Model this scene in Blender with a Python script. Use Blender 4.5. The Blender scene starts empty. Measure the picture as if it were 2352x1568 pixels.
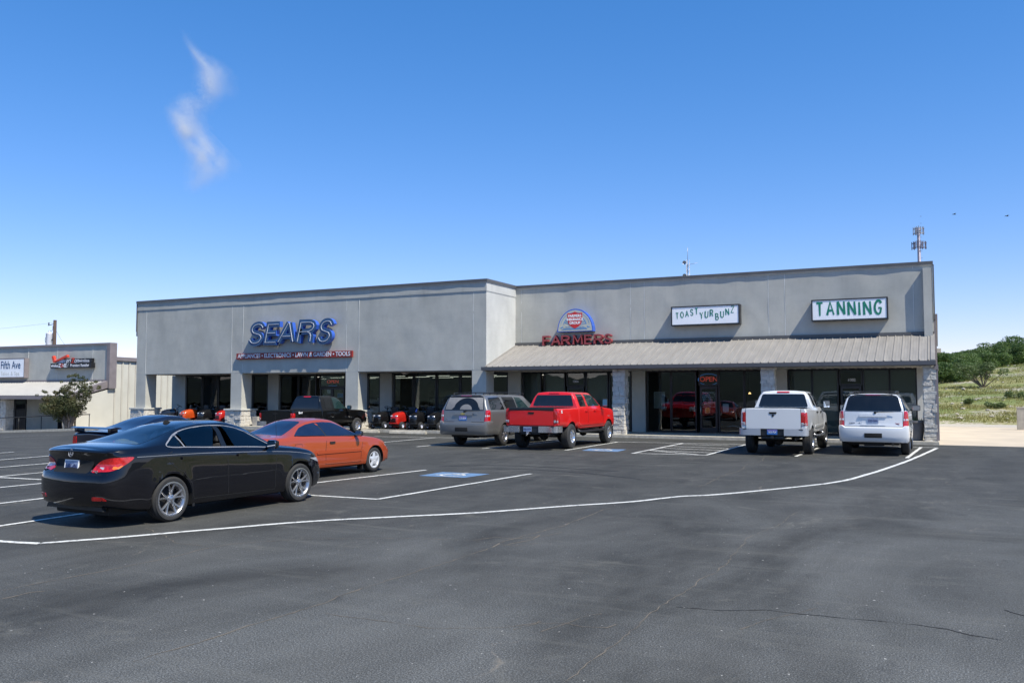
import bpy, bmesh, math, random
from mathutils import Vector, Matrix, noise
from mathutils.bvhtree import BVHTree
from mathutils.geometry import delaunay_2d_cdt
R = math.radians
random.seed(7)
scene = bpy.context.scene
COL = scene.collection

# ---------------------------------------------------------------- camera
CAM_H, FOC, PITCH, YAW = 1.95, 1990.0, R(3.35), R(26.17)
cam_d = bpy.data.cameras.new('camera'); cam = bpy.data.objects.new('camera', cam_d); COL.objects.link(cam)
cam.location = (0, 0, CAM_H); cam.rotation_euler = (R(90) + PITCH, 0, YAW)
cam_d.sensor_width = 36.0; cam_d.lens = 36.0 * FOC / 2352.0
cam_d.clip_start = 0.1; cam_d.clip_end = 6000
scene.camera = cam

# ---------------------------------------------------------------- sky, sun, exposure
SUN = Vector((0.65, -0.235, 1.0)).normalized()
elev = math.asin(SUN.z); azim = math.atan2(SUN.x, SUN.y)
world = bpy.data.worlds.new('World'); scene.world = world; world.use_nodes = True
wt = world.node_tree; wt.nodes.clear()
sky = wt.nodes.new('ShaderNodeTexSky'); sky.sky_type = 'NISHITA'; sky.sun_disc = False
sky.sun_elevation = elev; sky.sun_rotation = azim
sky.altitude = 200; sky.air_density = 1.0; sky.dust_density = 0.0; sky.ozone_density = 6.0
hs = wt.nodes.new('ShaderNodeMix'); hs.data_type = 'RGBA'; hs.blend_type = 'MULTIPLY'; hs.inputs[0].default_value = 1.0; hs.inputs[7].default_value = (1.33, 1.11, 1.30, 1)
gm = wt.nodes.new('ShaderNodeGamma'); gm.inputs[1].default_value = 0.81; hs0 = wt.nodes.new('ShaderNodeHueSaturation'); hs0.inputs['Saturation'].default_value = 1.28
bg = wt.nodes.new('ShaderNodeBackground'); bg.inputs['Strength'].default_value = 0.15
wo = wt.nodes.new('ShaderNodeOutputWorld')
wt.links.new(sky.outputs[0], hs0.inputs['Color']); wt.links.new(hs0.outputs[0], gm.inputs[0]); wt.links.new(gm.outputs[0], hs.inputs[6]); wt.links.new(hs.outputs[2], bg.inputs[0]); wt.links.new(bg.outputs[0], wo.inputs[0])
sun_d = bpy.data.lights.new('sun', 'SUN'); sun_d.energy = 5.0; sun_d.angle = R(0.53); sun_d.color = (1.0, 0.955, 0.85)
sun = bpy.data.objects.new('sun', sun_d); COL.objects.link(sun)
sun.rotation_euler = SUN.to_track_quat('Z', 'Y').to_euler(); sun.location = (30, -20, 60)
scene.view_settings.view_transform = 'Standard'; scene.view_settings.look = 'None'
scene.view_settings.exposure = 0.33; scene.view_settings.gamma = 1.0
scene.render.engine = 'CYCLES'
scene.render.resolution_x = 1024; scene.render.resolution_y = 682

# ---------------------------------------------------------------- survey: where a line of sight meets a real plane
_fw = Vector((-math.sin(YAW) * math.cos(PITCH), math.cos(YAW) * math.cos(PITCH), math.sin(PITCH)))
_rt = Vector((math.cos(YAW), math.sin(YAW), 0)); _up = _rt.cross(_fw)
def _ray(x, y): return _fw * FOC + _rt * (x - 1176) - _up * (y - 784)
def G(x, y, z=0.0):
    d = _ray(x, y); return Vector((0, 0, CAM_H)) + d * ((z - CAM_H) / d.z)
def WX(x, Y):
    d = _ray(x, 900); return d.x * Y / d.y
def WP(x, y, Y):
    d = _ray(x, y); return Vector((0, 0, CAM_H)) + d * (Y / d.y)

# ---------------------------------------------------------------- object helpers
def link(o, parent=None):
    COL.objects.link(o)
    if parent is not None: o.parent = parent
    return o
def tag(o, label=None, cat=None, group=None, kind=None):
    if label: o['label'] = label
    if cat: o['category'] = cat
    if group: o['group'] = group
    if kind: o['kind'] = kind
    return o
def empty(name, loc=(0, 0, 0), rz=0.0, parent=None, **k):
    o = bpy.data.objects.new(name, None); link(o, parent); o.location = loc; o.rotation_euler = (0, 0, rz)
    o.empty_display_size = 0.2
    return tag(o, **k)
def obj(name, bm, mat, parent=None, smooth=None, loc=None, **k):
    """bm may be a bmesh or a mesh"""
    if isinstance(bm, bpy.types.Mesh): me = bm
    else:
        if smooth is not None:
            bm.normal_update()
            for f in bm.faces: f.smooth = True
            for e in bm.edges:
                if len(e.link_faces) == 2 and e.calc_face_angle(0) > R(smooth): e.smooth = False
        me = bpy.data.meshes.new(name); bm.to_mesh(me); bm.free()
    if mat is not None:
        mats = mat if isinstance(mat, (list, tuple)) else [mat]
        if len(me.materials) == 0:
            for m in mats: me.materials.append(m)
    o = bpy.data.objects.new(name, me); link(o, parent)
    if loc is not None: o.location = loc
    return tag(o, **k)
def copy_tree(o, parent=None):
    c = o.copy(); COL.objects.link(c); c.parent = parent
    for ch in list(o.children): copy_tree(ch, c)
    return c
def NB(): return bmesh.new()
def box(bm, x0, x1, y0, y1, z0, z1, mi=0, bev=0.0):
    vs = [bm.verts.new((x, y, z)) for z in (z0, z1) for y in (y0, y1) for x in (x0, x1)]
    fs = []
    for q in ((0, 2, 3, 1), (4, 5, 7, 6), (0, 1, 5, 4), (2, 6, 7, 3), (0, 4, 6, 2), (1, 3, 7, 5)):
        f = bm.faces.new([vs[i] for i in q]); f.material_index = mi; fs.append(f)
    if bev > 0:
        es = list({e for f in fs for e in f.edges})
        bmesh.ops.bevel(bm, geom=es, offset=bev, segments=2, profile=0.6, affect='EDGES')
    return vs
def frame_of(a, b):
    d = (b - a); L = d.length; d = d / L if L > 1e-9 else Vector((0, 0, 1))
    u = Vector((0, 0, 1)) if abs(d.z) < 0.9 else Vector((1, 0, 0))
    s = d.cross(u).normalized(); t = s.cross(d).normalized()
    return d, s, t
def tube(bm, pts, r, n=8, mi=0, cap=True):
    pts = [Vector(p) for p in pts]; rs = r if isinstance(r, (list, tuple)) else [r] * len(pts)
    rings = []
    ps = None
    for i, p in enumerate(pts):
        a = pts[max(i - 1, 0)]; b = pts[min(i + 1, len(pts) - 1)]
        d, s, t = frame_of(a, b)
        if ps is not None:
            s = (ps - d * ps.dot(d)); s = s.normalized() if s.length > 1e-6 else t; t = s.cross(d).normalized()
        ps = s
        rings.append([bm.verts.new(p + (s * math.cos(2 * math.pi * k / n) + t * math.sin(2 * math.pi * k / n)) * rs[i]) for k in range(n)])
    for i in range(len(rings) - 1):
        for k in range(n):
            f = bm.faces.new((rings[i][k], rings[i + 1][k], rings[i + 1][(k + 1) % n], rings[i][(k + 1) % n])); f.material_index = mi; f.smooth = True
    if cap:
        for q in (rings[0], rings[-1][::-1]):
            try: f = bm.faces.new(q); f.material_index = mi
            except ValueError: pass
def lathe(bm, prof, n=32, axis='z', cen=(0, 0, 0), mi=0, close=False):
    """prof: list of (radius, height)"""
    cen = Vector(cen); rings = []
    for (r, h) in prof:
        ring = []
        for k in range(n):
            a = 2 * math.pi * k / n; c, s = r * math.cos(a), r * math.sin(a)
            v = (c, s, h) if axis == 'z' else ((h, c, s) if axis == 'x' else (s, h, c))
            ring.append(bm.verts.new(cen + Vector(v)))
        rings.append(ring)
    m = len(rings)
    for i in range(m if close else m - 1):
        a, b = rings[i], rings[(i + 1) % m]
        for k in range(n):
            f = bm.faces.new((a[k], a[(k + 1) % n], b[(k + 1) % n], b[k])); f.material_index = mi; f.smooth = True
    return rings
def prism(bm, pts, y0, y1, mi=0, plane='xz'):
    """extrude a 2-D outline between y0 and y1"""
    def P(p, y): return (p[0], y, p[1]) if plane == 'xz' else ((p[0], p[1], y) if plane == 'xy' else (y, p[0], p[1]))
    a = [bm.verts.new(P(p, y0)) for p in pts]; b = [bm.verts.new(P(p, y1)) for p in pts]
    n = len(pts); fs = [bm.faces.new(a), bm.faces.new(b[::-1])]
    for i in range(n): fs.append(bm.faces.new((a[i], b[i], b[(i + 1) % n], a[(i + 1) % n])))
    for f in fs: f.material_index = mi
    bmesh.ops.recalc_face_normals(bm, faces=fs)
    return fs
def sstep(a, b, x):
    t = min(1, max(0, (x - a) / (b - a))) if a != b else float(x > a)
    return t * t * (3 - 2 * t)
def pchip(pts):
    xs = [float(p[0]) for p in pts]; ys = [float(p[1]) for p in pts]; n = len(xs)
    h = [xs[i + 1] - xs[i] for i in range(n - 1)]; dl = [(ys[i + 1] - ys[i]) / h[i] for i in range(n - 1)]
    m = [0.0] * n; m[0] = dl[0]; m[-1] = dl[-1]
    for i in range(1, n - 1):
        if dl[i - 1] * dl[i] > 0:
            w1, w2 = 2 * h[i] + h[i - 1], h[i] + 2 * h[i - 1]
            m[i] = (w1 + w2) / (w1 / dl[i - 1] + w2 / dl[i])
    def f(x):
        if x <= xs[0]: return ys[0]
        if x >= xs[-1]: return ys[-1]
        i = 0
        while x > xs[i + 1]: i += 1
        t = (x - xs[i]) / h[i]
        return ((2 * t**3 - 3 * t * t + 1) * ys[i] + (t**3 - 2 * t * t + t) * h[i] * m[i] + (-2 * t**3 + 3 * t * t) * ys[i + 1] + (t**3 - t * t) * h[i] * m[i + 1])
    return f
def fillet(pts, r, seg=4):
    """round the corners of a closed outline"""
    out = []; n = len(pts)
    for i in range(n):
        p = Vector(pts[i]); a = Vector(pts[i - 1]); b = Vector(pts[(i + 1) % n])
        u, v = (a - p), (b - p); lu, lv = u.length, v.length
        if lu < 1e-6 or lv < 1e-6: continue
        rr = min(r, lu * 0.45, lv * 0.45); pa = p + u / lu * rr; pb = p + v / lv * rr
        for k in range(seg + 1):
            t = k / seg; out.append(tuple((pa * (1 - t) + p * t) * (1 - t) + (p * (1 - t) + pb * t) * t))
    return out
def smooth_closed(pts, seg=5):
    n = len(pts); out = []
    for i in range(n):
        p0, p1, p2, p3 = (Vector(pts[(i + k) % n]) for k in (-1, 0, 1, 2))
        for k in range(seg):
            t = k / seg
            out.append(tuple(0.5 * ((2 * p1) + (p2 - p0) * t + (2 * p0 - 5 * p1 + 4 * p2 - p3) * t * t + (3 * p1 - p0 - 3 * p2 + p3) * t**3)))
    return out
def smooth_open(pts, seg=6):
    n = len(pts); out = []
    for i in range(n - 1):
        p0, p1, p2, p3 = (Vector(pts[min(max(i + k, 0), n - 1)]) for k in (-1, 0, 1, 2))
        for k in range(seg):
            t = k / seg
            out.append(tuple(0.5 * ((2 * p1) + (p2 - p0) * t + (2 * p0 - 5 * p1 + 4 * p2 - p3) * t * t + (3 * p1 - p0 - 3 * p2 + p3) * t**3)))
    out.append(tuple(pts[-1])); return out
def stroke_outline(pts, w):
    """outline of a fat 2-D polyline (mitred)"""
    pts = [Vector(p) for p in pts]; L, Rr = [], []; n = len(pts)
    for i in range(n):
        if i == 0: d = (pts[1] - pts[0]).normalized(); nrm = Vector((-d.y, d.x)); k = 1
        elif i == n - 1: d = (pts[-1] - pts[-2]).normalized(); nrm = Vector((-d.y, d.x)); k = 1
        else:
            d1 = (pts[i] - pts[i - 1]).normalized(); d2 = (pts[i + 1] - pts[i]).normalized()
            n1 = Vector((-d1.y, d1.x)); nrm = (n1 + Vector((-d2.y, d2.x)))
            nrm = nrm.normalized() if nrm.length > 1e-6 else n1; k = 1 / max(0.72, nrm.dot(n1))
        ww = w[i] if isinstance(w, (list, tuple)) else w
        L.append(tuple(pts[i] + nrm * ww / 2 * k)); Rr.append(tuple(pts[i] - nrm * ww / 2 * k))
    return L + Rr[::-1]

# ---------------------------------------------------------------- materials
MATS = {}
def _new(name):
    m = bpy.data.materials.new(name); m.use_nodes = True; nt = m.node_tree
    return m, nt, nt.nodes['Principled BSDF'], nt.links.new
def tex_coord(nt, kind='Object', scale=(1, 1, 1)):
    tc = nt.nodes.new('ShaderNodeTexCoord'); mp = nt.nodes.new('ShaderNodeMapping'); mp.inputs['Scale'].default_value = scale
    nt.links.new(tc.outputs[kind], mp.inputs[0]); return mp.outputs[0]
def n_noise(nt, vec, scale, detail=4, rough=0.55, dist=0.0):
    n = nt.nodes.new('ShaderNodeTexNoise'); n.inputs['Scale'].default_value = scale; n.inputs['Detail'].default_value = detail
    n.inputs['Roughness'].default_value = rough; n.inputs['Distortion'].default_value = dist
    nt.links.new(vec, n.inputs['Vector']); return n.outputs['Fac']
def n_ramp(nt, fac, stops):
    r = nt.nodes.new('ShaderNodeValToRGB'); el = r.color_ramp.elements
    while len(el) < len(stops): el.new(0.5)
    for e, (p, c) in zip(el, stops):
        e.position = p; e.color = (c, c, c, 1) if isinstance(c, (int, float)) else (*c, 1)
    nt.links.new(fac, r.inputs[0]); return r.outputs[0]
def n_mix(nt, fac, a, b, mode='MIX'):
    m = nt.nodes.new('ShaderNodeMix'); m.data_type = 'RGBA'; m.blend_type = mode
    for sock, v in ((m.inputs[0], fac), (m.inputs[6], a), (m.inputs[7], b)):
        if isinstance(v, bpy.types.NodeSocket): nt.links.new(v, sock)
        elif isinstance(v, (int, float)): sock.default_value = v
        else: sock.default_value = (*v, 1)
    return m.outputs[2]
def n_math(nt, op, a, b=None, clamp=False):
    m = nt.nodes.new('ShaderNodeMath'); m.operation = op; m.use_clamp = clamp
    for i, v in enumerate((a, b)):
        if v is None: continue
        if isinstance(v, bpy.types.NodeSocket): nt.links.new(v, m.inputs[i])
        else: m.inputs[i].default_value = v
    return m.outputs[0]
def n_bump(nt, h, strength=0.3, dist=0.01):
    b = nt.nodes.new('ShaderNodeBump'); b.inputs['Strength'].default_value = strength; b.inputs['Distance'].default_value = dist
    nt.links.new(h, b.inputs['Height']); return b.outputs[0]
def pbr(name, col, rough=0.6, metal=0.0, var=0.12, vscale=2.0, bump=0.0, bscale=60.0, bdist=0.004, coat=0.0, spec=0.5, rvar=0.1, streak=None):
    if name in MATS: return MATS[name]
    m, nt, p, L = _new(name)
    v = tex_coord(nt, 'Object', streak or (1, 1, 1))
    f = n_noise(nt, v, vscale, 5, 0.6)
    d = tuple(c * (1 - var) for c in col); l = tuple(min(1, c * (1 + var)) for c in col)
    L(n_mix(nt, n_ramp(nt, f, [(0.3, 0), (0.7, 1)]), d, l), p.inputs['Base Color'])
    p.inputs['Metallic'].default_value = metal
    L(n_ramp(nt, f, [(0.3, max(0.02, rough - rvar)), (0.7, min(1, rough + rvar))]), p.inputs['Roughness'])
    p.inputs['Specular IOR Level'].default_value = spec
    if coat: p.inputs['Coat Weight'].default_value = coat; p.inputs['Coat Roughness'].default_value = 0.03
    if bump:
        L(n_bump(nt, n_noise(nt, tex_coord(nt), bscale, 3), bump, bdist), p.inputs['Normal'])
    MATS[name] = m; return m
def emit(name, col, s=1.0):
    m, nt, p, L = _new(name); p.inputs['Base Color'].default_value = (*[c * .5 for c in col], 1)
    p.inputs['Emission Color'].default_value = (*col, 1); p.inputs['Emission Strength'].default_value = s
    v = tex_coord(nt); f = n_noise(nt, v, 30, 2); L(n_ramp(nt, f, [(0, 0.3), (1, 0.5)]), p.inputs['Roughness'])
    return m
def paint(name, col, metal=0.3, rough=0.32, dirt=0.15, dirtcol=(0.22, 0.19, 0.15), spec=0.5, flake=0.25):
    """clear-coated car paint; road dust gathers on the sills (object height), a little everywhere"""
    m, nt, p, L = _new(name)
    v = tex_coord(nt)
    fl = n_noise(nt, v, 900, 1, 0.5)
    c0 = n_mix(nt, n_math(nt, 'MULTIPLY', fl, flake), col, tuple(min(1, c * 1.6 + 0.01) for c in col))
    sep = nt.nodes.new('ShaderNodeSeparateXYZ'); L(v, sep.inputs[0])
    low = n_math(nt, 'SUBTRACT', 1.0, n_math(nt, 'MULTIPLY', n_math(nt, 'SUBTRACT', sep.outputs[2], 0.2), 1.9), True)
    nz = n_ramp(nt, n_noise(nt, v, 3.5, 6, 0.7), [(0.35, 0.25), (0.75, 1)])
    dm = n_math(nt, 'MULTIPLY', n_math(nt, 'ADD', n_math(nt, 'MULTIPLY', n_math(nt, 'POWER', low, 2.0), dirt * 3.2), dirt * 0.22), nz, True)
    L(n_mix(nt, dm, c0, dirtcol), p.inputs['Base Color'])
    p.inputs['Metallic'].default_value = metal
    L(n_math(nt, 'ADD', n_math(nt, 'MULTIPLY', dm, 0.5), rough, True), p.inputs['Roughness'])
    p.inputs['Coat Weight'].default_value = 1.0
    L(n_math(nt, 'ADD', n_math(nt, 'MULTIPLY', dm, 0.35), 0.025, True), p.inputs['Coat Roughness'])
    wv = n_bump(nt, n_noise(nt, v, 1.6, 2), 0.08, 0.02); L(wv, p.inputs['Coat Normal'])
    p.inputs['Specular IOR Level'].default_value = spec
    return m
def glass_dark(name, col=(0.006, 0.007, 0.008), rough=0.02, spec=0.6, dust=0.03):
    m, nt, p, L = _new(name)
    v = tex_coord(nt); f = n_ramp(nt, n_noise(nt, v, 4, 6, 0.7), [(0.3, 0), (0.9, dust)])
    L(n_mix(nt, f, col, (0.3, 0.29, 0.27)), p.inputs['Base Color'])
    L(n_math(nt, 'ADD', f, rough), p.inputs['Roughness'])
    p.inputs['Specular IOR Level'].default_value = spec; p.inputs['IOR'].default_value = 1.5
    L(n_bump(nt, n_noise(nt, v, 1.2, 2), 0.05, 0.02), p.inputs['Normal'])
    return m
def pane_glass(name, tint=(0.75, 0.8, 0.78), refl=1.0):
    """real clear pane: see-through straight ahead, mirror at a slant"""
    m, nt, p, L = _new(name); nt.nodes.remove(p)
    out = nt.nodes['Material Output']
    tr = nt.nodes.new('ShaderNodeBsdfTransparent'); tr.inputs[0].default_value = (*tint, 1)
    gl = nt.nodes.new('ShaderNodeBsdfGlossy'); gl.inputs['Roughness'].default_value = 0.01
    gl.inputs['Color'].default_value = (refl, refl, refl, 1)
    fr = nt.nodes.new('ShaderNodeFresnel'); fr.inputs[0].default_value = 1.6
    v = tex_coord(nt); b = n_bump(nt, n_noise(nt, v, 0.9, 2), 0.10, 0.02); L(b, gl.inputs['Normal']); L(b, fr.inputs['Normal'])
    mx = nt.nodes.new('ShaderNodeMixShader'); L(fr.outputs[0], mx.inputs[0]); L(tr.outputs[0], mx.inputs[1]); L(gl.outputs[0], mx.inputs[2])
    L(mx.outputs[0], out.inputs[0]); return m

# text
def text_mesh(s, size=1.0, ext=0.005, bold=0.0, shear=0.0, sx=1.0, spacing=1.0, align='CENTER'):
    """flat lettering standing in the xz plane, facing -y, centred at the origin"""
    c = bpy.data.curves.new('lettering', 'FONT'); c.body = s; c.size = size; c.extrude = ext; c.offset = bold; c.shear = shear
    c.align_x = align; c.align_y = 'CENTER'; c.space_character = spacing; c.resolution_u = 4
    o = bpy.data.objects.new('lettering', c); COL.objects.link(o)
    dg = bpy.context.evaluated_depsgraph_get(); me = bpy.data.meshes.new_from_object(o.evaluated_get(dg))
    bpy.data.objects.remove(o); bpy.data.curves.remove(c)
    me.materials.clear()
    me.transform(Matrix.Rotation(R(90), 4, 'X') @ Matrix.Diagonal((sx, 1, 1, 1)))
    return me
# stroke capitals, unit height
SF = {
 'T': (0.75, [[(0, 1), (.75, 1)], [(.375, 1), (.375, 0)]]),
 'O': (0.8, [[(.4, 1), (.1, .8), (0, .5), (.1, .2), (.4, 0), (.7, .2), (.8, .5), (.7, .8), (.4, 1)]]),
 'A': (0.8, [[(0, 0), (.4, 1), (.8, 0)], [(.14, .34), (.66, .34)]]),
 'S': (0.66, [[(.64, .80), (.52, .95), (.33, 1), (.12, .93), (.03, .75), (.12, .58), (.33, .50), (.55, .42), (.64, .25), (.54, .07), (.33, 0), (.12, .05), (0, .2)]]),
 'Y': (0.75, [[(0, 1), (.375, .5), (.75, 1)], [(.375, .5), (.375, 0)]]),
 'U': (0.72, [[(0, 1), (0, .3), (.12, .06), (.36, 0), (.6, .06), (.72, .3), (.72, 1)]]),
 'R': (0.7, [[(0, 0), (0, 1), (.4, 1), (.62, .92), (.68, .75), (.62, .58), (.4, .5), (0, .5)], [(.38, .5), (.7, 0)]]),
 'B': (0.68, [[(0, 0), (0, 1), (.35, 1), (.55, .92), (.6, .76), (.52, .6), (.3, .54), (0, .54)], [(.3, .54), (.58, .46), (.68, .27), (.58, .08), (.35, 0), (0, 0)]]),
 'N': (0.75, [[(0, 0), (0, 1)], [(0, 1), (.75, 0)], [(.75, 0), (.75, 1)]]),
 'Z': (0.7, [[(0, 1), (.7, 1), (0, 0), (.7, 0)]]),
 'I': (0.06, [[(.03, 0), (.03, 1)]]),
 'G': (0.78, [[(.72, .82), (.55, .96), (.36, 1), (.12, .85), (0, .5), (.12, .15), (.4, 0), (.62, .08), (.7, .3), (.7, .45), (.42, .45)]]),
 'E': (0.62, [[(.62, 1), (0, 1), (0, 0), (.62, 0)], [(0, .52), (.5, .52)]]),
 'F': (0.6, [[(.6, 1), (0, 1), (0, 0)], [(0, .52), (.48, .52)]]),
 'M': (0.95, [[(0, 0), (.08, 1), (.475, .2), (.87, 1), (.95, 0)]]),
 'P': (0.66, [[(0, 0), (0, 1), (.4, 1), (.6, .92), (.66, .74), (.6, .56), (.4, .48), (0, .48)]]),
}
def strokes(bm, word, x, z, h, w, y, t, gap=0.22, wob=0.0, shear=0.0, wscale=1.0, taper=False, base=None, rnd=None, mi=0):
    rnd = rnd or random.Random(3); k = 0
    for ci, ch in enumerate(word):
        if ch == ' ': x += h * 0.5; continue
        W, ls = SF[ch]; rot = rnd.uniform(-wob, wob); dz = (base(ci) if base else 0) * h
        for l in ls:
            if ch in 'OSUG' or (ch in 'RBP' and len(l) > 4): q = smooth_open(l, 3) if ch in 'OSUG' else l
            else: q = l
            pts = []
            for (a, b) in q:
                xx = a * h * wscale; zz = b * h; pts.append((x + xx + shear * zz - rot * (zz - h / 2), z + dz + zz + rot * xx))
            n = len(pts); ww = [w * (1.15 - 0.4 * i / max(1, n - 1)) for i in range(n)] if taper else w
            prism(bm, stroke_outline(pts, ww), y - t - 0.0008 * k, y, mi); k = (k + 1) % 5
        x += (W * wscale + gap) * h
    return x

# ---------------------------------------------------------------- vehicle builder
class Car:
    """local frame: x forward (0 = rear axle), y to the car's left, z up"""
    def __init__(s, name, label, cat, loc, head, scale=1.0):
        s.root = empty(name, loc, head, label=label, cat=cat, group=None); s.root.scale = scale if isinstance(scale, tuple) else (scale,) * 3
        s.bvhs = []
    # --- surface from curves
    def loft(s, name, mat, x0, x1, T, S, W, B, Rw, xr=None, xf=None, bulge=0.02, fbulge=0.05, arches=(), arch_r=0.36, arch_in=0.5,
             flare=0.012, step=0.05, cuts=(), fade=0.55, ffade=0.5, inner=None, crease=33, tumble=0.035, extra=(), crown=0.03, sides=0.45):
        T, S, W, B, Rw = (pchip(q) if isinstance(q, (list, tuple)) else (lambda v: (lambda x: v))(q) for q in (T, S, W, B, Rw))
        xr = pchip(xr) if xr else (lambda z: 0.0); xf = pchip(xf) if xf else (lambda z: 0.0)
        n = int((x1 - x0) / step); xs = [x0 + (x1 - x0) * i / n for i in range(n + 1)]
        for a in (0.012, 0.03): xs += [x0 + a, x1 - a]
        xs += list(extra); xs = sorted(set(round(x, 4) for x in xs))
        bm = NB(); rings = []
        for x in xs:
            t, sh, w, b, rw = T(x), S(x), W(x), B(x), Rw(x)
            h = max(0.0, t - sh); g = sstep(0.12, 0.34, h); zm = b + sides * (sh - b)
            low = [(0, b), (w * .55, b), (w * .9, b + .012), (w - .02, b + .07), (w - .003, zm - .12), (w, zm), (w - .006, zm + (sh - zm) * .5), (w - .018, sh - .055), (w - .03, sh - .02)]
            cabin = [(w - tumble - .012, sh + .012), ((w - tumble - .02) * .66 + rw * .34, sh + h * .36), ((w - tumble - .02) * .30 + rw * .70, sh + h * .70), (rw + .005, t - min(.10, h * .2)), (rw - .05, t - min(.04, h * .1)), (rw - .16, t - .012 - crown * .4), (rw * .45, t - .004), (0, t)]
            hh = max(h, 0.004)
            hood = [(w - .045, sh + .004), (w * .93, sh + hh * .30), (w * .86, sh + hh * .55), (w * .76, sh + hh * .74), (w * .62, sh + hh * .87), (w * .45, sh + hh * .95), (w * .22, t - .0005), (0, t)]
            top = [((1 - g) * p[0] + g * q[0], (1 - g) * p[1] + g * q[1]) for p, q in zip(hood, cabin)]
            pts = low + top
            # refine
            ref = []
            for i in range(len(pts) - 1):
                p0, p1, p2, p3 = (pts[min(max(i + k, 0), len(pts) - 1)] for k in (-1, 0, 1, 2))
                for k in range(2):
                    u = k / 2
                    ref.append(tuple(0.5 * (2 * p1[c] + (p2[c] - p0[c]) * u + (2 * p0[c] - 5 * p1[c] + 4 * p2[c] - p3[c]) * u * u + (3 * p1[c] - p0[c] - 3 * p2[c] + p3[c]) * u**3) for c in (0, 1)))
            ref.append(pts[-1]); ref[0] = (0, pts[0][1])
            kr = max(0, 1 - (x - x0) / fade)**2; kf = max(0, 1 - (x1 - x) / ffade)**2
            row = []
            for (y, z) in ref:
                y = max(0, y); xx = x + xr(z) * kr - xf(z) * kf
                for ax in arches:
                    rr = math.hypot(x - ax, z - s.wr)
                    if y > w * .8 and z < sh: y += flare * math.exp(-((rr - arch_r) / 0.07)**2)
                row.append((xx, y, z))
            rings.append(row)
        M = len(rings[0]); V = []
        for row in rings:
            right = [bm.verts.new((x, -y, z)) for (x, y, z) in row]
            left = [right[0]] + [bm.verts.new((x, y, z)) for (x, y, z) in row[1:-1]] + [right[-1]]
            V.append((right, left))
        for i in range(len(V) - 1):
            for side in (0, 1):
                a, c = V[i][side], V[i + 1][side]
                for j in range(M - 1):
                    q = (a[j], a[j + 1], c[j + 1], c[j])
                    bm.faces.new(q if side else q[::-1])
        NCOL = 14
        for (rl, bl, sg) in ((V[0], bulge, -1), (V[-1], fbulge, 1)):
            right, left = rl; prev = None
            for j in range(M):
                if j in (0, M - 1): row = [right[j]] * (NCOL + 1)
                else:
                    row = [right[j]]; w = abs(right[j].co.y)
                    for k in range(1, NCOL):
                        f = k / NCOL; y = -w + 2 * w * f
                        row.append(bm.verts.new((right[j].co.x + sg * bl * (1 - (y / w)**2), y, right[j].co.z)))
                    row.append(left[j])
                if prev:
                    for k in range(NCOL):
                        q = [prev[k], prev[k + 1], row[k + 1], row[k]]; u = []
                        for v in q:
                            if v not in u: u.append(v)
                        if len(u) > 2: bm.faces.new(u if sg > 0 else u[::-1])
                prev = row
        bmesh.ops.recalc_face_normals(bm, faces=bm.faces[:])
        s.bvhs.append(BVHTree.FromBMesh(bm))
        me = bpy.data.meshes.new(name); bm.to_mesh(me); bm.free()
        me.materials.append(mat); me.materials.append(inner or MATS['arch_black'])
        o = bpy.data.objects.new(name, me); link(o)
        cbs = []; cb = NB()
        for ax in arches:
            for sd in (-1, 1):
                r = arch_r; out = [(ax + r * math.cos(math.pi * k / 20), s.wr + r * math.sin(math.pi * k / 20)) for k in range(21)]
                out += [(ax - r, -.2), (ax + r, -.2)]
                prism(cb, out, sd * arch_in, sd * 1.4, mi=1)
        cbs.append(cb)
        for c in cuts:
            cb = NB()
            if c[0] == 'rear': prism(cb, c[1], 1.06, 2.0, mi=1, plane='xy')
            elif c[0] == 'side': prism(cb, c[1], -1.2, 1.2, mi=1)
            else: box(cb, *c, mi=1)
            cbs.append(cb)
        for cb in cbs:
            if not len(cb.verts): cb.free(); continue
            bmesh.ops.recalc_face_normals(cb, faces=cb.faces[:])
            cm = bpy.data.meshes.new('cutter'); cb.to_mesh(cm); cm.materials.append(mat); cm.materials.append(inner or MATS['arch_black'])
            co = bpy.data.objects.new('cutter', cm); link(co)
            md = o.modifiers.new('b', 'BOOLEAN'); md.object = co; md.operation = 'DIFFERENCE'; md.solver = 'EXACT'; md.use_self = True; md.material_mode = 'TRANSFER'
            dg = bpy.context.evaluated_depsgraph_get(); nm = bpy.data.meshes.new_from_object(o.evaluated_get(dg))
            o.modifiers.clear(); o.data = nm; nm.name = name
            bpy.data.objects.remove(co); bpy.data.meshes.remove(cm)
        b2 = NB(); b2.from_mesh(o.data)
        for f in b2.faces: f.smooth = True
        for e in b2.edges:
            if len(e.link_faces) == 2 and (e.calc_face_angle(0) > R(crease) or e.link_faces[0].material_index != e.link_faces[1].material_index): e.smooth = False
        b2.to_mesh(o.data); b2.free()
        o.parent = s.root
        return o
    def hit(s, p, d):
        best = None
        for b in s.bvhs:
            h = b.ray_cast(p, d)
            if h[0] is not None and (best is None or h[3] < best[3]): best = h
        return best
    def patch(s, name, outline, mat, az=90, off=0.004, thick=0.012, parent=None, mirror=False, grid=0.06, vertical=False):
        """a panel, lamp or pane with this outline seen from outside (azimuth az), laid on the body"""
        a = R(az); d = Vector((math.cos(a), math.sin(a), 0))
        e = Vector((1, 0, 0)) if az in (90, -90) else (Vector((0, 1, 0)) if az in (0, 180) else Vector((math.sin(a), -math.cos(a), 0)))
        z = Vector((0, 0, 1))
        if vertical: d = Vector((0, 0, -1)); e = Vector((1, 0, 0)); z = Vector((0, 1, 0))
        pts = []
        n = len(outline)
        for i in range(n):
            p, q = Vector(outline[i]), Vector(outline[(i + 1) % n]); k = max(1, int((q - p).length / (grid * 1.2)))
            for j in range(k): pts.append(p + (q - p) * (j / k))
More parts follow.
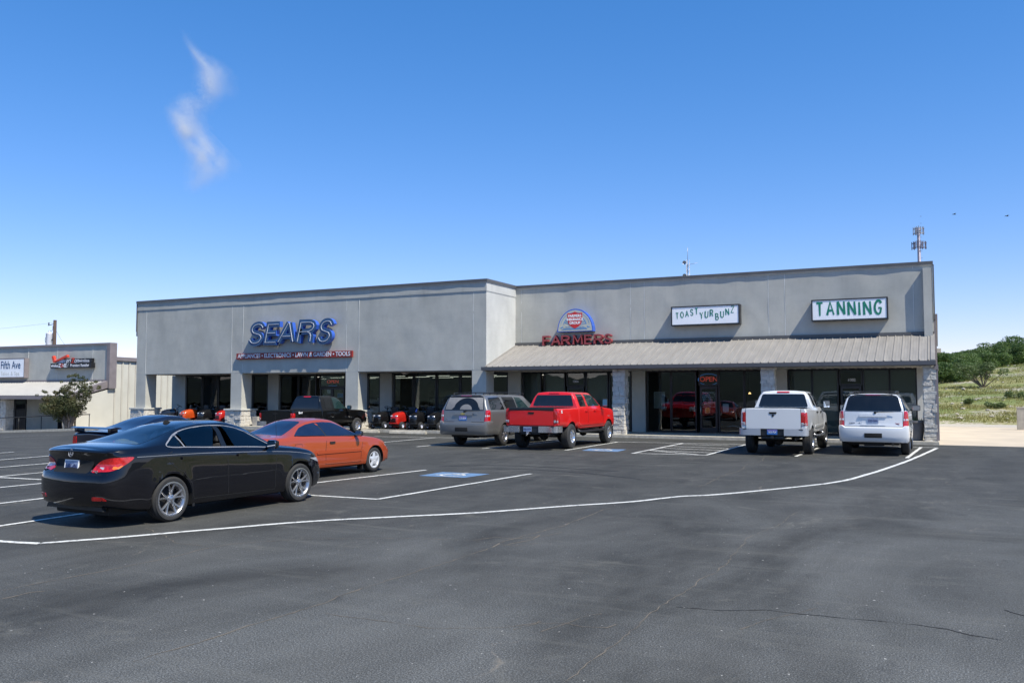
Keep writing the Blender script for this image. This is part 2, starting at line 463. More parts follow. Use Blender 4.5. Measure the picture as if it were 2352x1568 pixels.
        nb = len(pts)
        us = [p.x for p in pts]; vs = [p.y for p in pts]
        def inside(x, y):
            c = False
            for i in range(nb):
                p, q = pts[i], pts[(i + 1) % nb]
                if (p.y > y) != (q.y > y) and x < (q.x - p.x) * (y - p.y) / (q.y - p.y) + p.x: c = not c
            return c
        gp = []
        x = min(us) + grid / 2
        while x < max(us):
            y = min(vs) + grid / 2
            while y < max(vs):
                if inside(x, y) and min((pp - Vector((x, y))).length for pp in pts) > grid * .35: gp.append(Vector((x, y)))
                y += grid
            x += grid
        vv, _, ff, *_r = delaunay_2d_cdt(pts + gp, [], [list(range(nb))], 1, 1e-6)
        bm = NB(); V = []
        for v in vv:
            o = e * v.x + z * v.y - d * 6; h = s.hit(o, d)
            if h is None:
                h = s.hit(o + Vector((0, 0, 0)) , (d + Vector((0, 0, -0.0001))).normalized())
            if h is None: V.append(None); continue
            V.append(bm.verts.new(h[0] - d * off))
        for f in ff:
            q = [V[i] for i in f]
            if None in q: continue
            fc = bm.faces.new(q); fc.normal_update()
            if fc.normal.dot(d) > 0: fc.normal_flip()
        be = [ed for ed in bm.edges if len(ed.link_faces) == 1]
        r = bmesh.ops.extrude_edge_only(bm, edges=be)
        for v in [g for g in r['geom'] if isinstance(g, bmesh.types.BMVert)]: v.co += d * (thick + off)
        for f in bm.faces: f.smooth = True
        for ed in bm.edges:
            if len(ed.link_faces) == 2 and ed.calc_face_angle(0) > R(45): ed.smooth = False
        par = parent or s.root
        if mirror:
            m2 = bm.copy()
            for v in m2.verts: v.co.y *= -1
            bmesh.ops.reverse_faces(m2, faces=m2.faces[:])
            obj(name, m2, mat, par)
        return obj(name, bm, mat, par)
    def D(s, az, pts):
        """(x, y, z) points of the right side as seen from azimuth az"""
        a = R(az); return [(x * math.sin(a) - y * math.cos(a), z) for x, y, z in pts]
    def side(s, name, outline, mat, **k):
        k.setdefault('mirror', True)
        if name == 'window': k.setdefault('grid', .035); k['off'] = max(k.get('off', 0), .006)
        return s.patch(name, outline, mat, az=90, **k)
    def rear(s, name, outline, mat, **k): return s.patch(name, outline, mat, az=0, **k)
    def seam(s, pts, az=90, w=0.009, mat=None, parent=None, mirror=True, name='panel_gap', off=0.0025):
        return s.patch(name, stroke_outline(pts, w), mat or MATS['gap'], az=az, off=off, thick=0.004, grid=0.09, parent=parent, mirror=mirror and az == 90)
    def prt(s, name, bm, mat, parent=None, smooth=40, **k): return obj(name, bm, mat, parent or s.root, smooth=smooth, **k)
    # --- wheels
    def wheels(s, xf, track, r, w, rim_r, kind, rim_mat, bolt=None):
        s.wr = r
        for x in (0, xf):
            for sd in (-1, 1):
                root = empty('wheel', (x, sd * (track / 2), r), 0 if sd < 0 else math.pi, parent=s.root)
                bm = NB(); h = w / 2; sw = r - rim_r
                prof = [(rim_r - .012, h * .80), (rim_r + .004, h * .93), (rim_r + sw * .30, h), (rim_r + sw * .62, h * .98), (r - .030, h * .88), (r - .010, h * .78), (r - .002, h * .60), (r - .002, h * .52), (r - .012, h * .50), (r - .012, h * .44), (r, h * .42),
                        (r, h * .06), (r - .012, h * .04)]
                prof = prof + [(a, -b) for a, b in prof[::-1]]
                lathe(bm, [(a, -b) for a, b in prof], 48, 'y')
                obj('tyre', bm, MATS['tyre'], root, smooth=60)
                bm = NB()
                lathe(bm, [(rim_r - .012, -h * .84), (rim_r + .006, -h * .90), (rim_r + .006, -h * .96), (rim_r - .014, -h * .97), (rim_r - .030, -h * .86), (rim_r - .05, -h * .35), (rim_r - .06, h * .5), (rim_r - .07, h * .55)], 40, 'y')
                yh, yr = -h * .70, -h * .86
                if kind == 'split':
                    for k in range(5):
                        for dd in (-.24, .24):
                            a = 2 * math.pi * k / 5 + R(18); _spoke(bm, a + dd * .35, a + dd * 1.05, .045, rim_r - .022, .034, .026, yh, yr)
                elif kind == 'star':
                    for k in range(5):
                        a = 2 * math.pi * k / 5 + R(90); _spoke(bm, a, a, .02, rim_r - .02, .155, .055, yr - .01, yr)
                elif kind == 'five':
                    for k in range(5):
                        a = 2 * math.pi * k / 5 + R(12); _spoke(bm, a, a, .03, rim_r - .02, .062, .085, yh, yr, 0.03)
                elif kind == 'eight':
                    lathe(bm, [(rim_r - .06, yr + .02), (rim_r - .085, yr + .05), (rim_r * .66, yh + .01)], 40, 'y')
                    for k in range(8):
                        a = 2 * math.pi * k / 8; _spoke(bm, a, a, rim_r * .40, rim_r * .70, .075, .055, yh - .005, yh + .005)
                lathe(bm, [(.001, yh - .022), (.034, yh - .02), (.05, yh - .008), (rim_r * (.44 if kind == 'eight' else .27), yh - .002), (rim_r * (.46 if kind == 'eight' else .28), yh + .03)], 24, 'y')
                obj('rim', bm, rim_mat, root, smooth=40)
                bm = NB()   # brake drum, shadowed well behind the spokes
                lathe(bm, [(.001, h * .05), (rim_r * .72, h * .05), (rim_r * .74, h * .12), (rim_r * .74, h * .5)], 28, 'y')
                obj('brake_disc', bm, MATS['brake'], root)
                bm = NB()
                nb = 8 if kind == 'eight' else 5
                for k in range(nb):
                    a = 2 * math.pi * k / nb + .3; c = (rim_r * (.32 if kind == 'eight' else .19) * math.cos(a), yh - .012, rim_r * (.32 if kind == 'eight' else .19) * math.sin(a))
                    lathe(bm, [(.001, -.012), (.011, -.01), (.012, .012)], 6, 'y', c)
                obj('wheel_nuts', bm, MATS['steel'], root, smooth=40, kind=None)
    def plate(s, x, y, z, text, style='blue', tilt=0.0, frame=None, w=0.305, h=0.155):
        bm = NB(); box(bm, -.006, .006, -w / 2, w / 2, -h / 2, h / 2)
        p = obj('license_plate', bm, MATS['plate_' + style], s.root, loc=(x, y, z)); p.rotation_euler = (0, tilt, 0)
        me = text_mesh(text, 0.088, 0.001, 0.0012, sx=0.78)
        me.transform(Matrix.Translation((0, -.0085, -.006)))
        me.transform(Matrix.Rotation(R(-90), 4, 'Z')); obj('lettering', me, MATS['plate_text' if style != 'vivid' else 'white_gloss'], p)
        if style == 'vivid':
            bm = NB(); box(bm, -.0072, -.0055, -w / 2 + .005, w / 2 - .005, h * .18, h / 2 - .004); obj('plate_banner', bm, MATS['plate_red'], p)
        if frame:
            bm = NB()
            for (a, b, c, d) in ((-w / 2 - .008, w / 2 + .008, -h / 2 - .012, -h / 2 + .014), (-w / 2 - .008, w / 2 + .008, h / 2 - .006, h / 2 + .008), (-w / 2 - .008, -w / 2 + .006, -h / 2 + .014, h / 2 - .006), (w / 2 - .006, w / 2 + .008, -h / 2 + .014, h / 2 - .006)):
                box(bm, -.010, .007, a, b, c, d)
            fr = obj('plate_frame', bm, MATS['white_gloss'], p)
            me = text_mesh(frame, 0.026, 0.0008, 0.0008); me.transform(Matrix.Translation((0, -.0115, -h / 2 + .001))); me.transform(Matrix.Rotation(R(-90), 4, 'Z')); obj('frame_lettering', me, MATS['gap'], p)
        return p
    def text(s, txt, x, y, z, size, mat, az=0, sx=1.0, shear=0.0, bold=0.001, name='badge', d=0.004, parent=None):
        """badge lettering on the rear (az 0) or right side (az 90)"""
        me = text_mesh(txt, size, 0.003, bold, shear, sx)
        me.transform(Matrix.Rotation(R(-90 if az == 0 else 0), 4, 'Z'))
        dd = Vector((1, 0, 0)) if az == 0 else Vector((0, 1, 0))
        q = Vector((-9, y, z)) if az == 0 else Vector((x, -9, z)); h = s.hit(q, dd)
        if h: me.transform(Matrix.Translation(h[0] - dd * d))
        return obj(name, me, mat, parent or s.root)
    def mirrors(s, x, y, z, mat, w=0.2, h=0.15, arm=0.10, d=0.09, glass=True):
        for sd in (-1, 1):
            bm = NB(); box(bm, -d / 2, d / 2, -w / 2, w / 2, -h / 2, h / 2, bev=min(d, h) * .35)
            for v in bm.verts:
                if v.co.x > 0: v.co.y *= .82; v.co.z *= .82
            m = obj('side_mirror', bm, mat, s.root, smooth=50, loc=(x, sd * (y + arm + w / 2), z))
            if glass:
                bm = NB(); prism(bm, fillet([(-w * .44, -h * .4), (w * .44, -h * .4), (w * .44, h * .4), (-w * .44, h * .4)], .03), -d / 2 - .006, -d / 2 + .004, plane='yz')
                obj('mirror_glass', bm, MATS['mirror'], m)
            bm = NB(); tube(bm, [(0, -sd * w * .45, -h * .3), (0.02, -sd * (w / 2 + arm + .04), -h * .42)], [.022, .03], 8); obj('mirror_arm', bm, MATS['trim'], m, smooth=60)

def _spoke(bm, a0, a1, r0, r1, w0, w1, y0, y1, t=0.022):
    """one wheel spoke from the hub (a0, r0) to the rim (a1, r1)"""
    N = 4; prev = None
    for i in range(N + 1):
        f = i / N; r = r0 + (r1 - r0) * f; a = a0 + (a1 - a0) * f; w = w0 + (w1 - w0) * f; y = y0 + (y1 - y0) * f * f
        c = Vector((r * math.cos(a), y, r * math.sin(a))); tg = Vector((-math.sin(a), 0, math.cos(a)))
        q = [bm.verts.new(c + tg * w / 2 + Vector((0, .004, 0))), bm.verts.new(c + tg * w * .3 + Vector((0, -.006, 0))), bm.verts.new(c - tg * w * .3 + Vector((0, -.006, 0))), bm.verts.new(c - tg * w / 2 + Vector((0, .004, 0))), bm.verts.new(c - tg * w / 2 + Vector((0, t, 0))), bm.verts.new(c + tg * w / 2 + Vector((0, t, 0)))]
        if prev:
            for k in range(6): bm.faces.new((prev[k], q[k], q[(k + 1) % 6], prev[(k + 1) % 6]))
        else: bm.faces.new(q)
        prev = q
    bm.faces.new(prev[::-1])

def vehicle_materials():
    pbr('arch_black', (.010, .010, .010), .9, var=.3)
    pbr('gap', (.006, .006, .006), .8)
    pbr('trim', (.015, .015, .016), .45, bump=.1)
    pbr('tyre', (.028, .027, .026), .82, var=.25, vscale=8, bump=.5, bscale=90)
    pbr('brake', (.03, .03, .032), .6, metal=.5)
    pbr('steel', (.5, .5, .5), .3, metal=.9)
    pbr('trim_bright', (.30, .30, .31), .4, metal=.35)
    pbr('chrome', (.66, .66, .67), .16, metal=.85, rvar=.04, var=.05)
    pbr('alloy', (.42, .42, .43), .28, metal=.9, var=.1)
    pbr('alloy_dark', (.27, .26, .26), .30, metal=.9, var=.15)
    pbr('alloy_white', (.62, .62, .62), .35, metal=.35, var=.08)
    pbr('mirror', (.8, .82, .85), .02, metal=1.0, rvar=.01, var=.02)
    pbr('plate_pale', (.24, .30, .44), .4, vscale=25, var=.25)
    pbr('plate_blue', (.05, .17, .52), .4, vscale=25, var=.5)
    pbr('plate_vivid', (.03, .14, .42), .4, vscale=25, var=.3)
    pbr('plate_red', (.20, .16, .42), .4)
    pbr('plate_text', (.03, .04, .13), .5)
    pbr('white_gloss', (.78, .78, .78), .3)
    m, nt, p, L = _new('red_lens'); v = tex_coord(nt)
    f = n_ramp(nt, n_noise(nt, v, 22, 2), [(.3, 0), (.7, 1)])
    L(n_mix(nt, f, (.30, .004, .005), (.62, .014, .012)), p.inputs['Base Color']); p.inputs['Roughness'].default_value = .12; p.inputs['Coat Weight'].default_value = 1
    MATS['red_lens'] = m
    pbr('red_dark', (.16, .004, .006), .15, coat=1.0, var=.35, vscale=20)
    pbr('amber', (.75, .16, .01), .15, coat=1.0)
    pbr('clear_lens', (.62, .62, .64), .12, metal=.4, coat=1.0, var=.3, vscale=30)
    pbr('exhaust', (.20, .19, .18), .35, metal=.9)
    pbr('under', (.018, .016, .014), .85, var=.4)
    pbr('gold', (.65, .45, .12), .25, metal=.9)
    MATS['tint'] = glass_dark('tint'); MATS['tint_green'] = glass_dark('tint_green', (.010, .028, .028), .02)
    MATS['tint_dusty'] = glass_dark('tint_dusty', (.05, .052, .054), .12, dust=.10)
    pbr('dust_glass', (.20, .195, .19), .45, var=.12, vscale=6)
    MATS['car_glass'] = pane_glass('car_glass', (.30, .36, .35)); pbr('seat_cloth', (.045, .045, .047), .8); pbr('hat_felt', (.62, .56, .36), .9)
    pbr('bedliner', (.02, .02, .02), .8, bump=.4, bscale=70)

def rrect(x0, x1, z0, z1, r=.04): return fillet([(x0, z0), (x1, z0), (x1, z1), (x0, z1)], r)

# ---------------------------------------------------------------- vehicles
def black_sedan():
    c = Car('black_sedan', 'glossy black four-door sedan, nearest car, cream hat behind its rear window', 'car', (-11.32, 9.63, 0), R(87), (1.01, 1.0, 1.045))
    P = paint('black_paint', (.003, .003, .005), metal=.0, rough=.25, dirt=.008, flake=.05, spec=.1)
    c.wheels(2.73, 1.56, .328, .24, .245, 'split', MATS['alloy'])
    c.loft('body', P, -1.045, 3.53,
        [(-1.045, 1.085), (-.98, 1.105), (-.8, 1.12), (-.45, 1.14), (-.2, 1.19), (.25, 1.315), (.55, 1.385), (.9, 1.42), (1.25, 1.42), (1.6, 1.36), (1.95, 1.20), (2.3, 1.01), (2.45, .985), (2.9, .93), (3.25, .84), (3.42, .75), (3.53, .60)],
        [(-1.045, 1.01), (-.8, 1.045), (-.35, 1.055), (.5, 1.02), (1.5, .955), (2.3, .915), (2.9, .86), (3.3, .74), (3.53, .53)],
        [(-1.045, .70), (-.99, .765), (-.9, .815), (-.7, .865), (-.3, .893), (.3, .898), (1.3, .892), (2.7, .893), (3.0, .87), (3.3, .80), (3.45, .70), (3.53, .56)],
        [(-1.045, .30), (-.7, .235), (-.4, .20), (.4, .19), (2.3, .18), (3.2, .20), (3.53, .24)],
        [(-1.045, .5), (-.3, .56), (.2, .565), (1.0, .575), (1.6, .565), (2.3, .62), (3.53, .4)],
        xr=[(.2, .14), (.34, .03), (.5, .0), (.71, .0), (.745, .03), (.77, .10), (.86, .125), (.98, .105), (1.05, .07), (1.09, .11), (1.15, .16)], xf=[(.2, .06), (.45, 0), (.62, .03), (.75, .1)],
        bulge=.085, fbulge=.2, cuts=(('rear', fillet([(-.42, -.60), (-.42, .60), (.40, .45), (.40, -.45)], .06)), ('side', [(-.04, 1.097), (.06, 1.16), (.22, 1.225), (.45, 1.29), (.70, 1.325), (.98, 1.334), (1.25, 1.32), (1.50, 1.265), (1.78, 1.14), (2.06, .995), (2.06, .975), (1.5, 1.008), (.8, 1.038), (.30, 1.066), (.07, 1.074)])), arches=(0, 2.73), arch_r=.368, arch_in=.52, flare=.014, step=.045, sides=.5)
    # windows: teardrop side glass with bright moulding
    out = [(-.08, 1.095), (.04, 1.165), (.20, 1.235), (.43, 1.302), (.70, 1.340), (.98, 1.35), (1.25, 1.335), (1.50, 1.28), (1.78, 1.155), (2.08, .995), (2.10, .965), (1.5, 1.0), (.8, 1.03), (.30, 1.058), (.06, 1.066)]
    so = smooth_closed(out, 3)
    hf = len(so) // 2
    for q in (so[:hf + 1], so[hf:] + [so[0]]): c.side('window_trim', stroke_outline(q, .012), MATS['trim_bright'], off=.007, thick=.012, grid=.5)
    L = lambda a, b: [p for p in so if a <= p[0] <= b]
    c.side('window', [p for p in so if p[0] <= .235] , MATS['car_glass'], off=.003)
    up = [p for p in so if .27 <= p[0] <= 1.0]; c.side('window', up, MATS['car_glass'], off=.003)
    fr = [p for p in so if p[0] >= 1.08]; c.side('window', fr, MATS['car_glass'], off=.003)
    # what shows through the glass: seat backs, head rests, hat on the shelf
    for x, y, h, nm in ((.42, -.38, .20, 'rear_headrest'), (.42, .38, .20, 'rear_headrest'), (1.22, -.36, .24, 'front_headrest'), (1.22, .36, .24, 'front_headrest')):
        bm = NB(); box(bm, x - .06, x + .06, y - .14, y + .14, 1.0 + h * .35, 1.02 + h, bev=.04); box(bm, x - .05, x + .05, y - .24, y + .24, .90, 1.0 + h * .25, bev=.04); c.prt(nm, bm, MATS['seat_cloth'])
    c.side('door_pillar', [(.985, 1.02), (1.095, 1.015), (1.075, 1.335), (.995, 1.338)], MATS['tint'], off=.006)
    c.side('door_pillar', [(.245, 1.058), (.268, 1.058), (.225, 1.235), (.205, 1.228)], MATS['trim_bright'], off=.0045)
    c.patch('rear_window', fillet([(-.46, -.64), (-.46, .64), (.40, .47), (.40, -.47)], .07), MATS['car_glass'], vertical=True, off=.003, grid=.08)
    c.patch('windshield', fillet([(2.33, -.66), (2.33, .66), (1.56, .50), (1.56, -.50)], .07), MATS['tint_green'], vertical=True, off=.003, grid=.08)
    c.seam([(.10, 1.06), (-.12, .95), (.02, .80), (.20, .70), (.36, .52), (.40, .30)], w=.008)
    c.seam([(1.06, 1.01), (1.09, .6), (1.10, .30)], w=.008); c.seam([(2.10, .95), (2.16, .8), (2.13, .55), (2.14, .30)], w=.008)
    c.seam([(.40, .295), (2.14, .275)], w=.008)
    c.side('door_handle', rrect(.16, .42, .885, .925, .018), P, off=.028, thick=.02); c.side('door_handle', rrect(1.28, 1.54, .865, .905, .018), P, off=.028, thick=.02)
    c.side('pinstripe', stroke_outline(smooth_open([(-.60, .965), (.5, .955), (1.6, .915), (2.5, .865), (3.05, .79)], 3), .007), MATS['trim_bright'], off=.003, thick=.004, grid=.09)
    # rear
    c.patch('tail_light', smooth_closed(c.D(38, [(-1.0, -.43, .775), (-1.0, -.60, .78), (-.93, -.78, .795), (-.76, -.85, .88), (-.66, -.87, .965), (-.82, -.83, .97), (-.98, -.70, .955), (-.98, -.52, .89)]), 3), MATS['red_lens'], az=38, off=.010, thick=.02, mirror=True, grid=.05)
    c.patch('reverse_light', rrect(-.17, -.09, .81, .84, .01), MATS['clear_lens'], az=38, off=.014, mirror=True)
    c.patch('turn_signal', fillet([(.03, .81), (.12, .82), (.17, .86), (.03, .85)], .02), MATS['amber'], az=38, off=.0125, mirror=True)
    c.rear('plate_recess', fillet([(-.40, .755), (.40, .755), (.43, .925), (-.43, .925)], .03), MATS['gap'], off=.002)
    c.plate(-1.02, .02, .84, 'LNK-496', 'pale', tilt=.12, frame='NEWELL')
    c.text('IS 250', 0, -.50, .775, .062, MATS['steel'], shear=.2); c.text('NEWELL', 0, .60, .80, .035, MATS['brake']); c.text('MOTORS', 0, .60, .765, .035, MATS['brake'])
    # round emblem on the lid
    bm = NB(); lathe(bm, [(.048, .006), (.055, 0), (.048, -.006), (.043, 0)], 28, 'x', close=True)
    prism(bm, stroke_outline([(-.012, .036), (.012, -.016), (-.036, -.022)], .013), -.006, .006, plane='yz')
    h = c.hit(Vector((-9, 0, 1.02)), Vector((1, 0, 0))); e = obj('emblem', bm, MATS['trim_bright'], c.root, smooth=50, loc=(h[0].x - .006, 0, 1.02)); e.rotation_euler = (0, .15, 0)
    c.rear('bumper_shelf', fillet([(-.74, .735), (.74, .735), (.74, .75), (-.74, .75)], .005), MATS['gap'], off=.001)
    c.patch('rear_reflector', fillet(c.D(30, [(-1.03, -.50, .39), (-.97, -.74, .39), (-1.0, -.68, .44), (-1.03, -.51, .445)]), .02), MATS['red_lens'], az=30, off=.008, mirror=True)
    bm = NB()
    for sd in (-1, 1): bm = NB(); tube(bm, [(-.93, sd * .52, .27), (-.6, sd * .50, .26)], .042, 14); c.prt('exhaust', bm, MATS['exhaust'])
    bm = NB(); prism(bm, [(-.66, -.01), (.66, -.01), (.62, .05), (-.62, .05)], -.98, -.93, plane='yz'); c.prt('rear_diffuser', bm, MATS['trim'], loc=(0, 0, .25))
    bm = NB(); box(bm, -.85, 3.2, -.62, .62, .16, .34, bev=.03); c.prt('underbody', bm, MATS['under'])
    bm = NB(); prism(bm, smooth_open([(0, 0), (.03, .055), (.07, .06), (.13, .03), (.19, 0)], 3), -.012, .012)
    for v in bm.verts: v.co.y *= 1.0 - max(0, v.co.z) * 6
    c.prt('roof_antenna', bm, MATS['gap'], loc=(.52, 0, 1.375))
    hat = empty('hat', c.root.matrix_basis @ Vector((-.18, .05, 1.065)), .4, label='cream wide-brimmed hat lying behind the rear window of the black sedan', cat='hat')
    bm = NB(); rings = lathe(bm, [(.001, .115), (.05, .12), (.085, .10), (.095, .05), (.10, .012), (.14, .004), (.19, .018), (.195, .026), (.14, .012), (.001, .01)], 28, 'z')
    for v in bm.verts:
        if math.hypot(v.co.x, v.co.y) > .11: v.co.z += .05 * (abs(v.co.y) / .19)**2
        if v.co.z > .09: v.co.z -= .03 * math.exp(-(v.co.y / .03)**2)
        v.co.x *= 1.25
    obj('felt', bm, MATS['hat_felt'], hat, smooth=60); bm = NB(); lathe(bm, [(.099, .012), (.101, .014), (.098, .035), (.096, .035)], 28, 'z')
    for v in bm.verts: v.co.x *= 1.25
    obj('hat_band', bm, MATS['trim'], hat)
    c.mirrors(1.98, .84, 1.02, P, .21, .145, .04, .11)
    c.patch('headlight', fillet(c.D(140, [(3.42, -.50, .60), (3.2, -.80, .66), (3.0, -.86, .73), (3.3, -.6, .72)]), .03), MATS['clear_lens'], az=140, off=.006, mirror=True)
    bm = NB()   # mud guard and sill
    box(bm, .40, .44, -.87, -.70, .18, .30); box(bm, .40, .44, .70, .87, .18, .30); c.prt('mud_flap', bm, MATS['trim'])
    return c

def orange_coupe():
    c = Car('orange_coupe', 'metallic orange two-door coupe with dark blue tinted windows and star wheels', 'car', (-13.46, 15.25, 0), R(85.5), (.95, .98, 1.01))
    P = paint('orange_paint', (.40, .056, .009), metal=.25, rough=.3, dirt=.05, dirtcol=(.25, .10, .05))
    c.wheels(2.645, 1.47, .305, .195, .195, 'star', MATS['alloy_white'])
    c.loft('body', P, -1.02, 3.50,
        [(-1.02, .93), (-.97, .965), (-.6, .985), (-.42, 1.0), (-.1, 1.09), (.3, 1.24), (.6, 1.315), (.95, 1.34), (1.25, 1.325), (1.55, 1.245), (1.9, 1.08), (2.18, .945), (2.35, .92), (2.9, .84), (3.2, .74), (3.4, .63), (3.50, .52)],
        [(-1.02, .87), (-.6, .91), (0, .92), (1.0, .89), (2.0, .86), (2.7, .80), (3.1, .70), (3.5, .48)],
        [(-1.02, .66), (-.97, .73), (-.86, .79), (-.6, .835), (-.2, .855), (.6, .862), (2.0, .86), (2.8, .85), (3.1, .81), (3.35, .72), (3.50, .56)],
        [(-1.02, .30), (-.7, .24), (0, .22), (2.8, .20), (3.5, .24)],
        [(-1.02, .5), (-.2, .55), (1.0, .565), (1.6, .56), (2.2, .6), (3.5, .4)],
        xr=[(.2, .12), (.4, .02), (.58, 0), (.62, .03), (.66, .07), (.85, .055), (.95, .04), (1.0, .08)], xf=[(.2, .10), (.4, .02), (.52, .0), (.6, .10), (.75, .25)],
        bulge=.09, fbulge=.22, arches=(0, 2.645), arch_r=.352, arch_in=.5, flare=.012, step=.045, sides=.5)
    q = [(-.16, .985), (.02, 1.07), (.20, 1.15), (.42, 1.213), (.64, 1.245), (.76, 1.10), (.84, .955)]
    c.side('window', fillet(q, .02), MATS['tint_blue'], off=.016, thick=.02)
    c.side('window', fillet([(.90, .952), (.80, 1.12), (.71, 1.248), (.98, 1.255), (1.28, 1.232), (1.50, 1.165), (1.80, 1.04), (2.05, .935), (2.02, .915), (1.5, .93)], .02), MATS['tint_blue'], off=.004)
    c.side('door_pillar', [(.84, .955), (.90, .952), (.80, 1.12), (.71, 1.248), (.65, 1.246), (.76, 1.10)], MATS['trim'], off=.004)
    c.side('window_seal', stroke_outline([(-.16, .982), (.84, .95), (2.02, .912)], .02), MATS['trim'], off=.006, grid=.5)
    c.patch('rear_window', fillet([(-.40, -.58), (-.40, .58), (.44, .38), (.44, -.38)], .08), MATS['tint_blue'], vertical=True, off=.003, grid=.08)
    c.patch('windshield', fillet([(2.20, -.62), (2.20, .62), (1.48, .5), (1.48, -.5)], .06), MATS['tint'], vertical=True, off=.003, grid=.08)
    c.seam([(.86, .95), (.80, .6), (.82, .30)], w=.010); c.seam([(2.05, .91), (2.16, .75), (2.10, .55), (2.08, .30)], w=.010); c.seam([(.82, .31), (2.08, .29)], w=.009)
    for q in ([(-.20, .80), (.02, .80)], [(.02, .795), (.02, .605)], [(.02, .60), (-.20, .60)], [(-.20, .605), (-.20, .795)]): c.seam(q, w=.008)
    c.side('side_moulding', fillet([(.50, .545), (2.09, .54), (2.09, .60), (.50, .61)], .02), P, off=.014, thick=.014)
    c.seam([(.50, .540), (2.09, .535)], w=.009)
    c.side('door_handle', rrect(.95, 1.13, .765, .812, .02), MATS['gap'], off=.018, thick=.02)
    c.patch('tail_light', smooth_closed(c.D(42, [(-.99, -.45, .69), (-.96, -.68, .67), (-.80, -.80, .68), (-.62, -.83, .74), (-.68, -.82, .81), (-.85, -.77, .85), (-.98, -.45, .84)]), 3), MATS['red_lens'], az=42, off=.012, thick=.02, mirror=True, grid=.05)
    c.rear('tail_panel', rrect(-.45, .45, .69, .84, .02), MATS['red_dark'], off=.004)
    c.plate(-1.08, 0, .55, '', 'blue')
    bm = NB(); tube(bm, [(-.44, -.50, .97), (-.50, -.51, 1.55)], [.004, .002], 6); lathe(bm, [(.001, .02), (.016, .01), (.018, -.01)], 10, 'z', (-.44, -.50, .965)); c.prt('antenna', bm, MATS['gap'])
    bm = NB(); box(bm, -.8, 3.2, -.60, .60, .17, .36, bev=.03); c.prt('underbody', bm, MATS['under'])
    bm = NB()
    for sd in (-1, 1): box(bm, 2.2, 2.24, sd * .72 - .08, sd * .72 + .08, .10, .32)
    c.prt('mud_flap', bm, MATS['gap'])
    c.mirrors(1.93, .82, .965, MATS['trim'], .20, .13, .02, .11)
    c.patch('headlight', fillet(c.D(140, [(3.40, -.50, .57), (3.2, -.76, .58), (3.05, -.80, .66), (3.3, -.5, .66)]), .03), MATS['clear_lens'], az=140, off=.006, mirror=True)
    return c

def spoiler_coupe():
    c = Car('dark_coupe', 'very dark blue sports coupe with rear spoiler, half hidden behind the black sedan', 'car', (-18.78, 15.85, 0), R(86), 1.0)
    P = paint('midnight_paint', (.007, .009, .022), metal=.2, rough=.3, dirt=.01, flake=.1, spec=.2)
    c.wheels(2.57, 1.52, .325, .24, .22, 'five', MATS['alloy'])
    c.loft('body', P, -1.15, 3.43,
        [(-1.15, .93), (-1.08, .97), (-.6, 1.0), (-.2, 1.09), (.2, 1.24), (.5, 1.32), (.8, 1.355), (1.1, 1.34), (1.45, 1.22), (1.9, 1.0), (2.1, .97), (2.8, .90), (3.2, .82), (3.43, .62)],
        [(-1.15, .87), (-.6, .92), (0, .94), (1.0, .90), (2.0, .88), (3.0, .8), (3.43, .55)],
        [(-1.15, .74), (-1.05, .82), (-.8, .89), (0, .93), (2.0, .91), (3.0, .88), (3.3, .78), (3.43, .65)],
        [(-1.15, .32), (-.7, .24), (2.8, .2), (3.43, .24)], [(-1.15, .55), (0, .56), (1.0, .57), (2.0, .6), (3.43, .4)],
        xr=[(.2, .1), (.4, .0), (.6, 0), (.66, .05), (.9, .04), (1.0, .06)], bulge=.04, fbulge=.12, arches=(0, 2.57), arch_r=.37, arch_in=.52, step=.06)
    c.patch('rear_window', fillet([(-.50, -.62), (-.50, .62), (.46, .47), (.46, -.47)], .06), MATS['tint_blue'], vertical=True, off=.003, grid=.09)
    c.side('window', fillet([(.60, .97), (.62, 1.26), (1.05, 1.28), (1.35, 1.2), (1.85, .97)], .03), MATS['tint'], off=.004)
    c.side('window', fillet([(-.05, 1.0), (.10, 1.08), (.5, 1.22), (.52, .98)], .03), MATS['tint'], off=.004)
    for k in range(3):
        y0 = .80 - k * .085; c.rear('tail_light', rrect(y0 - .07, y0, .66, .85, .01), MATS['red_lens'], off=.01); c.rear('tail_light', rrect(-y0, -y0 + .07, .66, .85, .01), MATS['red_lens'], off=.01)
    c.rear('plate_recess', rrect(-.2, .2, .5, .66, .02), MATS['gap'], off=.002); c.plate(-1.20, 0, .58, '', 'pale')
    bm = NB(); prism(bm, smooth_closed([(-1.15, .015), (-1.0, .045), (-.86, .03), (-.84, .01), (-1.0, -.005)], 4), -.80, .80)
    sp = c.prt('spoiler', bm, P, loc=(0, 0, 1.045))
    bm = NB(); box(bm, -1.08, -.88, -.72, -.60, -.09, .02, bev=.01); box(bm, -1.08, -.88, .60, .72, -.09, .02, bev=.01); c.prt('spoiler_foot', bm, P, sp)
    bm = NB(); box(bm, -.9, 3.1, -.62, .62, .18, .36, bev=.03); c.prt('underbody', bm, MATS['under'])
    return c

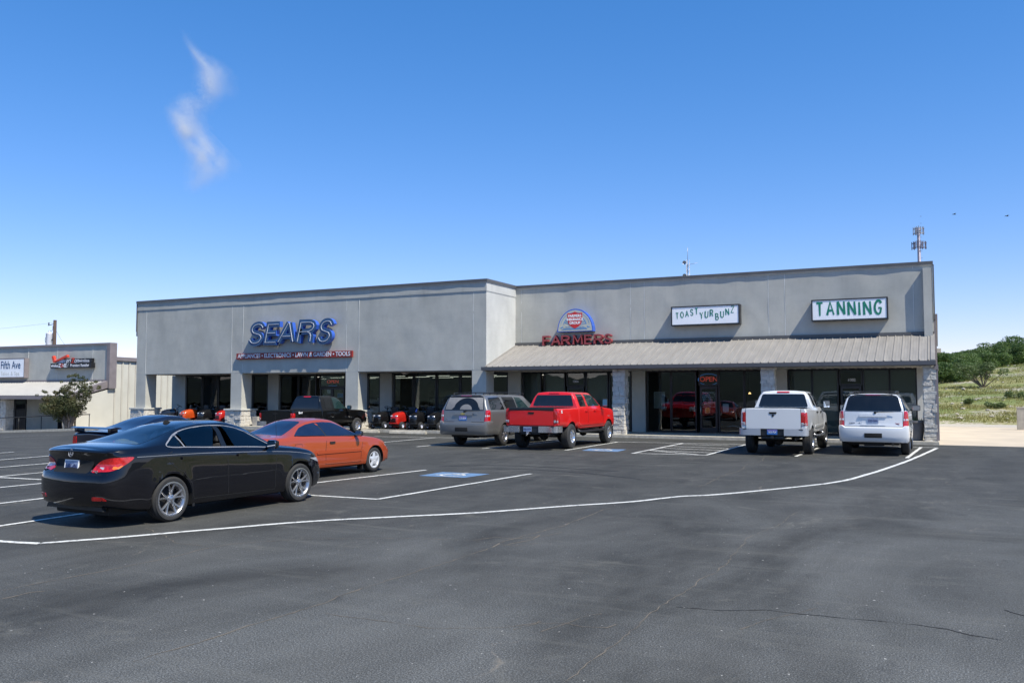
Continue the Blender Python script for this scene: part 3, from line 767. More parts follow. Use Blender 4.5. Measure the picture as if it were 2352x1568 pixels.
def suv(name, label, loc, paint_m, wheel_mat, long=False, dusty=False, belt=1.30, roofz=1.90, barn=None, badge=None, ptext='', pst='vivid', scale=1.0, glass='tint', emb=False):
    c = Car(name, label, 'suv', loc, R(90), scale)
    wb = 3.30 if long else 2.946; ro = 1.36 if long else 1.13; x1 = wb + .98
    c.wheels(wb, 1.72, .392, .265, .245, 'five', wheel_mat)
    X0 = -ro; d = wb - 2.946
    c.loft('body', paint_m, X0, x1,
        [(X0, roofz - .035), (X0 + .15, roofz - .005), (X0 + .6, roofz + .015), (1.0, roofz + .02), (1.8 + d, roofz - .01), (2.15 + d, roofz - .16), (2.65 + d, belt + .10), (2.85 + d, belt + .03), (3.5 + d, belt - .03), (x1 - .15, belt - .10), (x1, belt - .28)],
        [(X0, belt), (2.6 + d, belt - .03), (3.4 + d, belt - .06), (x1, belt - .32)],
        [(X0, .925), (X0 + .05, .965), (X0 + .15, .988), (X0 + .35, 1.0), (2.5 + d, 1.0), (3.5 + d, .98), (x1 - .1, .90), (x1, .80)],
        [(X0, .52), (X0 + .3, .44), (.5, .36), (wb - .6, .34), (x1, .36)],
        [(X0, .69), (X0 + .3, .715), (1.0, .73), (2.0 + d, .72), (x1, .6)],
        xr=[(.3, .12), (.48, .03), (.84, .0), (.88, .06), (.95, .075), (belt, .10), (belt + .3, .19), (roofz - .06, .30), (roofz + .02, .33)], xf=[(.3, .1), (.8, 0), (1.2, .08)],
        bulge=.075, fbulge=.08, arches=(0, wb), arch_r=.455, arch_in=.60, flare=.022, step=.055, fade=.5, tumble=.03, crease=38)
    gl = MATS[glass]
    # rear glass and gate
    c.rear('rear_window', fillet([(-.815, belt + .015), (.815, belt + .015), (.70, roofz - .065), (-.70, roofz - .065)], .05), MATS['tint'], off=.005, thick=.02)
    if not dusty: c.patch('corner_glass', fillet(c.D(40, [(X0 + .14, -.83, belt + .02), (X0 + .31, -.955, belt + .02), (X0 + .44, -.80, roofz - .12), (X0 + .34, -.72, roofz - .09)]), .02), MATS['tint'], az=40, off=.006, mirror=True)
    if dusty:   # road dust left outside the wiper's sweep
        fan = [(-.10 + .62 * math.cos(a), belt + .03 + .40 * math.sin(a)) for a in [R(18 + 6 * k) for k in range(25)]]
        inn = [(-.02 + .24 * math.cos(a), belt + .03 + .16 * math.sin(a)) for a in [R(168 - 8 * k) for k in range(20)]]
        hole = fan + inn
        W0 = [(.79, belt + .03), (-.79, belt + .03)]
        c.rear('window_dust', [(.78, belt + .03), (.69, roofz - .10), (-.69, roofz - .10), (-.78, belt + .03), (-.66, belt + .03)] + [p for p in [(-.02 - .20 * math.cos(R(k)), 0) for k in ()]] + [(-(.10) - .50 * math.cos(R(a)), belt + .05 + .40 * math.sin(R(a))) for a in range(10, 171, 10)] + [(.5, belt + .03)], MATS['dust_glass'], off=.0065, thick=.001, grid=.05)
        c.rear('window_dust', [(-.34, belt + .03)] + [(-.10 - .24 * math.cos(R(a)), belt + .03 + .19 * math.sin(R(a))) for a in range(5, 176, 10)] + [(.14, belt + .03)], MATS['dust_glass'], off=.0065, thick=.001, grid=.05)
    c.rear('top_spoiler', fillet([(-.70, roofz - .055), (.70, roofz - .055), (.66, roofz - .012), (-.66, roofz - .012)], .02), MATS['trim'] if not dusty else MATS['trim'], off=.03, thick=.035)
    c.rear('brake_light', rrect(-.22, .22, roofz - .045, roofz - .018, .01), MATS['red_dark'], off=.036, thick=.02)
    c.seam([(-.83, .90), (.83, .90)], az=0, w=.014); c.seam([(-.835, .90), (-.835, belt)], az=0, w=.009); c.seam([(.835, .90), (.835, belt)], az=0, w=.009); c.seam([(-.82, belt), (.82, belt)], az=0, w=.013)
    # handle bar, plate pocket
    c.rear('gate_handle', fillet([(-.40, belt - .165), (.40, belt - .165), (.38, belt - .075), (-.38, belt - .075)], .02), paint_m, off=.035, thick=.04)
    c.rear('plate_recess', rrect(-.33, .33, belt - .40, belt - .17, .02), paint_m, off=.003)
    c.rear('plate_sill', rrect(-.36, .36, belt - .425, belt - .40, .01), paint_m, off=.025, thick=.03)
    h = c.hit(Vector((-9, 0, belt - .28)), Vector((1, 0, 0)))
    c.plate(h[0].x - .018, 0, belt - .28, ptext, pst)
    if emb:
        c.rear('emblem', [(-.10, belt - .135), (-.035, belt - .135), (-.035, belt - .155), (.035, belt - .155), (.035, belt - .135), (.10, belt - .135), (.085, belt - .10), (.03, belt - .10), (.03, belt - .085), (-.03, belt - .085), (-.03, belt - .10), (-.085, belt - .10)], MATS['gold'], off=.045, thick=.02)
    # wiper
    bm = NB(); lathe(bm, [(.001, -.05), (.035, -.04), (.04, 0)], 12, 'x', (0, 0, 0)); tube(bm, [(-.03, 0, 0), (-.03, -.10, .025), (-.02, -.52, .03)], [.014, .012, .008], 6); tube(bm, [(-.015, -.12, .035), (-.015, -.60, .035)], .008, 5)
    h = c.hit(Vector((-9, -.02, belt - .03)), Vector((1, 0, 0))); c.prt('wiper', bm, MATS['trim'], loc=(h[0].x - .01, -.06, belt - .035))
    # lamps
    c.patch('tail_light', fillet(c.D(40, [(X0 + .04, -.845, .89), (X0 + .24, -.99, .89), (X0 + .26, -.985, belt - .08), (X0 + .24, -.98, belt + .01), (X0 + .12, -.85, belt + .01), (X0 + .10, -.85, belt - .1)]), .02), MATS['red_lens'], az=40, off=.012, thick=.03, mirror=True, grid=.05)
    c.patch('reverse_light', fillet(c.D(40, [(X0 + .06, -.855, 1.08), (X0 + .20, -.98, 1.08), (X0 + .20, -.98, 1.14), (X0 + .07, -.855, 1.14)]), .01), MATS['clear_lens'], az=40, off=.016, mirror=True)
    # bumper
    bm = NB(); cor = [(X0 + .42, -1.005), (X0 + .10, -1.0), (X0 - .03, -.90), (X0 - .11, -.5), (X0 - .125, 0)]
    path = smooth_open(cor, 4); path += [(x, -y) for x, y in path[:-1][::-1]]
    prev = []
    for (x, y) in path:
        d2 = .0 if abs(y) < .83 else .055
        prev.append([bm.verts.new(q) for q in ((x + .10 * (1 - abs(y) * .5), y * .96, .42), (x + .02, y * .995, .47), (x, y, .60), (x - .01, y * 1.004, .78), (x, y, .855 + d2), (x + .05 if abs(y) < .98 else x, y * .985, .875 + d2), (x + .14 if abs(y) < .98 else x, y * .95, .875 + d2))])
    for a, b in zip(prev, prev[1:]):
        for k in range(6): bm.faces.new((a[k], a[k + 1], b[k + 1], b[k]))
    bmesh.ops.recalc_face_normals(bm, faces=bm.faces[:])
    bmesh.ops.solidify(bm, geom=bm.faces[:], thickness=.02)
    c.prt('rear_bumper', bm, paint_m, smooth=50)
    bm = NB(); box(bm, X0 - .145, X0 - .10, -.25, .25, .56, .70, bev=.01); c.prt('tow_hitch_cover', bm, MATS['gap'])
    # side glass
    r0 = X0 + .30; z0, z1 = belt + .02, roofz - .085
    c.side('window', fillet([(r0 + .03, z0), (r0 + (1.12 if long else .85), z0), (r0 + (1.02 if long else .80), z1), (r0 + .14, z1 - .02)], .05), gl, off=.004, thick=.015)
    a = r0 + (1.26 if long else .98)
    c.side('window', fillet([(a + .02, z0), (a + .92, z0), (a + .90, z1), (a - .05, z1)], .05), gl, off=.004, thick=.015)
    c.side('window', fillet([(a + 1.02, z0), (a + 2.02, z0 - .01), (a + 1.86, z0 + .14), (a + 1.50, z1 - .03), (a + 1.0, z1)], .05), MATS['tint_green'], off=.004, thick=.015)
    c.patch('windshield', fillet([(2.62 + d, -.70), (2.62 + d, .70), (2.08 + d, .62), (2.08 + d, -.62)], .06), gl, vertical=True, off=.003, grid=.1)
    for xs in (a - .04, a + .97): c.seam([(xs - .04, z1), (xs, z0), (xs + .02, .75), (xs + .02, .48)], w=.010)
    c.seam([(a + 2.05, z0), (a + 2.08, .9), (a + 2.06, .48)], w=.010)
    for xs in (a + .74, a + 1.75)[:2]: c.side('door_handle', rrect(xs - .78 + .12, xs - .56 + .12, belt - .17, belt - .125, .018), paint_m, off=.03, thick=.03)
    c.side('side_moulding', rrect(a, a + 2.0, .74, .83, .02), paint_m, off=.016, thick=.016)
    # roof rack
    bm = NB()
    for sd in (-1, 1):
        pts = smooth_open([(X0 + .42, sd * .62, roofz), (X0 + .60, sd * .62, roofz + .055), (1.0, sd * .62, roofz + .075), (1.9 + d, sd * .62, roofz + .045), (2.0 + d, sd * .62, roofz)], 4)
        tube(bm, pts, .018, 6)
        for xx in (X0 + .9, X0 + 1.5, X0 + 2.1): tube(bm, [(xx, sd * .62, roofz), (xx, sd * .62, roofz + .07)], .02, 6)
    for xx in (X0 + .75, 1.5): tube(bm, [(xx, -.62, roofz + .07), (xx, .62, roofz + .07)], .014, 6)
    c.prt('roof_rack', bm, MATS['trim'], smooth=60)
    bm = NB(); box(bm, -.95, x1 - .3, -.72, .72, .33, .50, bev=.04); tube(bm, [(-.1, -.8, .39), (-.1, .8, .39)], .07, 10); box(bm, -1.05, -.5, -.3, .3, .30, .5, bev=.05); tube(bm, [(-1.25, -.55, .36), (-.4, -.5, .4)], .035, 8); c.prt('underbody', bm, MATS['under'])
    c.mirrors(2.28 + d, .96, belt + .06, MATS['trim'], .26, .19, .05, .13)
    if badge:
        for (t, y, z, sz, mt) in badge: c.text(t, 0, y, z, sz, MATS[mt])
    return c, X0

def pickup(name, label, loc, head, paint_m, spec):
    """crew / extended cab pickup: cab and bed are separate bodies on one frame"""
    g = spec; c = Car(name, label, 'pickup truck', loc, head, g.get('scale', 1))
    wb, lift, rail, roof, w = g['wb'], g['lift'], g['rail'], g['roof'], g['w']
    c.wheels(wb, g['track'], g['tyre'], g.get('tw', .29), g['rim'], g['kind'], g['rim_mat'])
    X0, cx, x1 = -g['ro'], g['cab'], wb + g['fo']; b = .46 + lift; belt = rail - .02 + g.get('dbelt', 0)
    wi, hd = g['wshield'], g['hood']
    ar = g['tyre'] + g.get('gap', .085)
    # bed
    c.loft('cargo_bed', paint_m, X0, cx - .025,
        [(X0, rail), (cx, rail)], [(X0, rail - .03), (cx, rail - .03)], [(X0, w - .035), (X0 + .05, w - .012), (X0 + .12, w), (cx, w)],
        [(X0, b + .16), (X0 + .05, b + .14), (cx, b + .08)], [(X0, w), (cx, w)],
        bulge=.012, fbulge=0, arches=(0,), arch_r=ar, arch_in=.58, flare=g.get('flare', .02), step=.06, fade=.2, crease=40,
        cuts=((X0 + .07, cx - .09, -w + .12, w - .12, rail - .5, rail + .3),), inner=MATS['bedliner'])
    # cab, hood
    xw = wi[0]
    c.loft('cab', paint_m, cx, x1,
        [(cx, roof - .06), (cx + .10, roof - .015), (cx + .4, roof), (wi[0] - .35, roof - .005), (wi[0], roof - .06), (wi[0] + .18, roof - .15), (wi[1], hd + .02), (wi[1] + .15, hd), (x1 - .4, hd - .05), (x1 - .12, hd - .10), (x1, hd - .25)],
        [(cx, belt), (wi[1] - .3, belt - .02), (wi[1] + .2, min(belt, hd) - .05), (x1 - .2, hd - .17), (x1, hd - .32)],
        [(cx, w - .03), (cx + .05, w - .012), (cx + .2, w - .01), (wi[1], w - .01), (x1 - .5, w - .005), (x1 - .15, w - .06), (x1, w - .14)],
        [(cx, b + .06), (cx + .3, b), (wi[1], b), (x1, b - .03)],
        [(cx, w - .30), (cx + .3, w - .285), (wi[0], w - .29), (wi[1], w - .22), (x1, .6)],
        xr=[(belt - .1, 0), (belt, .0), (roof - .1, .11), (roof, .14)], xf=[(.3, .05), (.9, 0), (1.2, .05)],
        bulge=.02, fbulge=.07, arches=(wb,), arch_r=ar, arch_in=.60, flare=g.get('flare', .02), step=.055, fade=.25, crease=40, tumble=.03)
    rw = w - .30
    c.rear('rear_window', fillet([(-rw - .09, belt + .06), (rw + .09, belt + .06), (rw - .03, roof - .12), (-rw + .03, roof - .12)], .06), MATS['tint_win'], off=.010, thick=.02, grid=.09)
    c.rear('brake_light', rrect(-.20, .20, roof - .075, roof - .03, .012), MATS['red_lens'], off=.014, thick=.03)
    # tailgate (a rear-facing panel with a lip)
    gz = b + .20
    tg = c.rear('tailgate', rrect(-w + .18, w - .18, gz, rail - .036, .018), paint_m, off=.018, thick=.02)
    if g.get('cap'): bm = NB(); box(bm, X0 - .034, X0 + .075, -w + .17, w - .17, rail - .085, rail + .008, bev=.01); c.prt('tailgate_cap', bm, MATS['trim'], tg)
    for q in ([(-w + .175, gz - .006), (w - .175, gz - .006)], [(-w + .172, gz), (-w + .172, rail - .02)], [(w - .172, gz), (w - .172, rail - .02)]): c.seam(q, az=0, w=.013, off=.003)
    bm = NB(); prism(bm, fillet([(-.10, -.035), (.10, -.035), (.12, .03), (-.12, .03)], .02), X0 - .04, X0 + .02, plane='yz'); c.prt('tailgate_handle', bm, MATS['gap'], tg, loc=(0, 0, rail - (.15 if not g.get('cap') else .17)))
    lw = g.get('lamp', (.175, .40))
    lx = rail - (.06 if g.get('cap') else .13)
    c.rear('tail_light', rrect(w - lw[0], w - .012, lx - lw[1], lx, .02), MATS['red_lens'], off=.014, thick=.03); c.rear('tail_light', rrect(-w + .012, -w + lw[0], lx - lw[1], lx, .02), MATS['red_lens'], off=.014, thick=.03)
    c.side('tail_light', rrect(X0 + .02, X0 + .12, lx - lw[1], lx, .02), MATS['red_lens'], off=.012, thick=.02)
    for sd in (-1, 1): c.rear('reverse_light', rrect(min(sd * (w - lw[0] + .01), sd * (w - .02)), max(sd * (w - lw[0] + .01), sd * (w - .02)), lx - lw[1] + .01, lx - lw[1] + .09, .01), MATS['clear_lens'], off=.018, thick=.02)
    # bumper: two chrome ends and a step
    bz0, bz1 = b - .02 + g.get('bump', 0), b + .19 + g.get('bump', 0)
    path = [(X0 + .30, -w - .01), (X0 - .04, -w - .012), (X0 - .16, -w + .12), (X0 - .20, -.35)]
    for sg in (1, -1):
        q = [(x, y * sg) for x, y in smooth_open(path, 3)]
        if g.get('bar_full'): q = [(x, y * sg) for x, y in smooth_open(path[:-1] + [(X0 - .20, -.42), (X0 - .20, -.30)], 3)]
        bm = NB(); prism(bm, stroke_outline(q, .025), bz0, bz1, plane='xy')
        bmesh.ops.bevel(bm, geom=[e for e in bm.edges if e.calc_face_angle(0) > 1.2 and abs(e.verts[0].co.z - e.verts[1].co.z) < .01], offset=.008, segments=2, affect='EDGES')
        bmp = c.prt('rear_bumper', bm, MATS[g.get('bumper', 'chrome')])
    bm = NB(); box(bm, X0 - .185, X0 - .02, -w + .10, w - .10, bz1 - .03, bz1 - .004); box(bm, X0 - .17, X0 - .13, -.37, .37, bz0 + .0, bz1 - .03); c.prt('bumper_step', bm, MATS['trim'], bmp)
    if g.get('plate') is not None: c.plate(X0 - .192, g.get('py', 0), (bz0 + bz1) / 2 + .005, g['plate'], g.get('pst', 'blue'))
    # doors, glass
    z0, z1 = belt + .045, roof - .085
    for q, mt in g['glass']: c.side('window', fillet([(x, z0 + (z1 - z0) * f) for x, f in q], .04), MATS[mt], off=.004, thick=.015)
    c.patch('windshield', fillet([(wi[1] - .02, -w + .30), (wi[1] - .02, w - .30), (wi[0] + .02, w - .38), (wi[0] + .02, -w + .38)], .06), MATS['tint'], vertical=True, off=.003, grid=.1)
    for xs in g['doors']: c.seam([(xs - .02, z1 + .03), (xs, z0), (xs + .01, b + .12)], w=.011)
    for xs in g['handles']: c.side('door_handle', rrect(xs, xs + .22, belt - .14, belt - .09, .02), paint_m if g.get('hpaint', True) else MATS['trim'], off=.032, thick=.03)
    if g.get('mould'): c.side('side_moulding', rrect(cx + .1, wi[1] + .1, g['mould'], g['mould'] + .08, .02), MATS[g['mouldm']] if g.get('mouldm') else paint_m, off=.016, thick=.016)
    c.patch('headlight', fillet(c.D(140, [(x1, -.60, hd - .44), (x1 - .22, -w + .03, hd - .44), (x1 - .26, -w + .03, hd - .22), (x1 - .05, -.60, hd - .22)]), .03), MATS['clear_lens'], az=140, off=.006, mirror=True)
    # chassis
    bm = NB()
    box(bm, X0 + .1, x1 - .2, -.50, -.38, b - .07, b + .10); box(bm, X0 + .1, x1 - .2, .38, .50, b - .07, b + .10)
    r = g['tyre']
    for ax in (0, wb): tube(bm, [(ax, -g['track'] / 2, r), (ax, g['track'] / 2, r)], .05, 10); lathe(bm, [(.001, -.16), (.12, -.12), (.17, 0), (.12, .12), (.001, .16)], 14, 'x', (ax, .05, r))
    box(bm, 1.2, wb - .6, -.36, .36, b - .10, b + .1, bev=.04)
    tube(bm, [(X0 - .02, -.62, b - .12), (.3, -.6, b - .10), (1.2, -.5, b - .05)], .045, 10); box(bm, X0 + .55, X0 + 1.2, -.34, .34, b - .12, b + .12, bev=.08)
    for sd in (-1, 1): tube(bm, [(-.6, sd * .5, r + .02), (.0, sd * .5, r - .02), (.6, sd * .5, r + .04)], .03, 6)
    c.prt('chassis', bm, MATS['under'])
    bm = NB(); box(bm, X0 - .28, X0 + .1, -.04, .04, b - .10, b - .02, bev=.01); box(bm, X0 - .12, X0 - .04, -.35, .35, b - .11, b - .03, bev=.01); c.prt('tow_hitch', bm, MATS['trim'])
    if g.get('ball'):
        bm = NB(); tube(bm, [(X0 - .26, 0, b - .04), (X0 - .40, 0, b - .12)], .03, 8); lathe(bm, [(.001, .03), (.024, .02), (.03, 0), (.02, -.025), (.018, -.05)], 14, 'z', (X0 - .38, 0, b - .05)); c.prt('tow_ball', bm, MATS['chrome'])
    bm = NB(); lathe(bm, [(.030, .04), (.042, .05), (.045, 0), (.045, -.12)], 14, 'x', (X0 - .02, -.63, b - .12)); c.prt('exhaust', bm, MATS['exhaust'])
    if g.get('steps'):
        bm = NB()
        for sd in (-1, 1):
            bm = NB(); tube(bm, smooth_open([(cx + .15, sd * (w - .15), b), (cx + .25, sd * (w + .02), b - .08), (wi[1] - .2, sd * (w + .02), b - .08), (wi[1] - .1, sd * (w - .15), b)], 4), .045, 10); c.prt('running_board', bm, MATS[g['steps']], smooth=60)
    mw, mh = g.get('mirror', (.24, .2))
    c.mirrors(wi[1] - .30, w - .06, belt + g.get('mz', .14), MATS['trim'], mw, mh, .10, .12)
    return c, X0

def build_vehicles():

    MATS['tint_blue'] = glass_dark('tint_blue', (.006, .014, .040), .02, .7)

    black_sedan(); orange_coupe(); spoiler_coupe()
    red = paint('red_paint', (.66, .008, .006), metal=.0, rough=.35, dirt=.03, flake=.08)
    white = paint('white_paint', (.70, .70, .69), metal=0, rough=.35, dirt=.14, dirtcol=(.35, .29, .22), flake=.05)
    white2 = paint('pearl_white_paint', (.66, .67, .68), metal=.05, rough=.3, dirt=.05, dirtcol=(.35, .30, .25), flake=.1)
    grey = paint('grey_paint', (.165, .165, .162), metal=.45, rough=.35, dirt=.22, dirtcol=(.26, .22, .17))
    blk = paint('black_truck_paint', (.004, .004, .004), metal=0, rough=.3, dirt=.012, flake=.05, spec=.1)
    # grey suburban-size wagon
    suv('grey_suv', 'dusty grey long SUV with wiped arc on its rear window, beside the red truck', (-15.32, 28.55, 0), grey, MATS['alloy'], long=True, dusty=True, belt=1.30, roofz=1.86,
        ptext='LZL-0234', pst='vivid', emb=True, badge=[('SUBURBAN', .68, .99, .035, 'steel'), ('LT', -.70, .99, .035, 'steel')])
    suv('white_suv', 'clean white SUV with black glass, parked nearest the right end of the building', (-1.83, 30.05, 0), white2, MATS['alloy'], belt=1.36, roofz=1.90,
        ptext='LSD-0AA', pst='pale', badge=[('YUKON', .60, .99, .055, 'brake'), ('XL', .38, 1.0, .05, 'steel'), ('GMC', -.68, .985, .065, 'farm_red')])
    # red crew cab
    c, X0 = pickup('red_pickup', 'bright red lifted crew cab pickup with chrome bumper and eight-hole wheels', (-12.42, 27.93, 0), R(90), red, dict(
        scale=(.955, 1, 1), wb=3.90, track=1.76, tyre=.43, tw=.31, rim=.235, kind='eight', rim_mat=MATS['chrome'], lift=.18, rail=1.42, roof=1.97, w=1.0, ro=1.22, fo=.98, cab=.72,
        wshield=(2.75, 3.45), hood=1.40, cap=True, doors=(1.70, 2.75 + .62), handles=(1.40, 2.30), plate='82R-WT4', pst='pale', py=.06,
        glass=[([(.98, 0), (1.60, 0), (1.62, 1), (1.02, 1)], 'tint'), ([(1.80, 0), (3.10, 0), (2.98, .25), (2.62, .92), (1.80, 1)], 'tint_green')],
        mould=.78, steps='trim', mirror=(.20, .30), ball=True, lamp=(.17, .44), mz=.16, bump=-.02))
    c.text('SIERRA SLT', 0, .62, .90, .055, MATS['steel']); c.text('GMC', 0, -.62, .90, .075, MATS['chrome'])
    c.patch('badge', rrect(X0 + .28, X0 + .38, 1.24, 1.34, .01), MATS['white_gloss'], az=90, off=.006); c.text('4', X0 + .33, 0, 1.29, .09, MATS['gap'], az=90, d=.010)
    c.text('2500HD', 3.95, 0, 1.05, .06, MATS['steel'], az=90)
    # white quad cab
    c, X0 = pickup('white_pickup', 'white crew cab pickup with emblem decal in rear window and big mud tyres', (-4.62, 28.95, 0), R(90), white, dict(
        wb=3.57, track=1.76, tyre=.415, tw=.30, rim=.225, kind='eight', rim_mat=MATS['alloy'], lift=.16, rail=1.46, roof=2.01, w=1.0, ro=1.22, fo=.92, cab=.75,
        wshield=(2.45, 3.05), hood=1.34, doors=(1.62, 3.0), handles=(1.34, 2.30), plate='16X-PL4', pst='vivid', bumper='silver_bumper', dbelt=-.03,
        glass=[([(1.05, 0), (1.52, 0), (1.54, 1), (1.10, .95)], 'tint'), ([(1.72, 0), (2.80, 0), (2.66, .3), (2.36, .93), (1.72, 1)], 'tint')],
        mould=.80, steps='alloy', mirror=(.22, .27), lamp=(.17, .40), mz=.13, bump=.02, hpaint=False))
    c.text('HEAVY DUTY', 0, .74, 1.04, .042, MATS['brake']); c.text('CUMMINS', 0, .74, .99, .042, MATS['brake']); c.text('4x4 OFF ROAD', 0, -.66, 1.05, .048, MATS['brake'], shear=.2)
    c.rear('emblem', fillet([(-.032, 1.265), (.032, 1.265), (.036, 1.22), (.012, 1.185), (-.012, 1.185), (-.036, 1.22)], .01), MATS['brake'], off=.026, thick=.01)
    for sg in (-1, 1): c.rear('window_decal', stroke_outline([(sg * .05, 1.82), (sg * .045, 1.79), (sg * .075, 1.77), (sg * .06, 1.73), (0, 1.68)], .012), MATS['white_gloss'], off=.008, thick=.003)
    # black extended cab
    c, X0 = pickup('black_pickup', 'black extended cab pickup parked in front of the pillar between shop bays', (-25.92, 30.55, 0), R(90), blk, dict(
        wb=3.53, track=1.66, tyre=.375, tw=.25, rim=.205, kind='eight', rim_mat=MATS['chrome'], lift=.04, rail=1.17, roof=1.80, w=.965, ro=1.12, fo=.90, cab=.86,
        wshield=(2.25, 2.95), hood=1.18, doors=(1.72, 2.9), handles=(1.88,), plate=None, bumper='chrome', dbelt=.0,
        glass=[([(1.18, .05), (1.62, .05), (1.60, .95), (1.22, .93)], 'tint'), ([(1.80, 0), (2.72, 0), (2.56, .3), (2.22, .93), (1.80, 1)], 'tint_green')],
        mirror=(.22, .19), lamp=(.14, .30), mz=.10))
    c.text('Sport', X0 + .48, 0, 1.06, .12, MATS['white_gloss'], az=90, shear=.3, bold=.004)
    c.patch('turn_signal', rrect(4.22, 4.32, .78, .95, .02), MATS['amber'], az=90, off=.01)

# ---------------------------------------------------------------- setting materials
def setting_materials():
    # sealed asphalt: dark sealer, patches pale from wear and painted sheen, grit with painted glints, dusty streaks
    m, nt, p, L = _new('asphalt'); v = tex_coord(nt)
    big = n_noise(nt, tex_coord(nt, 'Object', (1.0, .45, 1)), .40, 6, .6, .8)
    sep = nt.nodes.new('ShaderNodeSeparateXYZ'); L(v, sep.inputs[0])
    near = n_ramp(nt, n_math(nt, 'MULTIPLY', n_math(nt, 'ADD', n_math(nt, 'ADD', sep.outputs[0], n_math(nt, 'MULTIPLY', sep.outputs[1], -.9)), 26), .030), [(.15, .15), (.62, 1)])
    worn_sheen = n_math(nt, 'MULTIPLY', n_ramp(nt, big, [(.36, 0), (.68, 1)]), near)
    mid = n_noise(nt, tex_coord(nt, 'Object', (1.0, .5, 1)), 1.1, 6, .65, .5)
    grit = n_noise(nt, v, 70, 3, .78); grit2 = n_noise(nt, v, 26, 3, .7)
    stre = n_noise(nt, tex_coord(nt, 'Object', (.25, 2.4, 1)), 1.2, 5, .7, .5)
    base = n_mix(nt, n_ramp(nt, mid, [(.38, 0), (.62, 1)]), (.031, .0305, .0265), (.053, .0515, .0455))
    base = n_mix(nt, n_math(nt, 'MULTIPLY', worn_sheen, .85), base, (.118, .116, .102))  # paler where worn, with the sun's sheen put into the colour too
    gm = n_math(nt, 'MULTIPLY', n_ramp(nt, grit, [(.50, 0), (.62, 1)]), n_math(nt, 'ADD', n_math(nt, 'MULTIPLY', worn_sheen, .60), .10), True)
    c1 = n_mix(nt, gm, base, (.33, .335, .325))  # pale grit: glints put into the colour
    gd = n_math(nt, 'MULTIPLY', n_ramp(nt, grit, [(.36, 1), (.46, 0)]), .5); c1 = n_mix(nt, gd, c1, (.022, .023, .025))
    c2 = n_mix(nt, n_math(nt, 'MULTIPLY', n_ramp(nt, stre, [(.54, 0), (.74, 1)]), .38), c1, (.150, .145, .125))
    c2 = n_mix(nt, n_math(nt, 'MULTIPLY', n_ramp(nt, n_noise(nt, v, .7, 6, .75, 1.2), [(.58, 0), (.72, 1)]), .42), c2, (.19, .18, .15))
    sp = n_ramp(nt, n_noise(nt, v, 21, 1, .3), [(.78, 0), (.80, 1)])
    c2 = n_mix(nt, n_math(nt, 'MULTIPLY', sp, .7), c2, (.5, .48, .44))
    vo = nt.nodes.new('ShaderNodeTexVoronoi'); vo.feature = 'DISTANCE_TO_EDGE'; vo.inputs['Scale'].default_value = .35
    dv = nt.nodes.new('ShaderNodeVectorMath'); dv.operation = 'ADD'
    nz = nt.nodes.new('ShaderNodeTexNoise'); nz.inputs['Scale'].default_value = .9; nz.inputs['Detail'].default_value = 7; L(v, nz.inputs['Vector'])
    L(v, dv.inputs[0]); sc = nt.nodes.new('ShaderNodeVectorMath'); sc.operation = 'SCALE'; sc.inputs['Scale'].default_value = 1.1; L(nz.outputs['Color'], sc.inputs[0]); L(sc.outputs[0], dv.inputs[1]); L(dv.outputs[0], vo.inputs['Vector'])
    crk = n_math(nt, 'MULTIPLY', n_ramp(nt, vo.outputs['Distance'], [(.001, 1), (.006, 0)]), n_ramp(nt, n_noise(nt, v, .45, 5, .7), [(.56, 0), (.66, 1)]))
    c3 = n_mix(nt, n_math(nt, 'MULTIPLY', crk, .55), c2, (.26, .22, .17))
    oil = n_ramp(nt, n_noise(nt, tex_coord(nt, 'Object', (1, .8, 1)), 1.25, 4, .6, .4), [(.64, 0), (.74, 1)]); c3 = n_mix(nt, n_math(nt, 'MULTIPLY', oil, .4), c3, (.016, .015, .014))
    L(c3, p.inputs['Base Color'])
    L(n_math(nt, 'SUBTRACT', n_ramp(nt, grit2, [(.3, .66), (.7, .9)]), n_math(nt, 'MULTIPLY', worn_sheen, .22)), p.inputs['Roughness']); p.inputs['Specular IOR Level'].default_value = .25
    h = n_math(nt, 'ADD', n_math(nt, 'MULTIPLY', grit, .9), n_math(nt, 'MULTIPLY', grit2, .18))
    L(n_bump(nt, h, 1.0, .009), p.inputs['Normal']); MATS['asphalt'] = m
    # road paint, thin and worn
    m, nt, p, L = _new('line_paint'); v = tex_coord(nt)
    f = n_ramp(nt, n_noise(nt, v, 9, 6, .8), [(.34, 0), (.50, 1)]); L(n_mix(nt, f, (.16, .16, .15), (.66, .65, .60)), p.inputs['Base Color']); p.inputs['Roughness'].default_value = .7
    L(n_bump(nt, n_noise(nt, v, 80, 3), .5, .004), p.inputs['Normal']); MATS['line_paint'] = m
    m, nt, p, L = _new('blue_paint'); v = tex_coord(nt)
    f = n_ramp(nt, n_noise(nt, v, 7, 6, .8), [(.30, 0), (.55, 1)]); L(n_mix(nt, f, (.10, .125, .16), (.12, .225, .38)), p.inputs['Base Color']); p.inputs['Roughness'].default_value = .75
    MATS['blue_paint'] = m
    # stucco
    def stucco(name, c, stain):
        m, nt, p, L = _new(name); v = tex_coord(nt)
        f = n_ramp(nt, n_noise(nt, tex_coord(nt, 'Object', (1, 1, .6)), .9, 6, .65), [(.3, 0), (.7, 1)])
        drip = n_ramp(nt, n_noise(nt, tex_coord(nt, 'Object', (.35, .35, 1.3)), 1.0, 6, .7, .4), [(.45, 0), (.70, 1)])
        c1 = n_mix(nt, f, tuple(x * .86 for x in c), tuple(min(1, x * 1.08) for x in c)); c1 = n_mix(nt, n_math(nt, 'MULTIPLY', drip, stain), c1, tuple(x * .62 for x in c))
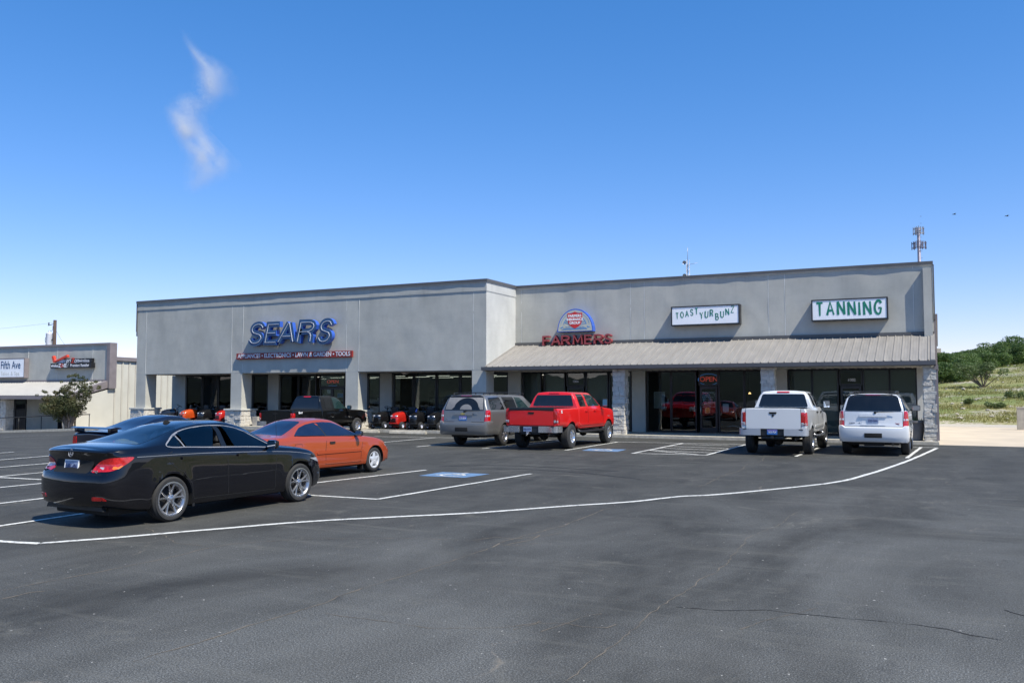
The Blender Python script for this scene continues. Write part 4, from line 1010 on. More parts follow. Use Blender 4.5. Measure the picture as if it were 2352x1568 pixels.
        sp = nt.nodes.new('ShaderNodeSeparateXYZ'); L(v, sp.inputs[0]); run = n_ramp(nt, n_noise(nt, tex_coord(nt, 'Object', (2.6, 2.6, .16)), 1.0, 4, .65), [(.54, 0), (.70, 1)])
        top = n_ramp(nt, n_math(nt, 'DIVIDE', n_math(nt, 'SUBTRACT', sp.outputs[2], 5.2), 2.0), [(.2, 0), (1, 1)])
        fleck = n_ramp(nt, n_noise(nt, tex_coord(nt, 'Object', (1, 1, 1.5)), 5.0, 5, .75), [(.64, 0), (.70, 1)])
        L(n_mix(nt, n_math(nt, 'ADD', n_math(nt, 'MULTIPLY', n_math(nt, 'MULTIPLY', run, top), .28), n_math(nt, 'MULTIPLY', fleck, .10)), c1, tuple(x * .45 for x in c)), p.inputs['Base Color'])
        p.inputs['Roughness'].default_value = .9; p.inputs['Specular IOR Level'].default_value = .25
        h = n_math(nt, 'ADD', n_math(nt, 'MULTIPLY', n_noise(nt, v, 38, 3), .3), n_noise(nt, tex_coord(nt, 'Object', (1, 1, 1.4)), 2.0, 3))
        L(n_bump(nt, h, .30, .012), p.inputs['Normal']); MATS[name] = m
    stucco('stucco', (.475, .465, .415), .17); stucco('stucco_lit', (.54, .54, .51), .2)  # second one is a paler copy with sunlight put into its colour
    pbr('coping', (.10, .098, .095), .5, bump=.1); pbr('joint', (.62, .62, .58), .8); pbr('joint_dark', (.12, .12, .12), .9)
    pbr('metal_roof', (.30, .278, .25), .5, metal=.15, var=.08, vscale=1.5, streak=(3, .6, 1))
    pbr('metal_roof_pale', (.42, .40, .37), .5, metal=.1, var=.06)
    pbr('gutter', (.085, .085, .09), .45, var=.1); pbr('soffit', (.40, .38, .34), .8, var=.15)
    pbr('beige_metal', (.58, .555, .475), .55, var=.06, vscale=.8)
    pbr('trim_mauve', (.22, .19, .19), .6)
    pbr('concrete', (.38, .35, .30), .9, var=.2, vscale=3, bump=.3, bscale=30); pbr('apron_concrete', (.50, .42, .32), .9, var=.13, vscale=.5, bump=.2, bscale=20)
    pbr('curb_concrete', (.46, .42, .34), .9, var=.25, vscale=5, bump=.3)
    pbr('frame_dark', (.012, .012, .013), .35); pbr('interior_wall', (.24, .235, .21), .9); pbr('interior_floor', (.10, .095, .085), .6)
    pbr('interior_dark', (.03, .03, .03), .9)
    m, nt, p, L = _new('blind'); v = tex_coord(nt); w = nt.nodes.new('ShaderNodeTexWave'); w.bands_direction = 'Z'; w.inputs['Scale'].default_value = 9; L(v, w.inputs['Vector'])
    L(n_mix(nt, w.outputs['Fac'], (.17, .165, .145), (.42, .40, .36)), p.inputs['Base Color']); p.inputs['Roughness'].default_value = .7; MATS['blind'] = m
    m, nt, p, L = _new('stone'); v = tex_coord(nt)
    f = n_noise(nt, v, 5, 6, .7); L(n_mix(nt, n_ramp(nt, f, [(.3, 0), (.7, 1)]), (.46, .42, .36), (.72, .68, .60)), p.inputs['Base Color']); p.inputs['Roughness'].default_value = .9
    L(n_bump(nt, n_noise(nt, v, 14, 5, .7), .9, .03), p.inputs['Normal']); MATS['stone'] = m
    pbr('stone_cap', (.52, .51, .46), .85, bump=.3, bscale=25)
    MATS['shop_glass'] = pane_glass('shop_glass')
    pbr('sign_white', (.90, .91, .92), .35, var=.03); pbr('sign_frame', (.02, .02, .022), .4); pbr('sign_green', (.010, .20, .12), .5, var=.2, vscale=8)
    pbr('navy', (.028, .08, .18), .35, var=.15); pbr('sign_blue', (.04, .12, .52), .3, var=.08)
    pbr('neon_tube', (.75, .76, .78), .3); pbr('banner_red', (.28, .028, .022), .5, var=.1); pbr('sign_letter', (.72, .73, .78), .5)
    pbr('farm_red', (.30, .05, .055), .4, var=.12, vscale=6); pbr('farm_cream', (.50, .50, .42), .5, var=.04); pbr('shield_red', (.60, .03, .03), .5); pbr('ray_blue', (.10, .26, .52), .5)
    pbr('brand_red', (.62, .06, .03), .4); pbr('sign_black', (.012, .012, .014), .35); pbr('sign_pale', (.62, .64, .74), .4); pbr('teal', (.02, .35, .32), .5)
    pbr('bark', (.20, .155, .12), .9, var=.3, vscale=8, bump=.6, bscale=30); pbr('bark_dark', (.07, .055, .045), .9, var=.3, bump=.5)
    def leaves(name, a, b, sc=.6):
        m, nt, p, L = _new(name); v = tex_coord(nt)
        oi = n_noise(nt, v, sc, 3, .6); of = n_noise(nt, v, 14, 2, .6)
        f = n_math(nt, 'ADD', n_math(nt, 'MULTIPLY', n_ramp(nt, oi, [(.35, 0), (.65, 1)]), .55), n_math(nt, 'MULTIPLY', n_ramp(nt, of, [(.3, 0), (.7, 1)]), .45))
        L(n_mix(nt, f, a, b), p.inputs['Base Color']); p.inputs['Roughness'].default_value = .55
        p.inputs['Subsurface Weight'].default_value = 0
        tr = nt.nodes.new('ShaderNodeBsdfTranslucent'); L(n_mix(nt, f, tuple(x * 1.3 for x in a), tuple(x * 1.4 for x in b)), tr.inputs[0])
        mx = nt.nodes.new('ShaderNodeMixShader'); mx.inputs[0].default_value = .38; L(p.outputs[0], mx.inputs[1]); L(tr.outputs[0], mx.inputs[2]); L(mx.outputs[0], nt.nodes['Material Output'].inputs[0])
        MATS[name] = m
    leaves('myrtle_leaf', (.040, .085, .028), (.15, .115, .045), 1.3)
    leaves('oak_leaf', (.045, .09, .022), (.14, .21, .05), .35)
    leaves('shrub_leaf', (.07, .11, .035), (.15, .19, .06), .8)
    leaves('grass_leaf', (.13, .17, .035), (.34, .28, .10), .12)
    m, nt, p, L = _new('hill_ground'); v = tex_coord(nt)
    band = n_noise(nt, tex_coord(nt, 'Object', (.16, .16, 1.1)), 1.1, 5, .6, .3); fn = n_noise(nt, v, 3.5, 6, .75)
    c = n_mix(nt, n_ramp(nt, band, [(.42, 0), (.58, 1)]), (.33, .30, .12), (.19, .225, .06))
    rock = n_math(nt, 'MULTIPLY', n_ramp(nt, n_noise(nt, tex_coord(nt, 'Object', (.2, .2, 1.6)), 1.3, 5, .65), [(.52, 0), (.60, 1)]), n_ramp(nt, fn, [(.40, 0), (.55, 1)]))
    c = n_mix(nt, rock, c, (.46, .41, .33)); c = n_mix(nt, n_math(nt, 'MULTIPLY', n_ramp(nt, fn, [(.35, 1), (.55, 0)]), .45), c, (.05, .06, .02))
    L(c, p.inputs['Base Color']); p.inputs['Roughness'].default_value = .95; L(n_bump(nt, fn, 1.0, .15), p.inputs['Normal']); MATS['hill_ground'] = m
    pbr('gravel', (.42, .38, .32), .95, var=.3, vscale=9, bump=.8, bscale=15, bdist=.03)
    pbr('far_hill', (.022, .030, .015), .95, var=.4, vscale=.05)
    pbr('galv', (.38, .38, .40), .45, metal=.6); pbr('pole_wood', (.07, .045, .035), .9, var=.3); pbr('transformer', (.62, .62, .66), .45)
    pbr('tower_steel', (.20, .19, .24), .5, metal=.4); pbr('plastic_black', (.010, .010, .011), .25, coat=.6); pbr('mower_red', (.45, .018, .012), .25, coat=.8); pbr('mower_orange', (.52, .07, .012), .3, coat=.8)
    pbr('rubber', (.025, .025, .025), .85, bump=.4); pbr('seat_vinyl', (.014, .014, .015), .5)
    pbr('planter_clay', (.16, .15, .145), .8, var=.2); pbr('iron_black', (.012, .012, .012), .5)
    MATS['neon_red'] = emit('neon_red', (1, .10, .06), .32); MATS['neon_blue'] = emit('neon_blue', (.1, .35, 1), .22); MATS['shop_lamp'] = emit('shop_lamp', (1, .96, .85), 1.3); MATS['warm_lamp'] = emit('warm_lamp', (1, .6, .25), 2.5)

def zg(x): return -0.038 * max(0.0, min(38.0, -x - 36.0))

def build_ground():
    xs = [-600, -300, -160, -110, -74] + list(range(-70, -34, 4)) + [-20, 0, 20, 60, 150, 300, 600]
    ys = [-600, -200, -60, 0, 20, 40, 60, 100, 200, 400, 900]
    bm = NB(); V = [[bm.verts.new((x, y, zg(x))) for x in xs] for y in ys]
    for j in range(len(ys) - 1):
        for i in range(len(xs) - 1): bm.faces.new((V[j][i], V[j][i + 1], V[j + 1][i + 1], V[j + 1][i]))
    obj('ground', bm, MATS['asphalt'], smooth=60, kind='structure')
    # pale concrete drive to the right of the building
    bm = NB(); box(bm, -.02, 60, 35.95, 55.2, -.05, .006); obj('concrete_drive', bm, MATS['apron_concrete'], kind='structure')
    bm = NB(); box(bm, -.02, 60, 55.2, 60.0, -.05, .012); obj('gravel_verge', bm, MATS['gravel'], kind='structure')

def line(pts, w=.10, mat='line_paint', name='parking_line', lift=.005, jit=.004):
    rnd = random.Random(int(abs(pts[0][0] * 77 + pts[0][1] * 31)) + len(pts))
    P = [G(x, y) for x, y in pts]; P = [(p.x, p.y) for p in P]
    d = []
    for a, b in zip(P, P[1:]):
        n = max(1, int(math.dist(a, b) / .4))
        for k in range(n): d.append((a[0] + (b[0] - a[0]) * k / n, a[1] + (b[1] - a[1]) * k / n))
    d.append(P[-1]); d = [d[0]] + [(x + rnd.uniform(-jit, jit) * 2, y + rnd.uniform(-jit, jit) * 2) for x, y in d[1:-1]] + [d[-1]]
    n = len(d); ws = [w * (1 + rnd.uniform(-.10, .10)) for _ in d]; o = stroke_outline(d, ws); bm = NB()
    Lp = [bm.verts.new((x, y, zg(x) + lift)) for x, y in o[:n]]; Rp = [bm.verts.new((x, y, zg(x) + lift)) for x, y in o[n:][::-1]]
    for i in range(n - 1): bm.faces.new((Rp[i], Rp[i + 1], Lp[i + 1], Lp[i]))
    bmesh.ops.recalc_face_normals(bm, faces=bm.faces[:])
    for f in bm.faces:
        if f.normal.z < 0: f.normal_flip()
    return obj(name, bm, MATS[mat], kind='structure')

def build_markings():
    line(smooth_open([(-60, 1236), (0, 1243), (92, 1248)], 3), .11, name='lane_line')
    line(smooth_open([(92, 1247.5), (270, 1234), (480, 1216), (700, 1198), (900, 1187), (1100, 1177), (1300, 1162), (1450, 1152), (1560, 1140), (1640, 1136), (1800, 1121), (1920, 1107), (1990, 1090), (2050, 1071), (2100, 1052), (2152, 1029)], 4), .11, name='lane_line')
    for k, q in enumerate([[(690, 1112.5), (979, 1079)], [(660, 1133), (709, 1137), (868, 1146.5)], [(868, 1146.5), (1220, 1088)],
              [(858, 1002), (1000, 1004.5), (1200, 1009), (1412, 1014.5), (1700, 1020), (1890, 1023), (2154, 1027.5)],
              [(800, 1024), (880, 1015.6), (1002, 1004.6)], [(957, 1026), (1135, 1008)], [(1108, 1030), (1290, 1012)], [(1298, 1034), (1418, 1015)],
              [(1452, 1041), (1622, 1045)], [(1452, 1041), (1569, 1017.5)], [(1622, 1045), (1712, 1021)], [(1557, 1020), (1691, 1024)], [(1537, 1024.6), (1672, 1029.5)], [(1515, 1028.8), (1655, 1034)], [(1491.6, 1033.7), (1636, 1040)], [(1491, 1033.7), (1604, 1044)],
              [(1828, 1048), (1892, 1023)], [(2083, 1052), (2116, 1027)],
              [(0, 1003), (260, 993)], [(-60, 1042), (0, 1040), (32, 1038)], [(-60, 1061), (0, 1056), (250, 1036)], [(-60, 1079), (0, 1073), (300, 1048)], [(-60, 1100), (0, 1094), (330, 1063)],
              [(-60, 1093), (0, 1096.5), (98, 1101.5), (420, 1117), (709, 1136)], [(-60, 1126), (0, 1119), (330, 1087)], [(-60, 1163), (0, 1156), (380, 1111)], [(-60, 1218), (0, 1208), (180, 1181), (500, 1136)]]):
        line(q, .10, lift=.005 if k % 3 == 0 else (.0065 if k % 3 == 1 else .008))
    for quad, rot in (([(962, 1092.5), (1015, 1084), (1125, 1088.5), (1068, 1097)], 1), ([(1336, 1034.6), (1355, 1030), (1439, 1032), (1418, 1037.4)], 1)):
        P = [G(*q) for q in quad]; bm = NB(); bm.faces.new([bm.verts.new((p.x, p.y, .006)) for p in P]); bmesh.ops.recalc_face_normals(bm, faces=bm.faces[:])
        if bm.faces[:][0].normal.z < 0: bm.faces[:][0].normal_flip()
        obj('accessible_bay_marking', bm, MATS['blue_paint'], kind='structure')
        c = sum(P, Vector()) / 4; ex = ((P[2] - P[0]) + (P[3] - P[0]) * 0).normalized(); ex = ((P[2] + P[3]) / 2 - (P[0] + P[1]) / 2).normalized() if False else (P[1] - P[2]).normalized(); ey = (P[1] - P[0]).normalized()
        ex = -((P[1] - P[2]).normalized()); s = .62
        # wheelchair figure
        fig = [[(-.10, .62), (-.08, .15), (.30, .12), (.46, -.32), (.60, -.30)], [(-.08, .38), (.24, .36)], [(-.20 + .0, .30), (-.42, .05), (-.46, -.22), (-.30, -.50), (0, -.58), (.26, -.48), (.36, -.28)]]
        bm = NB()
        for l in fig:
            l = smooth_open(l, 3) if len(l) > 5 else l
            d = [(c + ex * (a * s) * -1 + ey * (b * s)) for a, b in l]; o = stroke_outline([(q.x, q.y) for q in d], .075); n = len(d)
            A = [bm.verts.new((x, y, .011)) for x, y in o[:n]]; B = [bm.verts.new((x, y, .011)) for x, y in o[n:][::-1]]
            for i in range(n - 1): bm.faces.new((B[i], B[i + 1], A[i + 1], A[i]))
        for f in bm.faces:
            f.normal_update()
            if f.normal.z < 0: f.normal_flip()
        hd = c + ex * (.10 * s) + ey * (.80 * s) ; f = bm.faces.new([bm.verts.new((hd.x + .055 * math.cos(a), hd.y + .055 * math.sin(a), .011)) for a in [k * .5236 for k in range(12)]])
        obj('accessible_symbol', bm, MATS['line_paint'], kind='structure')
    pbr('tyre_rub', (.017, .017, .016), .8)
    for pts in ([(1010, 1071), (1120, 1068), (1250, 1072), (1420, 1082)], [(1080, 1076), (1200, 1077), (1340, 1086), (1470, 1100)], ): line(smooth_open(pts, 4), .09, 'tyre_rub', 'tyre_mark', .0035, .01)
    # open cracks wandering across the near lot
    pbr('crack_dark', (.016, .015, .014), .95); pbr('crack_dust', (.15, .125, .095), .95, var=.3)
    for pts, w, mt in (([(2310, 1400), (2600, 1520)], .018, 'crack_dark'), ([(1555, 1393), (1660, 1400), (1760, 1398), (1900, 1412), (2080, 1432), (2200, 1445), (2352, 1478)], .02, 'crack_dark'), ([(1300, 1565), (1400, 1480), (1560, 1380), (1640, 1310), (1740, 1220), (1840, 1175)], .011, 'crack_dust'),
                       ([(300, 1520), (560, 1440), (760, 1380), (980, 1300), (1180, 1240), (1420, 1165)], .022, 'crack_dust'), ([(0, 1355), (150, 1325), (330, 1290), (520, 1250), (700, 1236), (940, 1236), (1120, 1243)], .018, 'crack_dust'),
                       ([(330, 1213), (400, 1245), (490, 1256)], .014, 'crack_dust'), ([(1080, 1240), (1130, 1233), (1180, 1236), (1260, 1228), (1300, 1220)], .02, 'crack_dust'), ([(1170, 1250), (1215, 1240), (1240, 1225)], .03, 'crack_dust'), ([(1120, 1248), (1190, 1252), (1250, 1244)], .015, 'crack_dust'), ([(1230, 1432), (1290, 1430), (1330, 1438), (1380, 1440), (1420, 1425)], .016, 'crack_dust'), ([(1240, 1450), (1300, 1428), (1350, 1410), (1390, 1405)], .012, 'crack_dust'), ([(1180, 1445), (1230, 1432), (1250, 1415)], .01, 'crack_dust'), ([(1700, 1445), (1760, 1420), (1830, 1402), (1880, 1390)], .012, 'crack_dust'), ([(0, 1375), (60, 1360), (130, 1352)], .03, 'crack_dust'), ([(750, 1408), (880, 1425), (980, 1440), (1150, 1440), (1270, 1425)], .012, 'crack_dust'), ([(1600, 1118), (1680, 1085), (1760, 1050)], .022, 'crack_dust'), ([(1450, 1150), (1620, 1145)], .01, 'crack_dark')):
        q = []
        rnd = random.Random(len(q) + int(pts[0][0]))
        P = [G(*p) for p in pts]
        for a, b in zip(P, P[1:]):
            n = max(2, int((b - a).length / .09))
            for k in range(n): q.append(a + (b - a) * k / n)
        off = 0; d = []
        for k, pnt in enumerate(q):
            off = off * .9 + rnd.uniform(-.022, .022); d.append((pnt.x + off + .05 * math.sin(k * .17), pnt.y + off * .8))
        n = len(d); o = stroke_outline(d, [w * rnd.uniform(.15, 1.0) for _ in d]); bm = NB()
        A = [bm.verts.new((x, y, .003)) for x, y in o[:n]]; B = [bm.verts.new((x, y, .003)) for x, y in o[n:][::-1]]
        for i in range(n - 1):
            f = bm.faces.new((B[i], B[i + 1], A[i + 1], A[i])); f.normal_update()
            if f.normal.z < 0: f.normal_flip()
        obj('asphalt_crack', bm, MATS[mt], kind='structure')

# ---------------------------------------------------------------- shops
YS, YG, YW, ZS, ZT = 36.0, 38.9, 39.15, 3.0, 7.30     # pillar face, glass, upper wall; beam underside, parapet
XL, XC, XR = -42.3, -19.04, -.10
def wavy_wall(bm, x0, x1, y, z0, z1, amp=.014, seed=0, holes=(), sx=.16, mi=0):
    nx = max(2, int((x1 - x0) / sx)); nz = max(2, int((z1 - z0) / .16))
    V = []
    for j in range(nz + 1):
        row = []
        for i in range(nx + 1):
            x = x0 + (x1 - x0) * i / nx; z = z0 + (z1 - z0) * j / nz
            e = min(i, nx - i, j, nz - j); a = amp if e else 0
            row.append(bm.verts.new((x, y - a * (noise.noise(Vector((x * .9 + seed, z * .8, 0))) + .5 * noise.noise(Vector((x * 2.3, z * 1.5, seed + 5)))), z)))
        V.append(row)
    for j in range(nz):
        for i in range(nx):
            f = bm.faces.new((V[j][i], V[j][i + 1], V[j + 1][i + 1], V[j + 1][i])); f.smooth = True; f.material_index = mi

def stone_pillar(parent, x0, x1, y0, y1, z0, z1, seed=1, name='stone_pillar', course=.15):
    rnd = random.Random(seed); bm = NB(); g = .006
    box(bm, x0 + .03, x1 - .03, y0 + .03, y1 - .03, z0, z1)
    z = z0
    while z < z1 - .02:
        h = min(course * rnd.choice((.6, .8, 1, 1.25, 1.5)), z1 - z)
        if z1 - z - h < .05: h = z1 - z
        for face in range(4):
            a, b = (x0, x1) if face < 2 else (y0, y1); p = a
            while p < b - .02:
                l = min(rnd.uniform(.16, .42), b - p)
                if b - p - l < .09: l = b - p
                d = rnd.uniform(-.01, .045); q0, q1 = p + g, p + l - g
                if face == 0: args = (q0, q1, y0 - d, y0 + .05)
                elif face == 1: args = (q0, q1, y1 - .05, y1 + d)
                elif face == 2: args = (x0 - d, x0 + .05, q0, q1)
                else: args = (x1 - .05, x1 + d, q0, q1)
                nv = len(bm.verts); vs = box(bm, *args, z + g, z + h - g)
                for v in vs: v.co += Vector([rnd.uniform(-.007, .007) for _ in range(3)])
                p += l
        z += h
    bmesh.ops.subdivide_edges(bm, edges=[e for e in bm.edges if e.calc_length() > .07], cuts=2, use_grid_fill=True)
    for v in bm.verts:
        n = noise.noise_vector(v.co * 9 + Vector((seed, 0, 0))) * .012; v.co += n
    return obj(name, bm, MATS['stone'], parent)

def build_shops():
    B = empty('shopping_building', (0, 0, 0), label='long low grey stucco retail building with metal awning and glass shop fronts', cat='building')
    # --- left block, upper wall
    bm = NB(); wavy_wall(bm, XL, XC, YS, ZS, 6.70, .012, 3)
    wavy_wall(bm, XL - .02, XC + .02, YS - .028, 6.735, 7.16, .016, 9); 
    box(bm, XL + .0, XC, YS + .01, YS + .3, 6.70, 6.735)
    box(bm, XL, XC, YS + .004, YS + .35, 2.99, 3.0)
    o = obj('front_wall', bm, MATS['stucco'], B)
    bm = NB()   # return wall facing the sun, that light put into its paler stucco; hides the step back to the right block
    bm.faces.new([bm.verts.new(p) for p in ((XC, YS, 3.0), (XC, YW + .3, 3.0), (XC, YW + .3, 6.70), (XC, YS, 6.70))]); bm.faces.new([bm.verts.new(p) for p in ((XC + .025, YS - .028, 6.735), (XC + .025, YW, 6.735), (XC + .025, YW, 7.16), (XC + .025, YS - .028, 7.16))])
    box(bm, XC - .1, XC + .025, YS - .028, YW, 6.73, 6.735); obj('return_wall', bm, MATS['stucco_lit'], B)
    # --- right block
    bm = NB(); wavy_wall(bm, XC, XR, YW, 4.42, 7.16, .016, 21); o = obj('front_wall', bm, MATS['stucco'], B)
    # masses behind
    bm = NB(); box(bm, XL + .02, XC - .06, YS + .3, 62, 3.02, 7.0); box(bm, XC, XR - .05, YW + .06, 62, 2.95, 7.0); box(bm, XR - .35, XR - .04, YG, 62, 0, 7.0); box(bm, XL, XL + .01, YS, 62, 3, 7.16); obj('building_mass', bm, MATS['stucco'], B)
    wl = WX(403.5, YG); bm = NB(); box(bm, wl - .3, wl, YG - .02, 62, 0, 2.96); obj('side_wall', bm, MATS['stucco'], B)
    # coping
    bm = NB(); box(bm, XL - .06, XC + .07, YS - .085, YS + .25, 7.16, 7.30); box(bm, XC - .25, XC + .075, YS - .02, YW, 7.162, 7.302); box(bm, XC + .08, XR + .03, YW - .065, YW + .25, 7.158, 7.298)
    box(bm, XL - .07, XL - .005, YS - .05, YS + .3, 5.5, 7.16); box(bm, XR + .005, XR + .06, YW - .035, YW + .3, 4.9, 7.158)
    obj('coping', bm, MATS['coping'], B)
    bm = NB(); box(bm, XL - .03, XC + .04, YS - .06, YS, 7.135, 7.16); box(bm, XC + .03, XC + .045, YS - .05, YW, 7.133, 7.158); box(bm, XC + .05, XR, YW - .045, YW, 7.135, 7.158)
    box(bm, XL + .02, XC + .02, YS - .012, YS + .02, 6.70, 6.722); box(bm, XC - .01, XC + .012, YS, YW, 6.70, 6.722)
    for x, sg in ((332.5, 1), (530, 1), (556, 1), (794, 1), (823, 1), (1087, 1)):
        X = WX(x, YS); box(bm, X - .013, X + .013, YS - .006, YS + .02, 3.01, 6.69)
    for x in (1198, 1450, 1482, 1769, 1807, 2104): X = WX(x, YW); box(bm, X - .013, X + .013, YW - .006, YW + .02, 4.43, 7.13)
    obj('wall_joints', bm, MATS['joint'], B)  # pale strips put the sunlit edges of the joints into colour
    bm = NB()  # dark strips by joints and band paint their groove shade; plus the real flashing
    for x in (332.5, 530, 556, 794, 823, 1087): X = WX(x, YS); box(bm, X - .022, X - .014, YS - .004, YS + .02, 3.01, 6.69)
    for x in (1198, 1450, 1482, 1769, 1807, 2104): X = WX(x, YW); box(bm, X + .014, X + .020, YW - .004, YW + .02, 4.43, 7.13)
    box(bm, XL, XC - .005, YS - .006, YS + .02, 6.723, 6.733)
    box(bm, XC + .02, XR, YW - .07, YW, 4.28, 4.42); obj('flashing_and_joint_shade', bm, MATS['coping'], B)
    # --- pillars on the left block
    ed = [(313.7, 332.6), (529.7, 553), (793.5, 820.5), (1084, 1117)]
    for k, (a, b) in enumerate(ed):
        x0 = XL if k == 0 else WX(a, YS); x1 = XC if k == 3 else x0 + .78
        bm = NB(); box(bm, x0, x1, YS + .003, YS + .78, 0.1 if k == 3 else 1.0, 3.0); p = obj('pillar', bm, MATS['stucco'], B)
        if k < 3:
            stone_pillar(p, x0 - .17, x1 + .17, YS - .20, YS + .95, zg(x0) - .1, .96, 10 + k, 'stone_base', .2)
            bm = NB(); box(bm, x0 - .24, x1 + .24, YS - .27, YS + 1.02, .96, 1.05, bev=.012); obj('stone_cap', bm, MATS['stone_cap'], p)
    # soffits
    bm = NB(); box(bm, XL, XC, YS + .02, YG + .4, 2.975, 2.99); obj('soffit', bm, MATS['soffit'], B)
    bm = NB(); box(bm, XC, XR, YS + .12, YG + .3, 2.95, 2.965)
    x = XC + .1
    while x < XR: box(bm, x, x + .05, YS + .12, YG - .05, 2.93, 2.95); x += .305
    obj('soffit', bm, MATS['soffit'], B)
    # --- awning
    ez, ey, rz, ry = 3.13, 35.82, 4.28, YW - .02
    aw = NB(); aw.faces.new([aw.verts.new(p) for p in ((XC, ey, ez), (XR, ey, ez), (XR, ry, rz), (XC, ry, rz))])
    aw.faces.new([aw.verts.new(p) for p in ((XC, ry, rz - .03), (XR, ry, rz - .03), (XR, ey, ez - .03), (XC, ey, ez - .03))])
    sl = (rz - ez) / (ry - ey); x = XC + .12; k = 0
    while x < XR - .02:
        prof = ((-.030, 0), (-.014, .034), (.014, .034), (.030, 0)); a = [aw.verts.new((x + u, ey, ez + v)) for u, v in prof]; b = [aw.verts.new((x + u, ry, rz + v)) for u, v in prof]
        for i in range(3): aw.faces.new((a[i], a[i + 1], b[i + 1], b[i]))
        for u in (.10, .20):
            a = [aw.verts.new((x + u + q, ey, ez + v)) for q, v in ((-.012, .001), (0, .008), (.012, .001))]; b = [aw.verts.new((x + u + q, ry, rz + v)) for q, v in ((-.012, .001), (0, .008), (.012, .001))]
            for i in range(2): aw.faces.new((a[i], a[i + 1], b[i + 1], b[i]))
        x += .305
    A = obj('awning', aw, MATS['metal_roof'], B)
    bm = NB(); box(bm, XC - .12, XR + .04, ey - .12, ey - .005, 2.97, 3.125); box(bm, XC - .12, XR + .04, ey - .005, ey + .28, 2.955, 2.97); obj('gutter', bm, MATS['gutter'], A)
    bm = NB()   # rake trim at both ends
    prism(bm, [(ey, ez + .045), (ry, rz + .045), (ry, rz - .1), (ey, ez - .1)], XR - .13, XR + .02, plane='yz'); obj('rake_trim', bm, MATS['metal_roof'], A); bm = NB(); prism(bm, [(ey, ez + .04), (ry, rz + .04), (ry, rz - .02), (ey, ez - .02)], XC + .003, XC + .07, plane='yz'); obj('rake_trim', bm, MATS['metal_roof'], A)
    # --- stone pillars under the awning
    for k, (a, b) in enumerate(((1408, 1430), (1748, 1771))):
        X = WX(a, 36.1); stone_pillar(B, X, X + .52, 36.1, 36.62, .1, 2.95, 30 + k)
    stone_pillar(B, -.50, -.06, 36.12, 37.0, .0, 2.95, 44)
    # right end trim seen edge on, eave gutter of the side, downpipe
    bm = NB(); box(bm, XR + .0, XR + .10, 36.1, 36.25, .15, 3.0); box(bm, XR, XR + .14, 39.4, 62, 4.9, 5.15); box(bm, XR + .0, XR + .09, 39.3, 39.42, .1, 4.9); box(bm, XR - .02, XR + .12, 36.05, 39.3, 2.80, 2.97); obj('side_gutter', bm, MATS['trim_mauve'], B)
    bm = NB(); box(bm, XR - .02, XR + .26, 44.0, 44.25, 3.75, 3.95, bev=.02); obj('wall_light', bm, MATS['soffit'], B)
    bm = NB(); box(bm, XL - .22, XL - .06, 36.1, 36.3, 5.25, 5.55, bev=.02); obj('wall_light', bm, MATS['gutter'], B)
    # --- sidewalk with curb
    bm = NB(); box(bm, XL - .6, XC + .3, 35.75, YG + .2, -.4, .12); box(bm, XC + .3, -.02, 35.78, YG + .2, -.1, .12); obj('sidewalk', bm, MATS['curb_concrete'], kind='structure')
    # --- shop fronts
    zt = 2.86
    def pane(a, b, z0=.20, z1=zt, back=None, parent=B, mull=.045, kind='window'):
        x0, x1 = WX(a, YG), WX(b, YG)
        bm = NB(); m = mull
        box(bm, x0 - m, x0 + .01, YG - .06, YG + .05, z0 - .06, z1 + .06); box(bm, x1 - .01, x1 + m, YG - .06, YG + .05, z0 - .06, z1 + .06)
        box(bm, x0 + .011, x1 - .011, YG - .055, YG + .045, z0 - .06, z0); box(bm, x0 + .011, x1 - .011, YG - .055, YG + .045, z1, z1 + .06)
        f = obj(kind, bm, MATS['frame_dark'], parent)
        bm = NB(); box(bm, x0 + .012, x1 - .012, YG - .01, YG - .004, z0 + .002, z1 - .002); obj('pane', bm, MATS['shop_glass'], f)
        if back:
            bm = NB(); box(bm, x0 - .02, x1 + .02, YG + .12, YG + .14, z0 + .02, z1); obj('blind', bm, MATS[back], f)
        return f
    def wall(a, b, y0=YG - .06):
        bm = NB(); box(bm, WX(a, YG), WX(b, YG), y0, YG + .2, .12, 2.965); return obj('wall_pier', bm, MATS['stucco'], B)
    def door(a, b, split=False, back=None):
        f = pane(a, b, 2.30, zt, back); x0, x1 = WX(a, YG), WX(b, YG); D = empty('door', (0, 0, 0), parent=B)
        parts = [(x0, (x0 + x1) / 2), ((x0 + x1) / 2, x1)] if split else [(x0, x1)]
        for p, q in parts:
            bm = NB(); s = .09
            box(bm, p, p + s, YG - .05, YG + .03, .14, 2.22); box(bm, q - s, q, YG - .05, YG + .03, .14, 2.22); box(bm, p + s, q - s, YG - .048, YG + .028, .14, .38); box(bm, p + s, q - s, YG - .048, YG + .028, 2.10, 2.22)
            obj('door_frame', bm, MATS['frame_dark'], D)
            bm = NB(); box(bm, p + s, q - s, YG - .01, YG - .004, .38, 2.10); obj('pane', bm, MATS['shop_glass'], D)
            bm = NB(); tube(bm, [(p + s * .5, YG - .06, .95), (p + s * .5, YG - .12, 1.0), (p + s * .5, YG - .12, 1.3), (p + s * .5, YG - .06, 1.35)], .014, 6); obj('door_handle', bm, MATS['steel'], D)
        return D
    for a, b in ((430, 464), (468, 500), (504, 549), (571, 579), (583, 615), (646, 684), (688, 726)): pane(a, b)
    wall(404, 427); wall(617, 641); door(736, 792, True)
    for a, b in ((836, 844), (848, 872), (907, 949), (953, 1001), (1006, 1055), (1060, 1084), (1128, 1166)): pane(a, b)
    wall(874, 901); wall(1168, 1197)
    pane(1204, 1242, back='interior_wall')
